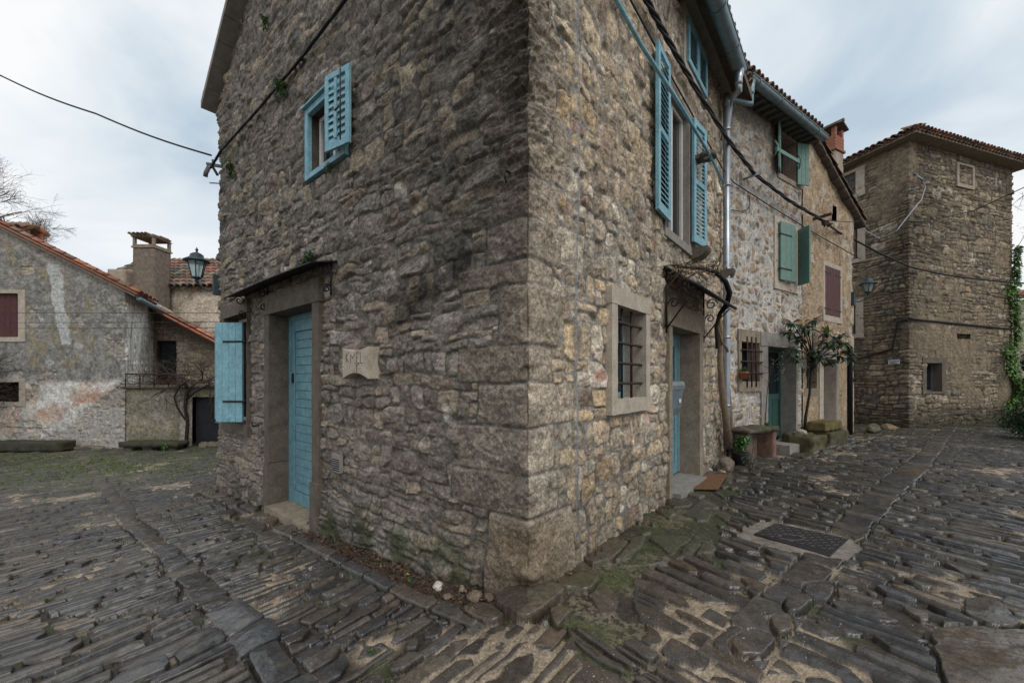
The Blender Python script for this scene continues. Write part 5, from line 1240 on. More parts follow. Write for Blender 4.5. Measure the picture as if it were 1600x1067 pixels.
lx = np.where(zoneL, lxl, np.where(big, lxb, lxr)); ly = np.where(zoneL, lyl, np.where(big, lyb, lyr)); w = np.where(zoneL, wl, np.where(big, wb, wr)); h = np.where(zoneL, hl, np.where(big, hb_, hr))
lift = np.zeros(X_.shape)
def overlay(mask, D2, off, lf_, X2, Y2, W2, H2):
    global d, sid, lx, ly, w, h, lift
    d2, i2, a2, b2, c2, e2 = D2
    d = np.where(mask, d2, d); sid = np.where(mask, i2+off, sid); lx = np.where(mask, a2, lx); ly = np.where(mask, b2, ly); w = np.where(mask, c2, w); h = np.where(mask, e2, h); lift = np.where(mask, lf_, lift)
# gutter strips
sw = (fbm(ta*1.5, ta*0+2, 2, 3)-.5)*.10; cL = 1.20+.0*ta
mS = zoneL & (np.abs(oa-cL+sw) < .105+.03*(fbm(ta*3, ta*0, 2, 4)-.5)) & (ta > -1.5)
DS = list(bricks(ta+w1*.3, oa*0+5, (20, 21), (.14, .46), 71, gap=.008, split=0, vsplit=0, tilt=.0, cut=.0, k=90))
DS[0] = smin([DS[0], .105-np.abs(oa-cL+sw)-.004+.05*(hsh(DS[1], 5)-.5)+.02*(fbm(ta*8, oa*8, 2, 1)-.5)], 80); DS[3] = oa-cL; DS[5] = .25+0*ta; overlay(mS, DS, 200000, .012, 0, 0, 0, 0)
mS2 = (~zoneL) & (np.abs(os_+sw) < .14) & (ts > -.4)
DS = list(bricks(ts+w1*.3+300, os_*0+5, (20, 21), (.16, .5), 73, gap=.009, split=0, vsplit=0, tilt=.0, cut=0, k=90))
DS[0] = smin([DS[0], .14-np.abs(os_+sw)-.004+.05*(hsh(DS[1], 5)-.5)+.02*(fbm(ts*8, os_*8, 2, 1)-.5)], 80); DS[3] = os_; DS[5] = .28+0*ts; overlay(mS2, DS, 210000, .010, 0, 0, 0, 0)
# flagstones against the B wall
fw_ = .62+(fbm(tb*1.3, tb*0, 3, 2)-.5)*.5
mF = (ob > -.4) & (ob < fw_) & (tb > -.1) & (~zoneL)
overlay(mF, bricks(tb+w1*1.2, ob+w2*1.2+w3*2, (.24, .42), (.3, .62), 75, gap=.009, split=.2, vsplit=.2, tilt=.2, cut=1.2, k=60), 220000, .012, 0, 0, 0, 0)
# flat paving in front of the upper houses
mF2 = (oc_ > -.3) & (oc_ < .9+.3*(fbm(tc_*1.3, tc_*0, 2, 2)-.5)) & (tc_ > -.3) & (tc_ < 6.2) & (~zoneL)
overlay(mF2, bricks(tc_+w1*1.2, oc_+w2*1.2, (.2, .34), (.28, .6), 77, gap=.009, split=.2, vsplit=.2, tilt=.15, cut=1.0, k=70), 230000, .006, 0, 0, 0, 0)
# edging stones along the A wall with a leaf filled channel behind
ed0 = .30-.06*np.clip(ta-1, 0, 2); mE = zoneL & (oa > ed0) & (oa < ed0+.13) & (ta > .1) & (ta < 3.2)
DS = list(bricks(ta+w1*.4+500, oa*0+5, (20, 21), (.26, .55), 79, gap=.008, split=0, vsplit=0, tilt=0, cut=0, k=90))
DS[0] = smin([DS[0], oa-ed0-.004, ed0+.13-oa-.004], 80); DS[3] = oa-ed0-.06; DS[5] = .13+0*ta; overlay(mE, DS, 240000, .018, 0, 0, 0, 0)
chan = zoneL & (oa < ed0) & (oa > -.5) & (ta > -.1) & (ta < 3.1); d = np.where(chan, -.02, d); lift = np.where(chan, -.012, lift)
mA2 = zoneL & (oa > -.4) & (oa < .45+.15*(fbm(ta*2, ta*0, 2, 6)-.5)) & (ta > 3.2) & (ta < 7.2)
overlay(mA2, bricks(ta+w1+900, oa+w2, (.16, .26), (.3, .6), 83, gap=.008, split=.2, vsplit=.1, tilt=.12, cut=.8, k=80), 250000, .01, 0, 0, 0, 0)
# hand placed slabs: polygon in pixels (photograph), on the ground
def slabpoly(pts, off, lf_, grow=.0, k=60):
    global d, sid, lx, ly, w, h, lift, handm
    P = []
    for px_, py_ in pts:
        Yg = 2.5
        for _ in range(12):
            g0 = gz((px_-CX)/FPX*Yg, Yg); Yg = -g0*FPX/(py_-HY)
        P.append(((px_-CX)/FPX*Yg, Yg))
    P = np.array(P); c = P.mean(0); a2 = 0
    for i in range(len(P)): a2 += P[i-1][0]*P[i][1]-P[i][0]*P[i-1][1]
    if a2 < 0: P = P[::-1]
    ds = []; wx = (fbm(X_*12, Y_*12, 3, 2)-.5)*.03; wy = (fbm(X_*12+5, Y_*12, 3, 4)-.5)*.03
    for i in range(len(P)):
        a = P[i-1]; b = P[i]; e = b-a; e = e/np.linalg.norm(e); ds.append((X_+wx-a[0])*(-e[1])+(Y_+wy-a[1])*e[0]+grow)
    d2 = smin(ds, k); m_ = d2 > -.012; handm = handm | m_
    d = np.where(m_, d2, d); sid = np.where(m_, off, sid); lx = np.where(m_, X_-c[0], lx); ly = np.where(m_, Y_-c[1], ly)
    w = np.where(m_, np.ptp(P[:, 0]), w); h = np.where(m_, np.ptp(P[:, 1]), h); lift = np.where(m_, lf_, lift)
slabpoly([(772, 950), (800, 925), (862, 913), (890, 938), (866, 952), (836, 986), (795, 968)], 9000000, .05, .01)
slabpoly([(870, 895), (908, 880), (940, 905), (922, 932), (868, 925)], 9000008, .03)
slabpoly([(893, 868), (930, 838), (985, 850), (958, 880), (925, 892)], 9000016, .03)
slabpoly([(720, 955), (760, 948), (795, 968), (768, 982), (722, 966)], 9000024, .03)
slabpoly([(855, 965), (880, 955), (898, 965), (868, 993)], 9000032, .03)
slabpoly([(1450, 985), (1600, 975), (1720, 1110), (1485, 1100)], 9000040, .012)
slabpoly([(1505, 940), (1560, 945), (1600, 985), (1545, 985), (1505, 965)], 9000048, .02)
slabpoly([(1140, 1010), (1175, 990), (1215, 1005), (1195, 1040), (1150, 1035)], 9000056, .03)
slabpoly([(1225, 945), (1262, 935), (1275, 950), (1245, 972), (1222, 962)], 9000064, .03)
slabpoly([(1255, 918), (1300, 912), (1308, 925), (1298, 945), (1255, 935)], 9000072, .02)
slabpoly([(1195, 975), (1235, 970), (1240, 1000), (1215, 1003)], 9000080, .03)
# concrete apron round the cover
mc = []
for px_, py_ in ((1178, 838), (1212, 821), (1327, 846), (1297, 874)):
    Yg = 4.0
    for _ in range(10): Yg = 1.42*FPX/(py_-HY)
    mc.append(Vector(((px_-CX)/FPX*Yg, Yg)))
apr = [(1152, 838), (1172, 821), (1206, 815), (1330, 842), (1350, 860), (1322, 874), (1292, 879), (1172, 846)]
slabpoly(apr, 9000096, -.004, .0); apron = handm & (sid == 9000096)
gtop = -1.424
st = sstep(0, .010, d)
r = .004+.018*hsh(sid, 50)
tx = (hsh(sid, 51)-.5)*.05*np.clip(lx, -.3, .3)+(hsh(sid, 52)-.5)*.20*np.clip(ly, -.1, .1)
mnw = np.minimum(w, h); dome = sstep(0, 1, np.clip(d/np.maximum(mnw*.5, .02), 0, 1))*.007
ox = hsh(sid, 53)*60
face = (fbm(X_*7+ox, Y_*7, 3, 1)-.5)*.012+(fbm(X_*30+ox, Y_*30, 3, 2, .6)-.5)*.003
r = np.where(mF & (~handm), r*.4, r)
Hh = st*(.026+r*.85+tx+dome+face+lift)
und = (fbm(X_*.8, Y_*.8, 3, 4)-.5)*.05
sandn = fbm(X_*1.5+11, Y_*1.5, 4, 6, .55); sandlvl = np.where(sandn > .60, .012+.16*(sandn-.60), .004)
for (px_, py_, r_, am) in ((1110, 985, .35, .030), (1300, 900, .22, .024), (1180, 905, .25, .02), (690, 1055, .22, .028), (1060, 1010, .18, .03), (430, 905, .22, .022), (250, 800, .35, .02), (960, 985, .12, .02), (590, 985, .15, .024), (1250, 1000, .2, .028), (1480, 920, .22, .02), (1340, 905, .15, .028), (180, 752, .5, .02)):
    Yg = 1.45*FPX/(py_-HY); Xg = (px_-CX)/FPX*Yg; sandlvl = np.maximum(sandlvl, am*1.15*np.exp(-((X_-Xg)**2+(Y_-Yg)**2)/r_**2)*(.7+.6*sandn))
sandlvl = np.where(mF, np.maximum(sandlvl, .020), sandlvl)
sandH = sandlvl+(fbm(X_*60, Y_*60, 2, 3)-.5)*.006
sand = sstep(-.002, .003, sandH-Hh)*(~apron)
sand = np.where(chan, 1, sand)
Hh = np.maximum(Hh, np.where(apron, -9, sandH))
Hh = np.where(apron, .024+.003*fbm(X_*20, Y_*20, 3, 1), Hh)
# colours: dark wet sandstone
pal_ = [((.043, .044, .047), 4), ((.053, .051, .050), 3), ((.066, .059, .051), 1.6), ((.036, .038, .043), 3), ((.080, .063, .048), .6), ((.056, .053, .050), 2)]
C = palette(sid, 91, pal_, .30)*np.array((1.28, 1.2, 1.12))
near = np.exp(-((X_-.6)**2+(Y_-2.1)**2)/1.1**2); C = mixc(C, (.080, .062, .045), near*.55)
C = C*(.6+.8*fbm(X_*14+ox, Y_*14, 4, 3, .6))[..., None]; C = np.where((handm & (X_ < 1.2))[..., None], mixc(C, (.10, .078, .056), np.full(X_.shape, .65)), C); C = mixc(C, (.14, .10, .065), sstep(.60, .75, fbm(X_*7, Y_*7+ox, 4, 5, .6))*.2)
C = C*(.22+.78*sstep(0, .012, d))[..., None]
C = np.where((mF | mF2)[..., None], mixc(C, (.095, .078, .058), np.full(X_.shape, .4)), C)
sc_ = np.array((.30, .235, .165))*(.45+1.0*fbm(X_*110, Y_*110, 2, 1))[..., None]*(.6+.7*fbm(X_*3, Y_*3, 3, 2))[..., None]
jd = sstep(.0, .016, sandlvl-.006-.014*mF)   # narrow joints hold dark soil, wide ones pale grit
sc_ = sc_*jd[..., None]+np.array((.035, .028, .021))*(.5+1.0*fbm(X_*40, Y_*40, 3, 4))[..., None]*(1-jd)[..., None]
grit = sstep(.50, .60, fbm(X_*2.0+40, Y_*2.0, 4, 2)); sc_ = mixc(sc_, (.22, .175, .125), grit*(1-jd)*.6*(fbm(X_*50, Y_*50, 2, 6) > .45))
sc_ = np.where(chan[..., None], np.array((.045, .032, .022))*(.4+1.3*fbm(X_*50, Y_*50, 3, 4))[..., None], sc_)
C = C*(1-sand)[..., None]+sc_*sand[..., None]
C = np.where(apron[..., None], np.array((.19, .165, .14))*(.4+1.1*fbm(X_*9, Y_*9, 5, 3, .65))[..., None], C)
# moss: in joints near walls, on flagstones, and over the far left square
mn_ = fbm(X_*3.2, Y_*3.2, 5, 2, .6); mfine = fbm(X_*25, Y_*25, 3, 5)
mj = (1-st)*sstep(.60, .70, mn_+.14*np.exp(-np.clip(ob, 0, 9)/.4)*(X_ > 0)+.07*np.exp(-((X_-.5)**2+(Y_-2.6)**2)/.3))*.8*(~chan)
mfl = mF*sstep(.42, .62, mn_+.10)*sstep(4.2, 1.5, tb)*(.55+.3*(fbm(X_*9, Y_*9, 3, 1)))
far = sstep(-5.0, -8.5, X_+.3*(mn_-.5)*6)*sstep(6.2, 8.5, Y_+(mn_-.5)*3)
mfr = far*sstep(.36, .56, mn_+.10*mfine)*(.55+.45*(1-st))
mj = mj*(.35+.65*(jd < .5)); C = mixc(C, (.048, .062, .018), np.clip(mj*.8, 0, 1)); C = mixc(C, (.052, .060, .022), np.clip(mfl, 0, 1)*.6)
C = mixc(C, (.095, .115, .036), np.clip(mfr*1.1, 0, 1)*(.35+.45*(1-st)))
basem = np.exp(-np.clip(oc_+.1, 0, 9)/.3)*(tc_ > -.5)*(tc_ < 7); C = mixc(C, (.06, .06, .03), basem*.4)
tdist = (X_-T0[0])*nT[0]+(Y_-T0[1])*nT[1]; C = mixc(C, (.05, .06, .025), np.exp(-np.abs(tdist)/.35)*(X_ > 9)*.5)
Hh += .010*np.clip(mj+mfr*.6, 0, 1)*mfine
wet = -.06+.30*fbm(X_*2.4, Y_*2.4, 4, 7)+.14*(hsh(sid, 93)-.5); wet = wet+.5*sand+.35*np.clip(mj+mfl+mfr, 0, 1)+.4*apron
wet = np.where(chan, .8, wet)
G0 = ground(X_, Y_)+und*sstep(0, .6, np.minimum(np.abs(oa), np.abs(ob)))-.02
Zg = G0+Hh
ny, nx_ = X_.shape; idx = np.arange(ny*nx_).reshape(ny, nx_)
F_ = np.stack([idx[:-1, :-1], idx[:-1, 1:], idx[1:, 1:], idx[1:, :-1]], -1)
inside = (oa < -.25) & (ob < -.25) & (tb < LB) & (ta < LA); ci = inside[:-1, :-1] & inside[1:, 1:]
F_ = F_[~ci]
pv = mesh_np('paving', np.stack([XR, YR, Zg], -1), F_.reshape(-1, 4), M['paving'], C, wet); pv['kind'] = 'structure'
mb = MB(); mb.add([(-300, -300, -2.75), (300, -300, -2.75), (300, 300, -2.75), (-300, 300, -2.75)], [(0, 1, 2, 3)]); o = mb.mk('ground', 'dressed_dark', None, 0, False); o['kind'] = 'structure'
def gsurf(x, y):
    """height of the built paving at x, y"""
    a = x/max(y, .36); i = np.clip(np.searchsorted(av, a), 0, len(av)-1); j = np.clip(np.searchsorted(yv, y), 0, len(yv)-1); return float(Zg[j, i])
def gpx(px_, py_):
    Yg = 3.0
    for _ in range(25): Yg = -gz((px_-CX)/FPX*Yg, Yg)*FPX/(py_-HY)
    x = (px_-CX)/FPX*Yg; return Vector((x, Yg, gsurf(x, Yg)))
# ================================================================ SMALL THINGS
rnd = random.Random(5)
# cover plate
cz0 = float(np.mean([gsurf(v.x, v.y) for v in mc]))
mb = MB(); mb.prism([(v.x, v.y, cz0-.03) for v in mc], (0, 0, .037)); cv = mb.mk('manhole_cover', 'cast', None, .003)
tag(cv, 'rectangular black cast iron cover with raised treads, set in pale concrete in the right street', 'manhole cover')
mb = MB(); e1 = (mc[2]-mc[1]); e2 = (mc[0]-mc[1]); nu_, nv_ = 15, 8
for i in range(nu_):
    for j in range(nv_):
        if 4 < i < 9 and 4 < j < 7: continue
        p = mc[1]+e1*((i+.6)/(nu_+.2))+e2*((j+.6)/(nv_+.2)); an = R(45) if (i+j) % 2 else R(-45); q = Vector((math.cos(an+.7), math.sin(an+.7)))*.022; t_ = Vector((-q.y, q.x)).normalized()*.005
        mb.prism([(*(p-q), cz0+.006), (*(p+t_), cz0+.006), (*(p+q), cz0+.006), (*(p-t_), cz0+.006)], (0, 0, .006))
cc = mc[1]+e1*.43+e2*.72
mb.tube([(cc.x+.11*math.cos(a/12*6.283), cc.y+.06*math.sin(a/12*6.283), cz0+.008) for a in range(13)], .004, 5)
o = mb.mk('tread_mark', 'grey_wood', None, 0, False); setparent(o, cv)  # treads paler than the plate, light glints put into their colour
# door mat
oB = oDoorB; ms = (oB[0]+.10, oB[1]+.28)
cpt = gpx(1096, 757)
mb = MB(); q = [gpx(1055, 768), gpx(1122, 768), gpx(1136, 745), gpx(1078, 743)]; zt_ = max(gsurf(q[0].lerp(q[1], a).lerp(q[3].lerp(q[2], a), b).x, q[0].lerp(q[1], a).lerp(q[3].lerp(q[2], a), b).y) for a in [i/12 for i in range(13)] for b in [i/12 for i in range(13)])-.012
mb.hexa([Vector((v.x, v.y, zt_)) for v in q]+[Vector((v.x, v.y, zt_+.022)) for v in q]); o = mb.mk('doormat', 'mat', None, .006); tag(o, 'rust brown coir doormat lying in front of the blue street door', 'doormat'); o.location.z -= .004
# mailbox on the B door
s0, s1, z0, z1 = oDoorB
mbz = FB.sz(1060, 620, -.19)[1]; mbh = .44; ml = thing('mailbox', 'rounded grey metal mailbox hung on the blue street door', 'mailbox', FB.pt(s0+.3, -.2, mbz-mbh/2))
prf = [(-.22, mbz-mbh/2), (-.12, mbz-mbh/2), (-.085, mbz-mbh*.3), (-.05, mbz+mbh*.2), (-.045, mbz+mbh*.38), (-.07, mbz+mbh*.48), (-.11, mbz+mbh*.5), (-.22, mbz+mbh*.5)]
a, b = s0+.16, s0+.16+.52*(s1-s0)
mb = MB(); mb.prism([FB.pt(a, o_, z_) for o_, z_ in prf], dB3*(b-a)); mb.mk('box', 'zinc_dark', ml, .006)
mb = MB(); lid = [(-.225, mbz+mbh*.505), (-.10, mbz+mbh*.515), (-.05, mbz+mbh*.49), (-.032, mbz+mbh*.38), (-.036, mbz+mbh*.26), (-.044, mbz+mbh*.26), (-.042, mbz+mbh*.37), (-.06, mbz+mbh*.47), (-.11, mbz+mbh*.495), (-.225, mbz+mbh*.49)]
mb.prism([FB.pt(a-.006, o_, z_) for o_, z_ in lid], dB3*(b-a+.012)); mb.mk('lid', 'zinc', ml)
mb = MB(); FB.box(mb, b-.15, b-.06, mbz-.06, mbz-.01, -.066, -.062); mb.mk('name_label', 'white', ml)
# rocks
def rock(px_, py_, sx, sy, sz, mat='mossrock', col=(.15, .125, .095), seed=0, label='', rot=0, moss=0, sink=.3, at=None, name='loose_stone', group=None):
    p = gpx(px_, py_) if at is None else Vector(at); bm = bmesh.new(); bmesh.ops.create_icosphere(bm, subdivisions=4, radius=1)
    off = Vector((seed*5.1, seed*2.3, seed*.7)); cl = bm.verts.layers.float_color.new('Col'); rm = Matrix.Rotation(rot, 3, 'Z')
    pln = []; rr = random.Random(seed+100)
    for k in range(9):
        n = Vector((rr.gauss(0, 1), rr.gauss(0, 1), rr.gauss(0, .9))).normalized(); pln.append((n, rr.uniform(.62, .86)))
    for v in bm.verts:
        q = v.co.copy()
        for n, dd in pln:
            e_ = q.dot(n)-dd
            if e_ > 0: q -= n*e_*.9
        q += q.normalized()*(mnoise.noise(q*1.8+off)*.10+mnoise.noise(q*6+off)*.035)
        v.co = rm @ Vector((q.x*sx, q.y*sy, q.z*sz))
        f = .7+.5*mnoise.noise(q*4+off)+.3; mo_ = max(0, min(1, (v.normal.z if False else q.z)*1.2+mnoise.noise(q*2.5+off)))*moss
        c = [col[i]*f*(1-mo_)+(.05, .065, .02)[i]*mo_ for i in range(3)]; v[cl] = (*c, 1)
    me = bpy.data.meshes.new(name); bm.to_mesh(me); bm.free(); me.polygons.foreach_set('use_smooth', [True]*len(me.polygons)); me.materials.append(M[mat])
    o = bpy.data.objects.new(name, me); COL.objects.link(o); o.location = p+Vector((0, 0, sz*(1-sink)*.9))
    tag(o, label, 'stone', group); return o
G_ = 'loose stones along the foot of the corner house'
rk = [(685, 915, .055, .04, .028, (.55, .50, .45), 'white angular stone lying in the leaf litter below the dark gable wall', 0),
      (640, 880, .05, .045, .06, (.13, .10, .07), 'brown upright stone wedged against the gable wall foot, left of the white stone', .2),
      (625, 862, .11, .09, .13, (.10, .09, .065), 'round moss covered boulder bulging from the gable wall foot', .9),
      (700, 935, .035, .03, .02, (.17, .13, .10), 'small flat brown stone just below the white stone', 0),
      (722, 925, .03, .025, .03, (.22, .17, .13), 'small tan pebble between the white stone and the corner', 0),
      (742, 938, .06, .045, .045, (.16, .12, .085), 'squared brown stone in the channel left of the corner slab', 0),
      (764, 938, .035, .03, .035, (.13, .09, .065), 'dark reddish stone touching the left tip of the corner slab', 0),
      (868, 893, .075, .05, .045, (.14, .11, .085), 'long grey brown stone leaning at the corner foot on the street side', .1),
      (885, 866, .045, .035, .03, (.25, .21, .18), 'pale rounded stone behind the leaning stone on the street side', 0),
      (945, 818, .13, .09, .07, (.20, .16, .12), 'elongated smooth boulder at the wall foot under the pale framed window', .2),
      (915, 838, .06, .05, .06, (.17, .13, .095), 'squat brown stone at the wall foot beside the elongated boulder', .1),
      (972, 800, .08, .06, .09, (.20, .155, .115), 'blocky tan stone at the wall foot right of the elongated boulder', .1),
      (1003, 785, .09, .07, .08, (.22, .17, .13), 'knobbly stone at the wall foot nearest the left door jamb', .1),
      (1022, 775, .10, .08, .16, (.24, .19, .14), 'tall knobbly foot stone against the blue street door jamb', .0),
      (1105, 735, .09, .07, .03, (.40, .33, .26), 'flat pale stone behind the doormat', 0),
      (1128, 738, .08, .05, .025, (.38, .30, .24), 'second flat pale stone right of the doormat', 0)]
for i, (px_, py_, a, b, c, col, lb, ms_) in enumerate(rk): rock(px_, py_, a, b, c, 'mossrock', col, i, lb, rnd.uniform(0, 3), ms_, .35, group=G_)
# block stone at downpipe foot
p0 = FB.pt(FB.s_(1128, .16), .22, 0)
o = rock(0, 0, .15, .12, .14, 'mossrock', (.17, .14, .11), 40, 'squared grey stone block under the downpipe and old vine', .7, .15, .25, at=(p0.x, p0.y, gz(p0.x, p0.y)-.02), name='stone_block')
# leaf litter
def leafquad(mb, p, dr, up, L_, W_, col, curl=.15, seg=1):
    dr = Vector(dr).normalized(); sd_ = dr.cross(Vector(up)); 
    if sd_.length < 1e-4: sd_ = Vector((1, 0, 0))
    sd_.normalize(); nn_ = sd_.cross(dr).normalized(); p = Vector(p)
    if seg == 1:
        mb.add([p, p+dr*L_*.45+sd_*W_*.5+nn_*L_*curl*.5, p+dr*L_-nn_*L_*curl*.5, p+dr*L_*.45-sd_*W_*.5+nn_*L_*curl*.5], [(0, 1, 2), (0, 2, 3)], col)
    else:
        L1 = [(0, .0), (.25, .75), (.55, 1), (.82, .7), (1, .04)]; vs = []
        for f, wd in L1:
            c = p+dr*L_*f-nn_*L_*curl*f*f*1.6; vs += [c+sd_*W_*.5*wd+nn_*W_*.12*wd, c-nn_*0, c-sd_*W_*.5*wd+nn_*W_*.12*wd]
        mb.add(vs, [(i*3+j, i*3+j+1, i*3+j+4, i*3+j+3) for i in range(4) for j in range(2)], col, True)
mb = MB()
for k in range(1500):
    t_ = rnd.uniform(.25, 3.1); o_ = rnd.uniform(.0, .26)
    p = FA.pt(t_, o_, 0); zz_ = gsurf(p.x, p.y)+rnd.uniform(0, .02); c = rnd.choice([(.085, .035, .028), (.12, .055, .03), (.05, .03, .025), (.16, .09, .045), (.07, .045, .03), (.03, .02, .018)])
    leafquad(mb, (p.x, p.y, zz_), (rnd.uniform(-1, 1), rnd.uniform(-1, 1), rnd.uniform(-.2, .5)), (rnd.uniform(-.4, .4), rnd.uniform(-.4, .4), 1), rnd.uniform(.02, .045), rnd.uniform(.01, .022), c, rnd.uniform(-.3, .4))
for k in range(160):
    t_ = rnd.uniform(.3, 2.6); o_ = rnd.uniform(.02, .16); p = FB.pt(t_, o_, 0); leafquad(mb, (p.x, p.y, gsurf(p.x, p.y)+.006), (rnd.uniform(-1, 1), rnd.uniform(-1, 1), .2), (0, 0, 1), .03, .015, rnd.choice([(.12, .055, .03), (.16, .09, .045), (.05, .03, .025)]), .3)
o = mb.mk('leaf_litter', 'leaf', None, 0, False); tag(o, 'dead brown leaves collected along the foot of the walls', 'leaf litter', None, 'stuff')
mb = MB()   # small chips of gravel
for k in range(900):
    px_ = rnd.choice([1110, 1300, 1180, 690, 1060, 590, 960, 1250])+rnd.gauss(0, 45); py_ = rnd.uniform(900, 1075); p = gpx(px_, max(py_, 780)); r_ = rnd.uniform(.002, .006)
    c = rnd.choice([(.30, .24, .17), (.38, .31, .23), (.2, .16, .12), (.45, .4, .33)]); q = [p+Vector((rnd.uniform(-1, 1)*r_, rnd.uniform(-1, 1)*r_, rnd.uniform(0, 1)*r_)) for _ in range(4)]; mb.add(q, [(0, 1, 2), (0, 2, 3), (0, 3, 1), (1, 3, 2)], c)
o = mb.mk('gravel', 'leaf', None, 0, False); tag(o, 'pale grit and gravel chips between the paving stones', 'gravel', None, 'stuff')
# small tufts in joints
def tuft(name, P, n, r, hgt, label, cat='plant', group=None, cols=((.05, .12, .03), (.08, .16, .04), (.04, .09, .03)), L_=(.03, .06), W_=(.012, .02), hang=0, nrm=None, stems=True, seg=2, mat='leaf', parent=None):
    mb = MB(); P = Vector(P); rr = random.Random(int(abs(P.x*1000+P.z*777)) % 9999); nrm = Vector(nrm) if nrm else Vector((0, 0, 1))
    th_ = thing(name, label, cat, P, group); sm_ = MB()
    ns = max(4, n//14)
    tips = []
    for k in range(ns):
        d_ = (Vector((rr.gauss(0, 1), rr.gauss(0, 1), rr.gauss(0, 1))).normalized()*.75+nrm*.8+Vector((0, 0, -hang+.25))).normalized(); tip = P+Vector((d_.x*r, d_.y*r, d_.z*hgt))*rr.uniform(.6, 1.05)+Vector((0, 0, -hang*hgt*rr.random()))
        mid = P.lerp(tip, .5)+nrm*r*.15; sm_.tube([P, mid, tip], [.0035, .0028, .0015], 4, cap=False); tips.append((mid, tip))
    for k in range(n):
        mid, tip = tips[k % ns]; f = rr.uniform(-.6, 1.05); p = (P.lerp(mid, 1+f) if f < 0 else mid.lerp(tip, f))
        d_ = Vector((rr.gauss(0, 1), rr.gauss(0, 1), rr.gauss(.2, .8)-hang*.5)); leafquad(mb, p, d_, (rr.uniform(-.5, .5), rr.uniform(-.5, .5), 1), rr.uniform(*L_), rr.uniform(*W_), tuple(x*rr.uniform(.7, 1.3) for x in rr.choice(cols)), rr.uniform(0, .3), seg)
    mb.mk('foliage', mat, th_); sm_.mk('stem', 'twig', th_); return th_
gw = 'plants rooted in the gable wall'
def wallp(px_, py_, o=.04): return FA.P(px_, py_, o)
tuft('wall_plant', wallp(447, 134), 240, .13, .20, 'bushy green plant growing from the gable wall just under the black cable', group=gw, hang=.55, nrm=nA3)
tuft('wall_plant', wallp(366, 262), 170, .13, .18, 'green wall plant near the far left edge of the gable wall below the cable bracket', group=gw, hang=.5, nrm=nA3)
tuft('wall_plant', wallp(418, 36), 70, .08, .12, 'tiny green sprig high on the gable wall near the sloping roof edge', group=gw, hang=.4, nrm=nA3)
tuft('wall_plant', wallp(489, 400), 260, .12, .16, 'trailing wall plant right above the door canopy of the gable wall', group=gw, hang=.6, nrm=nA3, cols=((.05, .10, .035), (.10, .15, .07), (.04, .08, .03)))
tuft('wall_plant', wallp(517, 256), 120, .06, .12, 'fern like sprig hanging under the small blue window', group=gw, hang=.7, nrm=nA3, cols=((.08, .14, .04), (.12, .17, .05)), L_=(.02, .05), W_=(.004, .01))
for px_, py_, lb in ((640, 908, 'small green weed in the leaf litter under the gable wall'), (262, 905-60, 'tiny weed in the paving joint of the left street')): tuft('weed', gpx(px_, py_), 40, .035, .04, lb, group='weeds in the paving', L_=(.012, .028), W_=(.008, .014))
for px_, py_ , lb in ((578, 1028, 'low weed in a paving joint at the bottom of the left street'), (1290, 762, 'sprig in a joint of the right street')): tuft('weed', gpx(px_, py_), 26, .03, .025, lb, group='weeds in the paving', L_=(.01, .02), W_=(.006, .012))
# grass and moss tufts growing out of the joints of the far left square and along the mossy flagstones
mb = MB(); rr = random.Random(77)
for k in range(5200):
    if k < 4300:
        px_ = rr.uniform(-40, 345); py_ = 709+abs(rr.gauss(0, 22)); 
        if py_ > 790: continue
        s_ = 1.0
    elif k < 4850: px_ = rr.uniform(900, 1160); py_ = 925-.62*(px_-900)+rr.uniform(-45, 35); s_ = .45
    else: px_ = rr.uniform(500, 800); py_ = 840+(px_-500)*.33+rr.uniform(-12, 40); s_ = .35
    if py_ < 705: continue
    p = gpx(px_, py_)
    if mnoise.noise(Vector((p.x*.9, p.y*.9, 3))) < -.12 or gz(p.x, p.y)+.022 < p.z: continue
    for j in range(4): leafquad(mb, p+Vector((rr.gauss(0, .012)*s_, rr.gauss(0, .012)*s_, -.003)), (rr.gauss(0, .5), rr.gauss(0, .5), 1), (rr.random(), rr.random(), .1), rr.uniform(.02, .05)*s_, rr.uniform(.006, .012)*s_, rr.choice([(.10, .16, .03), (.07, .12, .025), (.14, .19, .05), (.13, .12, .05)]), .3)
o = mb.mk('grass', 'leaf', None, 0, False); tag(o, 'short grass and moss sprouting from the paving joints', 'grass', None, 'stuff')
# yellow leaf & pale litter
mb = MB(); p = gpx(633, 898); leafquad(mb, p+Vector((0, 0, .02)), (1, .2, .1), (0, 0, 1), .035, .025, (.50, .36, .05), .2, 2); o = mb.mk('yellow_leaf', 'leaf'); tag(o, 'single yellow leaf on the brown litter beside the white stone', 'leaf')
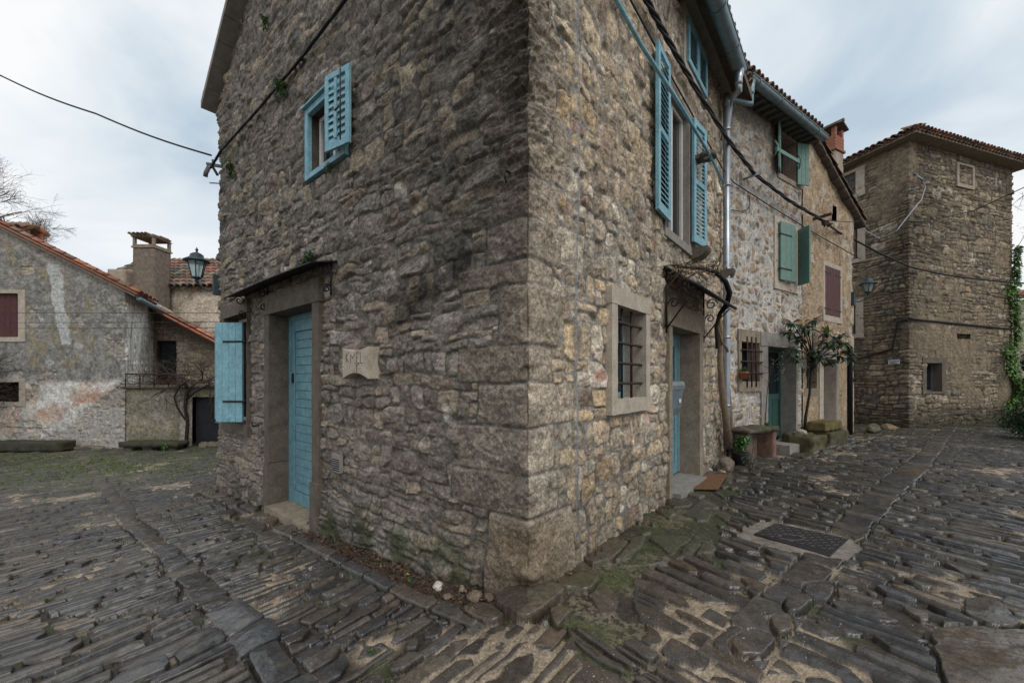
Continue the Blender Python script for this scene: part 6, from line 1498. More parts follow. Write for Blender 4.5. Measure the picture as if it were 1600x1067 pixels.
# ---------------------------------------------------------------- lanterns
def lantern(mount, tipbase, n_out, label, side, size=.40, wallF=None):
    """cast wall lantern: back box on the wall, curved arm, six sided lamp"""
    th_ = thing('wall_lantern', label, 'lantern', mount, 'wall lanterns'); mount = Vector(mount); tb_ = Vector(tipbase); n3 = Vector(n_out).normalized()
    mb = MB(); F = Frame((mount.x, mount.y), side, n_out); F.box(mb, -.065, .065, mount.z-.17, mount.z+.17, -.02, .055); F.box(mb, -.045, .045, mount.z-.14, mount.z+.14, .055, .085); mb.mk('mounting_box', 'lampmetal', th_, .006)
    mb = MB(); a = mount+n3*.07; pts = []
    for k in range(17):
        f = k/16; ang = math.pi*(1-f)  # sag arc
        p = a.lerp(tb_, f); p.z += -.11*math.sin(math.pi*min(f*1.05, 1))*1.0-(.0); pts.append(p)
    mb.tube(pts, .014, 8); mb.tube([a+Vector((0, 0, .12)), a+n3*.04+Vector((0, 0, .02)), pts[3]], .008, 6); mb.mk('arm', 'lampmetal', th_)
    c = tb_; hs = size; mb = MB(); k6 = 6
    mb.lathe((c.x, c.y, c.z), [(.012, -.02), (.03, 0), (.018, .03), (.055, .055), (.075, .07), (.07, .085)], 12)
    zb, zt2 = .085, .085+hs*.62; r0, r1 = .075, .135
    for i in range(k6):
        a0 = 2*math.pi*i/k6; mb.tube([(c.x+r0*math.cos(a0), c.y+r0*math.sin(a0), c.z+zb), (c.x+r1*math.cos(a0), c.y+r1*math.sin(a0), c.z+zt2)], .009, 5)
    mb.lathe((c.x, c.y, c.z), [(.19, zt2-.005), (.195, zt2+.008), (.13, zt2+.05), (.10, zt2+.075), (.095, zt2+.11), (.055, zt2+.14), (.02, zt2+.15), (.014, zt2+.18), (.026, zt2+.195), (.012, zt2+.215), (.004, zt2+.24)], 12, None, 0)
    mb.mk('lamp_housing', 'lampmetal', th_)
    mb = MB(); mb.lathe((c.x, c.y, c.z), [(r0*.96, zb), (r1*.96, zt2-.006)], 6, None, 0, False); mb.mk('lamp_glass', 'lglass', th_)
    return th_
mt = FA.pt(LA+.02, .02, (HY-447)*6.95/FPX); lt_ = PX(307.5, 436, 6.75)
lantern((mt.x, mt.y, mt.z), (lt_.x, lt_.y, lt_.z-.05), (-nB3), 'dark lantern on a curved arm at the far left edge of the gable wall', nA, .42)
m2_ = FC.P(1330, 467, .03); l2_ = PX(1356, 461, 10.0); lantern((m2_.x, m2_.y, m2_.z), (l2_.x, l2_.y, l2_.z), (dC[0], dC[1], 0), 'dark lantern at the end of the plastered house, in front of the tower', (nC[0], nC[1]), .30)
# ---------------------------------------------------------------- benches, steps, trough
def stone_obj(name, mk_, mat, label, cat, amp=.012, seed=0, size=.05, col=None, moss=0, group=None):
    o = mk_.mk(name, mat); 
    def cf(p, n):
        f = .75+.5*mnoise.noise(p*7); m_ = max(0, min(1, .5+1.5*mnoise.noise(p*3+Vector((seed, 0, 0)))))*moss*(.4+.6*max(0, n.z)+.3)
        m_ = min(1, m_); return [col[i]*f*(1-m_)+(.055, .06, .02)[i]*m_ for i in range(3)]
    roughen(o, amp, size, 6, seed, None, cf if col else None); tag(o, label, cat, group); return o
Fq = FC
def gF(s, o): p = FC.pt(s, o, 0); return gsurf(p.x, p.y)
# big bench of the upper row
bs0, bs1 = FC.s_(1157, .3), FC.s_(1200, .3); gb = gF((bs0+bs1)/2, .35)
bt = FC.sz(1190, 667, .35)[1]
bench = thing('stone_bench', 'mossy stone slab bench on rough uprights in front of the white jointed house', 'bench', FC.pt((bs0+bs1)/2, .35, gb), 'stone benches')
def part_rough(mb_, name, mat, par, amp, seed, col=None, moss=0, size=.05):
    o = mb_.mk(name, mat, par)
    def cf(p, n):
        f = .75+.5*mnoise.noise(p*7); m_ = min(1, max(0, min(1, .5+1.5*mnoise.noise(p*3+Vector((seed, 0, 0)))))*moss*(.5+.6*max(0, n.z))); return [col[i]*f*(1-m_)+(.055, .06, .02)[i]*m_ for i in range(3)]
    roughen(o, amp, size, 6, seed, None, cf if col else None); return o
mb = MB(); FC.box(mb, bs0-.02, bs1+.03, bt-.075, bt, .06, .46); part_rough(mb, 'seat_slab', 'mossrock', bench, .03, 3, (.13, .115, .09), .8)
mb = MB(); FC.box(mb, bs1-.10, bs1-.0, gb-.1, bt-.06, .12, .44); part_rough(mb, 'upright', 'mossrock', bench, .015, 4, (.30, .17, .13), .1)
mb = MB(); FC.box(mb, bs0+.02, bs0+.20, gb-.1, bt-.06, .12, .40); part_rough(mb, 'upright', 'mossrock', bench, .03, 5, (.18, .14, .11), .2)
mb = MB(); FC.box(mb, (bs0+bs1)/2-.12, (bs0+bs1)/2+.10, gb-.1, bt-.09, .05, .3); part_rough(mb, 'upright', 'mossrock', bench, .03, 6, (.17, .12, .09), .1)
# steps to the green door
ss0, ss1 = FC.s_(1208, .35), FC.s_(1240, .35); s0, s1, z0, z1 = oC4
mb = MB(); FC.box(mb, s0-.05, s1+.28, gF(s0, .2)-.2, z0-.01, -.05, .42); stone_obj('door_step', mb, 'dressed_grey', 'upper pale step at the foot of the dark green door', 'step', .008, 7, .06, group='steps of the green door')
mb = MB(); FC.box(mb, s0-.10, s1+.62, gF(s0, .2)-.2, z0-.16, .43, .86); stone_obj('door_step', mb, 'mossrock', 'lower broad mossy step before the dark green door, nearest the street', 'step', .012, 8, .06, (.12, .105, .08), .5, 'steps of the green door')
# trough planter with the loquat
tp0, tp1 = FC.s_(1250, .45), FC.s_(1285, .45); gt_ = gF((tp0+tp1)/2, .5)
tz_ = FC.sz(1270, 675, .4)[1]
trg = thing('stone_trough', 'mossy stone planting trough around the trunk of the broad leaved tree', 'planter', FC.pt((tp0+tp1)/2, .5, gt_))
mb = MB(); FC.box(mb, FC.s_(1244, .35), FC.s_(1264, .35), gt_-.1, tz_, .10, .42); part_rough(mb, 'trough', 'mossrock', trg, .03, 9, (.12, .11, .075), .9)
mb = MB(); FC.box(mb, FC.s_(1262, .55), FC.s_(1285, .55), gt_-.1, tz_-.03, .22, .62); part_rough(mb, 'trough', 'mossrock', trg, .03, 10, (.12, .11, .06), .9)
mb = MB()
for k in range(5): pass
o = rock(0, 0, .16, .12, .06, 'mossrock', (.36, .30, .24), 50, 'pale flat stone resting on the planting trough', .5, .1, .3, at=FC.pt(tp0+.28, .35, tz_-.01), name='loose_stone')
bq0, bq1 = FC.s_(1279, .30), FC.s_(1306, .30); mb = MB(); zq1 = FC.sz(1290, 658, .3)[1]; zq0 = FC.sz(1290, 672, .3)[1]; FC.box(mb, bq0, bq1, zq0, zq1, .10, .42); stone_obj('stone_block', mb, 'mossrock', 'yellow lichened squared block on top of the pile behind the trough', 'stone', .02, 11, .05, (.22, .17, .07), .5)
mb = MB(); FC.box(mb, bq0+.05, bq1+.10, gF(bq0, .4)-.1, zq0-.005, .08, .50); stone_obj('stone_block', mb, 'mossrock', 'dark moss grown block carrying the yellow lichened one', 'stone', .03, 12, .05, (.11, .10, .07), .7)
p = FC.pt(SD+.25, .35, 0); rock(0, 0, .20, .14, .14, 'mossrock', (.12, .11, .08), 51, 'grey green boulder behind the foot of the black drainpipe', .4, .5, .3, at=(p.x, p.y, gsurf(p.x, p.y)), name='boulder')
p = gpx(1388, 672); rock(0, 0, .22, .16, .12, 'mossrock', (.20, .14, .09), 52, 'brown boulder at the foot of the tower corner', .4, .2, .3, at=p, name='boulder')
# steel bowl
p = gpx(1322, 690); mb = MB(); mb.lathe((p.x, p.y, p.z+.005), [(.09, 0), (.115, .004), (.105, .055), (.112, .062), (.10, .058), (.085, .01), (.01, .008)], 20); o = mb.mk('steel_bowl', 'zinc'); tag(o, 'shiny steel pet bowl on the paving by the black drainpipe', 'bowl')
# flower pot on the barred sill
q = FC.P(1162, 592, .10); pot = thing('flower_pot', 'small terracotta pot with a green plant on the barred window sill', 'flower pot', q)
mb = MB(); mb.lathe(tuple(q), [(.05, 0), (.068, .10), (.076, .10), (.076, .125), (.06, .125), (.058, .105), (.01, .10)], 14); mb.mk('pot', 'terracotta', pot)
mb = MB()
for k in range(60): leafquad(mb, q+Vector((rnd.gauss(0, .02), rnd.gauss(0, .02), .12)), (rnd.gauss(0, .6), rnd.gauss(0, .6), 1), (rnd.random(), rnd.random(), .2), rnd.uniform(.05, .12), .02, (.05, .11, .04), .2)
mb.mk('foliage', 'leaf', pot)
# benches far left
def far_bench(px0, px1, pyt, pyb, label, legs, seed):
    F = Frame((0, 11.45), (1, 0), (0, -1)); s0, s1 = F.s_(px0), F.s_(px1); zt_ = F.sz(px0, pyt)[1]; zb_ = F.sz(px0, pyb)[1]; g0 = gz(s1, 11.4)-.05
    th_ = thing('stone_bench', label, 'bench', ((s0+s1)/2, 11.4, g0), 'stone benches'); mb = MB(); F.box(mb, s0, s1, zb_, zt_, -.35, .1); part_rough(mb, 'seat_slab', 'mossrock', th_, .03, seed, (.07, .065, .05), .5, .07)
    for f in legs:
        s = s0+(s1-s0)*f; mb = MB(); F.box(mb, s-.12, s+.12, g0-.1, zb_+.01, -.3, .02); part_rough(mb, 'leg', 'mossrock', th_, .02, seed+1, (.16, .14, .10), .3, .07)
far_bench(-60, 99, 690, 705, 'thick dark stone bench against the patchy rendered wall, leftmost in the square', (.1, .5, .9), 13)
far_bench(189, 281, 690, 698, 'thin dark stone bench on stubby legs in front of the terrace wall', (.12, .45, .86), 15)
for k, (px_, w_) in enumerate(((20, .5), (65, .4), (112, .35), (146, .4), (320, .16), (332, .2), (345, .2))):
    x = (px_-CX)/FPX*11.9; rock(0, 0, w_, .16, .10 if k < 4 else .12, 'mossrock', (.17, .145, .11), 60+k, (('low footing stone under the leftmost dark bench', 'low footing stone under the right end of the thick dark bench', 'low footing stone just right of the thick dark bench', 'second footing stone right of the thick dark bench, below bare wall')[k] if k < 4 else ('small pale rock at the left jamb of the black cellar door', 'larger pale rock in the middle of the black cellar door sill', 'pale rock of the cellar door sill nearest the tall corner house')[k-4]), rnd.uniform(-.1, .1), .4, .3, at=(x, 11.86 if k < 4 else 11.9, gz(x, 11.8)-.02), name='footing_stone', group='footing stones of the left wall' if k < 4 else 'rocks at the cellar door')
# ---------------------------------------------------------------- vines and trees
def branch(mb, p, d_, L_, r, depth, rr, kids=3, spread=.6, grav=0, segs=5, tips=None, minr=.0025, crook=.25, shrink=.68):
    pts = [Vector(p)]; rs = [r]; d_ = Vector(d_).normalized()
    for k in range(segs):
        d_ = (d_+Vector((rr.gauss(0, crook), rr.gauss(0, crook), rr.gauss(0, crook)-grav))*.6).normalized(); pts.append(pts[-1]+d_*L_/segs); rs.append(max(minr, r*(1-.45*(k+1)/segs)))
    mb.tube(pts, rs, 7 if r > .02 else (5 if r > .006 else 3), cap=False)
    if tips is not None: tips.append((pts[-1], d_))
    if depth <= 0: return
    for k in range(kids):
        f = rr.uniform(.35, 1); i = min(int(f*segs), segs); a = Vector((rr.gauss(0, 1), rr.gauss(0, 1), rr.gauss(0, 1))); nd = (d_+a*spread).normalized()
        branch(mb, pts[i], nd, L_*rr.uniform(shrink*.7, shrink*1.15), rs[i]*.66, depth-1, rr, kids, spread, grav, segs, tips, minr, crook, shrink)
def bare_tree(px_, pyb, Y, hgt, label, seed, lean=0):
    p = PX(px_, pyb, Y); th_ = thing('bare_tree', label, 'tree', p, 'bare trees behind the left house'); rr = random.Random(seed); mb = MB(); mb.tube([p, p+Vector((lean*.3, 0, hgt*.35))], [.20, .14], 8); mb.mk('trunk', 'bark_dark', th_)
    mb = MB()
    for k in range(5): branch(mb, p+Vector((lean*.3, 0, hgt*.33)), (rr.gauss(lean*.4, .5), rr.gauss(0, .5), 1), hgt*.38, .05, 4, rr, 4, .5, -.01, 5, None, .0045, .2, .68)
    mb.mk('crown', 'twig', th_)
bare_tree(-38, 420, 25, 7.6, 'bare winter tree whose twigs fan into the sky at the left edge', 3, .5)
bare_tree(40, 430, 27, 4.6, 'lower bare winter tree behind the small tiled chimney', 5, .3)
# leafless shrub in front of the left house
p = Vector((-16.6, 11.2, -2.1)); sh = thing('bare_shrub', 'leafless shrub spreading its twigs across the patchy wall and its dark windows', 'shrub', p); rr = random.Random(8); mb = MB()
for k in range(11): branch(mb, p+Vector((rr.uniform(-.3, .3), 0, 1.0+1.0*rr.random())), (rr.uniform(.35, 1.2), rr.gauss(0, .15), rr.uniform(-.10, .75)), 1.7, .020, 3, rr, 4, .42, -.01, 6, None, .0045, .2, .62)
mb.mk('twigs', 'twig', sh); mb = MB(); mb.tube([p, p+Vector((.1, 0, 1.2)), p+Vector((.0, 0, 2.2))], [.06, .05, .03], 7); mb.mk('stem', 'twig', sh)
# terrace vine
v0 = FQ.pt(FQ.s_(293), .12, gz(-9.7, 12)); tv = thing('terrace_vine', 'dark knotted leafless vine climbing from the terrace wall beside the cellar door', 'vine', v0); rr = random.Random(4)
mb = MB(); tq = [FQ.P(*q) for q in ((291, 690, .15), (293, 660, .12), (289, 635, .1), (292, 612, .12), (290, 596, .15))]; mb.tube([v0]+tq, [.06, .05, .045, .045, .05, .045], 8)
mb.tube([FQ.P(289, 655, .12), FQ.P(277, 637, .12), FQ.P(272, 620, .1), FQ.P(281, 603, .15), FQ.P(292, 598, .15)], .025, 7); mb.tube([FQ.P(291, 625, .12), FQ.P(305, 612, .15), FQ.P(325, 602, .2)], .03, 7); mb.mk('trunk', 'bark_dark', tv)
mb = MB()
for k in range(16): branch(mb, FQ.P(rr.uniform(285, 335), rr.uniform(592, 604), .2), (rr.uniform(-.8, 1), rr.uniform(-.4, .3), rr.uniform(-.3, .45)), 1.0, .018, 2, rr, 4, .6, .03, 5, None, .004, .3, .6)
for k in range(10): branch(mb, FQ.P(rr.uniform(200, 280), rr.uniform(584, 602), .1), (rr.uniform(-.8, 1), rr.uniform(-.4, .3), rr.uniform(-.3, .3)), .6, .010, 2, rr, 3, .6, .03, 5, None, .003, .3, .6)
mb.mk('twigs', 'twig', tv)
mb = MB()
for k in range(260): p = FQ.P(rr.uniform(205, 345), rr.gauss(598, 5), rr.uniform(-.4, .25)); leafquad(mb, p, (rr.gauss(0, 1), rr.gauss(0, 1), rr.gauss(0, 1)), (0, .3, 1), .06, .035, rr.choice([(.16, .06, .045), (.12, .05, .04), (.22, .12, .05), (.3, .24, .08)]), .2)
mb.mk('dead_leaves', 'leaf', tv)
tuft('fern', (PX(256, 708, 11.3).x, 11.3, gz(-9.8, 11.3)), 80, .15, .28, 'fresh green fern at the right leg of the thin bench', L_=(.05, .10), W_=(.01, .03), cols=((.06, .17, .04), (.09, .22, .05)))
# old vine on the street side with its dead twigs over the canopy
vb = Vector((0, 0, 0)); b0 = FB.pt(FB.s_(1133, .2), .2, 0); b0.z = gsurf(b0.x, b0.y); ov = thing('old_vine', 'thick twisted old vine trunk rising beside the downpipe to the black door canopy', 'vine', b0)
def vp(px_, py_, o=.22): return FB.P(px_, py_, o)
mb = MB(); mb.tube([vp(1138, 695, .16), vp(1134, 650, .16), vp(1127, 600, .15), vp(1125, 560, .14), vp(1126, 520, .14), vp(1124, 500, .16)], [.060, .052, .044, .040, .035, .03], 10)
mb.tube([vp(1141, 700, .10), vp(1143, 660, .10), vp(1138, 600, .08), vp(1139, 560, .1), vp(1136, 545, .14), vp(1127, 533, .19), vp(1121, 510, .2)], [.035, .03, .026, .022, .02, .018, .02], 8); o = mb.mk('trunk', 'bark_pale', ov)
mb = MB(); mb.tube([vp(1120, 545, .22), vp(1119, 510, .22), vp(1125, 490, .26), vp(1136, 475, .34), vp(1140, 458, .40), vp(1134, 440, .42), vp(1118, 425, .38), vp(1100, 420, .3), vp(1075, 418, .2), vp(1050, 415, .1)], [.018, .024, .03, .036, .036, .03, .026, .02, .016, .01], 9); mb.mk('limb', 'bark_dark', ov)
mb = MB(); rr = random.Random(9)
for k in range(15): branch(mb, vp(rr.uniform(1052, 1138), rr.uniform(410, 430), rr.uniform(.05, .5)), (rr.gauss(0, .8), rr.gauss(0, .6), rr.gauss(.25, .4)), .22, .007, 2, rr, 3, .8, .02, 4, None, .0018, .35, .65)
mb.mk('twigs', 'bark', ov)
mb = MB()
for k in range(130):
    p = vp(rr.uniform(1052, 1140), rr.gauss(420, 7), rr.uniform(.02, .5)); leafquad(mb, p, (rr.gauss(0, 1), rr.gauss(0, 1), rr.gauss(0, .6)), (0, .3, 1), rr.uniform(.03, .06), .02, rr.choice([(.20, .11, .06), (.14, .07, .045), (.28, .19, .11)]), .3)
mb.mk('dead_leaves', 'leaf', ov)
# loquat tree
lb0 = FC.pt(FC.s_(1257, .28), .28, tz_-.05); lq = thing('loquat_tree', 'small broad leaved evergreen tree with drooping dark leaves in front of the plastered house', 'tree', lb0)
def lp(px_, py_, o=.32): return FC.P(px_, py_, o)
mb = MB(); mb.tube([lb0, lp(1259, 650), lp(1265, 615), lp(1267, 585), lp(1272, 560)], [.030, .026, .023, .02, .018], 8); cl_ = []
for a, b, c in ((1250, 530, .7), (1262, 515, .5), (1285, 535, .4), (1300, 540, .6), (1318, 538, .5), (1240, 545, .5), (1275, 548, .9), (1292, 520, .3), (1310, 555, .7), (1255, 510, .35), (1235, 520, .5), (1322, 548, .5), (1280, 562, .6), (1305, 530, .35), (1246, 562, .6), (1238, 505, .3), (1270, 500, .3), (1315, 525, .4), (1298, 565, .5), (1328, 560, .45), (1265, 575, .4)):
    q = lp(a, b, c*.75); mb.tube([lp(1270, 565), lp(1270, 560).lerp(q, .5)+Vector((0, 0, .04)), q], [.018, .012, .007], 6); cl_.append(q)
mb.mk('trunk', 'bark_dark', lq); rr = random.Random(12); mb = MB()
for q in cl_:
    for k in range(27):
        a = rr.uniform(0, 6.283); el = rr.uniform(-.55, .75); d_ = Vector((math.cos(a)*math.cos(el), math.sin(a)*math.cos(el), math.sin(el)))
        g = rr.uniform(.7, 1.35); c = rr.choice([(.042, .075, .042), (.034, .062, .038), (.06, .09, .045), (.05, .085, .06)]); leafquad(mb, q+d_*.02, d_, (0, 0, 1), rr.uniform(.10, .21), rr.uniform(.035, .065), tuple(x*g for x in c), rr.uniform(.1, .45), 2)
for k in range(3): leafquad(mb, lp(1294, 530, .5)+Vector((0, 0, .1)), (rr.gauss(0, .3), rr.gauss(0, .3), 1), (1, 0, 0), .2, .06, (.14, .2, .05), .1, 2)
mb.mk('crown', 'leaf', lq)
# wiry sprig beside the green door
sp = thing('wispy_shrub', 'thin grey leaved sprig leaning across the dark green door', 'shrub', lp(1212, 660, .3)); mb = MB(); rr = random.Random(2); tl = []
mb.tube([lp(1195, 668, .15), lp(1199, 610, .2), lp(1205, 570, .25), lp(1225, 552, .3), lp(1238, 545, .35)], [.008, .007, .005, .004, .002], 5)
for k in range(14): branch(mb, lp(1197+k*2.6, 600-k*4, .25), (rr.gauss(0, .5), rr.gauss(0, .4), .5), .22, .003, 1, rr, 3, .6, 0, 4, tl, .0015)
mb.mk('stem', 'twig', sp); mb = MB()
for p, d_ in tl:
    for k in range(4): leafquad(mb, p+Vector((rr.gauss(0, .02), rr.gauss(0, .02), rr.gauss(0, .02))), (rr.gauss(0, 1), rr.gauss(0, 1), rr.gauss(0, 1)), (0, 0, 1), .04, .01, (.22, .25, .20), .1)
mb.mk('foliage', 'leaf', sp)
tuft('potted_shrub', FC.pt(FC.s_(1152, .4), .45, gF(.3, .4)+.22), 260, .20, .26, 'glossy green bush in a dark pot left of the stone bench', cols=((.05, .14, .03), (.09, .22, .05), (.04, .10, .03)), L_=(.04, .08), W_=(.025, .04))
tuft('lavender', FC.pt(FC.s_(1172, .82), .82, gF(.5, .82)), 260, .16, .34, 'grey green lavender bush in front of the stone bench', cols=((.08, .11, .07), (.11, .14, .10), (.06, .09, .05)), L_=(.03, .07), W_=(.004, .008))
q = FC.pt(FC.s_(1152, .4), .45, gF(.3, .4)); mb = MB(); mb.lathe((q.x, q.y, q.z), [(.09, 0), (.12, .2), (.13, .22), (.115, .22), (.10, .18), (.01, .17)], 16); o = mb.mk('plant_pot', 'black_wood'); tag(o, 'dark pot under the glossy bush left of the stone bench', 'pot')
tuft('moss_cushion', FC.pt(bs1-.15, .35, bt+.01), 200, .10, .05, 'green cushion of moss and grass growing on the bench slab', L_=(.02, .04), W_=(.005, .01), cols=((.10, .16, .03), (.06, .11, .03)))
tuft('ground_plant', gpx(1314, 684)+Vector((-.1, .1, 0)), 120, .14, .16, 'leafy green plant at the wall by the steel bowl', L_=(.04, .08), W_=(.02, .035), cols=((.06, .16, .03), (.10, .2, .05)))
# ivy on the tower edge
rr = random.Random(22); iv0 = FT.pt(TW, .05, -1.4); ivy = thing('ivy', 'bright green ivy climbing the right edge of the tower', 'climbing plant', iv0); mb = MB(); sm_ = MB()
sm_.tube([FT.pt(TW+.03, .06, -1.5), FT.pt(TW-.03, .06, 0), FT.pt(TW+.03, .06, 1.6), FT.pt(TW-.05, .06, 4.0)], [.03, .025, .02, .01], 6)
for k in range(2600):
    f = rr.random(); z_ = -1.5+5.6*f; wv = .18+.16*math.sin(z_*3.1)+.10*math.sin(z_*7.3+1)+(.2 if z_ < -.6 else 0); wv = max(.08, wv*(1 if z_ < 3.4 else .6)); off = (-.25 if .2 < z_ < 1.1 else -.05)
    s = TW+.05+off*rr.random()*1.2-abs(rr.gauss(0, wv*.8))+(.10*rr.random()); p = FT.pt(s, rr.uniform(.02, .16), z_)
    mb_c = rr.choice([(.06, .14, .02), (.09, .19, .025), (.04, .09, .02), (.12, .24, .035)]); leafquad(mb, p, (rr.gauss(0, .6)+nT[0], rr.gauss(0, .5)+nT[1]*.3, rr.gauss(-.5, .5)), (nT[0], nT[1], .2), rr.uniform(.06, .11), rr.uniform(.05, .09), mb_c, .15)
mb.mk('foliage', 'leaf', ivy); sm_.mk('stem', 'bark', ivy)
# shrubs at the right edge
def bush(name, P, rx, ry, rz2, n, label, cols, seed, L_=(.05, .1), W_=(.03, .05), trunk=True, group=None):
    rr = random.Random(seed); P = Vector(P); th_ = thing(name, label, 'shrub', P, group); mb = MB(); sm_ = MB(); cs = []
    for k in range(16):
        c = P+Vector((rr.gauss(0, rx*.5), rr.gauss(0, ry*.5), rz2*rr.uniform(.35, 1.6))); cs.append((c, rr.uniform(.25, .5)*rx)); sm_.tube([P, P.lerp(c, .5)+Vector((0, 0, .1)), c], [.03, .018, .008], 5, cap=False)
    for k in range(n):
        c, r_ = rr.choice(cs); v_ = Vector((rr.gauss(0, 1), rr.gauss(0, 1), rr.gauss(0, 1))).normalized(); p = c+v_*r_*(rr.random()**.4); g = rr.uniform(.6, 1.4); col = tuple(x*g for x in rr.choice(cols)); leafquad(mb, p, v_+Vector((0, 0, -.2)), (rr.gauss(0, .4), rr.gauss(0, .4), 1), rr.uniform(*L_), rr.uniform(*W_), col, .2)
    mb.mk('foliage', 'leaf', th_); sm_.mk('stem', 'bark_dark', th_)
p = PX(1606, 690, 9.0); bush('dark_shrub', (p.x, 9.0, -1.42), .55, .5, .45, 5000, 'low dark green shrub at the right edge in front of the tower', ((.022, .05, .022), (.03, .07, .03), (.015, .035, .018)), 31, (.04, .08), (.02, .03))
p = PX(1606, 600, 12.6); bush('green_tree', (p.x+.15, 12.6, -1.4), .8, .7, 1.5, 6000, 'green tree reaching over the garden wall at the right edge', ((.03, .075, .025), (.05, .11, .03), (.02, .05, .02)), 32, (.06, .11), (.04, .06))
p = PX(1600, 645, 11.0); bush('yellow_shrub', (p.x, 11.0, -1.42), .35, .3, .34, 1500, 'low yellow flowering shrub between the tower foot and the dark shrub', ((.40, .27, .02), (.45, .32, .03), (.10, .14, .03)), 33, (.03, .05), (.02, .03))
# wisteria twig
q = PX(1660, 300, 8.0); ws = thing('blossom_branch', 'mauve budding branch hanging into the frame at the right edge', 'branch', q); mb = MB(); rr = random.Random(6); tl = []
for a, b in (((1655, 300), (1588, 392)), ((1650, 290), (1582, 322))):
    pts = [PX(a[0]+(b[0]-a[0])*f, a[1]+(b[1]-a[1])*f+(8*math.sin(f*6)), 8.0+.1*math.sin(f*5)) for f in (0, .25, .5, .75, 1)]; mb.tube(pts, [.012, .010, .008, .006, .003], 5)
    for p in pts[1:]:
        for k in range(3): branch(mb, p, (rr.gauss(-.4, .5), rr.gauss(0, .4), rr.gauss(-.5, .3)), .22, .004, 1, rr, 2, .6, .05, 4, tl, .0015)
mb.mk('stem', 'twig', ws); mb = MB()
for p, d_ in tl[:40]:
    for k in range(7): leafquad(mb, p+Vector((rr.gauss(0, .03), rr.gauss(0, .03), rr.gauss(0, .04))), (rr.gauss(0, 1), rr.gauss(0, 1), rr.gauss(0, 1)), (0, 0, 1), .03, .02, rr.choice([(.16, .14, .24), (.22, .19, .30), (.12, .13, .14)]), .1)
mb.mk('buds', 'leaf', ws)
# ---------------------------------------------------------------- cables
def cable(name, pts, r, label, mat='cable', sag=0, n=10, twist=0, group='overhead cables'):
    mb = MB(); out_ = []
    pts = [Vector(p) for p in pts]
    for i in range(len(pts)-1):
        for k in range(n):
            f = k/n; p = pts[i].lerp(pts[i+1], f); p.z -= sag*math.sin(math.pi*f)*(pts[i+1]-pts[i]).length*.03; out_.append(p)
    out_.append(pts[-1])
    if twist:
        for j in range(twist): mb.tube([p+Vector((.6*r*math.cos(i*.8+j*2.1), .6*r*math.sin(i*.8+j*2.1), .8*r*math.sin(i*.8+j*2.1+1))) for i, p in enumerate(out_)], r*.55, 6)
    else: mb.tube(out_, r, 6)
    o = mb.mk(name, mat); tag(o, label, 'cable', group); return o
kz = PX(330, 243, 7.05)
cable('power_cable', [PX(-260, 60, 8.5), PX(0, 118, 7.9), PX(150, 178, 7.4), kz], .016, 'single black cable crossing the sky from the left edge to the gable wall', sag=.6)
A_l = [(330, 262, .12), (345, 236, .10), (400, 175, .07), (470, 92, .06), (540, 0, .06)]
ptsA = [FA.P(*q) for q in A_l]+[FA.pt(1.6, .07, 3.9), FA.pt(.1, .07, 3.93), FB.pt(-.06, .07, 3.93), FB.pt(.9, .07, 3.93), FB.P(1010, 0, .09), FB.P(1045, 65, .09), FB.P(1085, 135, .09), FB.P(1140, 222, .16)]
b1_ = FC.P(1180, 273, .14); b2_ = FC.P(1288, 346, .22); ptsC = [ptsA[-1], b1_, FC.P(1235, 315, .15), b2_]
cable('power_cable', ptsA+ptsC[1:], .026, 'thick twisted black cable bundle running round the corner house high under the eaves', twist=3, n=8)
cable('power_cable', [FA.pt(.1, .05, 3.6), FB.pt(-.05, .05, 3.6), FB.pt(1.0, .05, 3.6), FB.P(985, 0, .05), FB.P(1050, 122, .05), FB.P(1128, 262, .1), FC.P(1146, 285, .05), FC.P(1200, 320, .05), FC.P(1275, 366, .06), FC.P(1345, 405, .1)], .010, 'thin black cable clipped to the wall below the thick bundle', n=6)
t1 = FTl.P(1375, 398, .10); t2 = PX(1422, 417, 10.9); 
cable('power_cable', [b2_, PX(1330, 372, 10.5), t2, PX(1500, 433, 11.0), PX(1700, 446, 11.2)], .022, 'black cable swinging from the plastered house past the tower corner', sag=.5, n=12)
cable('power_cable', [PX(1700, 240, 9.5), PX(1600, 293, 10.3), PX(1520, 330, 11.3), FT.P(1440, 347, .04), FT.P(1424, 346, .04)], .012, 'thin straight black cable coming down from the right edge to the tower', sag=.1)
cable('wall_cable', [FTl.P(1338, 562, .05), FTl.P(1370, 552, .05), FTl.P(1394, 545, .05), FTl.P(1398, 525, .05), FTl.P(1402, 503, .05), FTl.P(1418, 499, .05)], .024, 'black cable stepping up the shaded left face of the tower', n=4)
cable('wall_cable', [FT.pt(.0, .06, FT.sz(1424, 499)[1]), FT.P(1480, 504, .05), FT.P(1530, 509, .05), FT.P(1578, 514, .05)], .028, 'straight black conduit across the front of the tower above the slot', n=4)
cable('wall_cable', [FT.P(1432, 275, .10), FT.P(1441, 282, .14), FT.P(1446, 292, .18), FT.P(1440, 312, .2), PX(1425, 330, 10.6), PX(1400, 362, 10.5), FTl.P(1375, 373, .2), FTl.P(1352, 360, .2), FTl.P(1343, 335, .1), FTl.P(1338, 303, .06)], .014, 'loose pale grey cable looping across the tower corner', 'cable_grey', n=6)
cable('power_cable', [FT.P(1422, 300, .2), PX(1360, 345, 10.8), b2_+Vector((.1, 0, .02))], .008, 'thin cable from the bracket of the plastered house to the tower corner', sag=.3)
cable('wall_cable', [FC.P(1170, 305, .03), FC.P(1172, 320, .03), FC.P(1168, 328, .03), FC.P(1158, 331, .03), FC.P(1143, 328, .03)], .007, 'short drooping black wire on the white jointed wall', n=3)
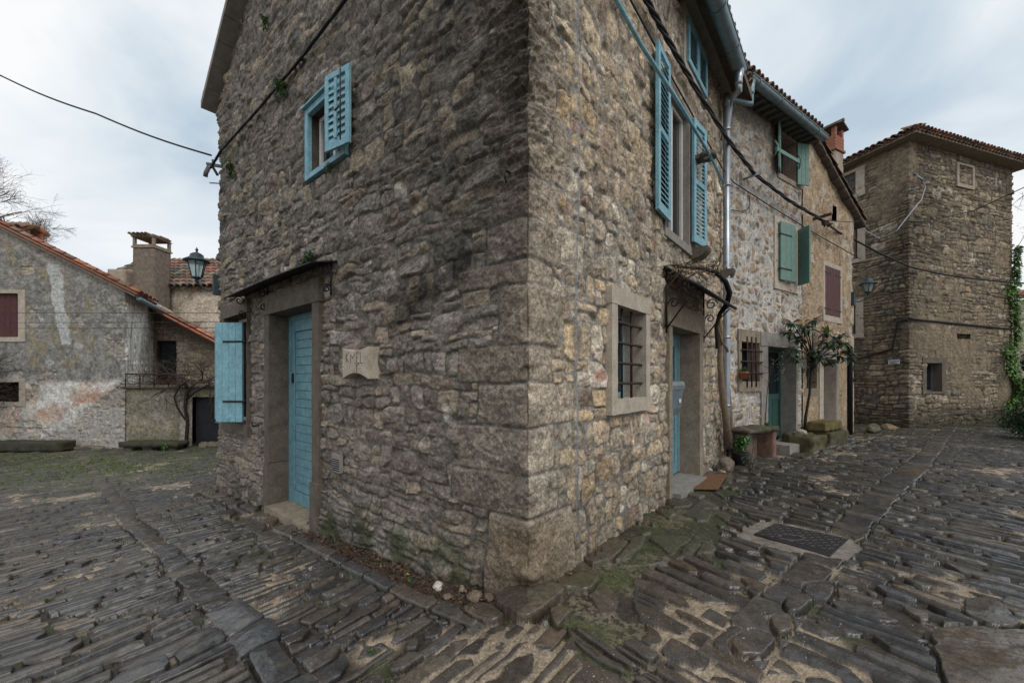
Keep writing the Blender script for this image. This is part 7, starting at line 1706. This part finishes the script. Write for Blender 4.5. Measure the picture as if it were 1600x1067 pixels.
for k, (y_, lb) in enumerate(((489, 'highest of the three thin wires in front of the left houses'), (503, 'middle of the three thin wires in front of the left houses'), (512, 'lowest of the three thin wires in front of the left houses'))): cable('thin_wire', [PX(-200, y_-(0 if k else 2), 9.2), PX(344, y_, 7.2)], .0045, lb, sag=.05, n=8, group='thin wires across the square')
# brackets
mb = MB(); d0 = FA.P(346, 262, 0); e0 = PX(322, 258, 7.0); mb.prism([d0, e0, e0+Vector((0, 0, .05)), d0+Vector((0, 0, .05))], Vector((0, .03, 0))); mb.tube([FA.P(345, 287, 0), PX(328, 286, 7.0)], .01, 6)
mb.tube([PX(326, 262, 7.0), PX(322, 270, 6.95), PX(321, 276, 6.95)], .035, 7); mb.tube([PX(333, 250, 7.0), PX(333, 262, 7.0), PX(340, 274, 7.0)], .022, 6); mb.tube([PX(345, 232, 6.9), PX(352, 228, 6.8)], .045, 7); o = mb.mk('cable_bracket', 'grey_wood'); tag(o, 'wooden cable bracket with black insulators at the far left edge of the gable wall', 'bracket', 'cable brackets')
mb = MB(); q = FC.P(1268, 346, .0); q2 = FC.P(1295, 338, .30); mb.prism([q, q2, q2+Vector((0, 0, .07)), q+Vector((0, 0, .07))], Vector((nC[0], nC[1], 0))*.05)
for k in range(5): mb.tube([b2_+Vector((-.05+.03*k, 0, .02)), b2_+Vector((-.06+.04*k, -.03, -.10-.04*(k % 2))), b2_+Vector((.0+.04*k, -.02, -.05))], .018, 6)
o = mb.mk('cable_bracket', 'iron'); tag(o, 'rusty cable bracket with knotted black cables on the plastered house', 'bracket', 'cable brackets')
mb = MB(); q = FC.P(1160, 281, .0); q2 = FC.P(1184, 272, .18); mb.tube([q, q2], .02, 6); o = mb.mk('cable_bracket', 'zinc_dark'); tag(o, 'small grey cable bracket on the white jointed wall by the downpipe', 'bracket', 'cable brackets')
mb = MB(); q = FT.P(1428, 271, .0); q2 = FT.P(1443, 282, .22); mb.tube([q, q2], .025, 6); mb.tube([FT.P(1420, 298, 0), FT.P(1436, 293, .15)], .018, 6); o = mb.mk('cable_bracket', 'zinc_dark'); tag(o, 'pale metal cable bracket near the upper corner of the tower', 'bracket', 'cable brackets')
print('verts', sum(len(o.data.vertices) for o in scene.objects if o.type == 'MESH'), 'objects', len(scene.objects))
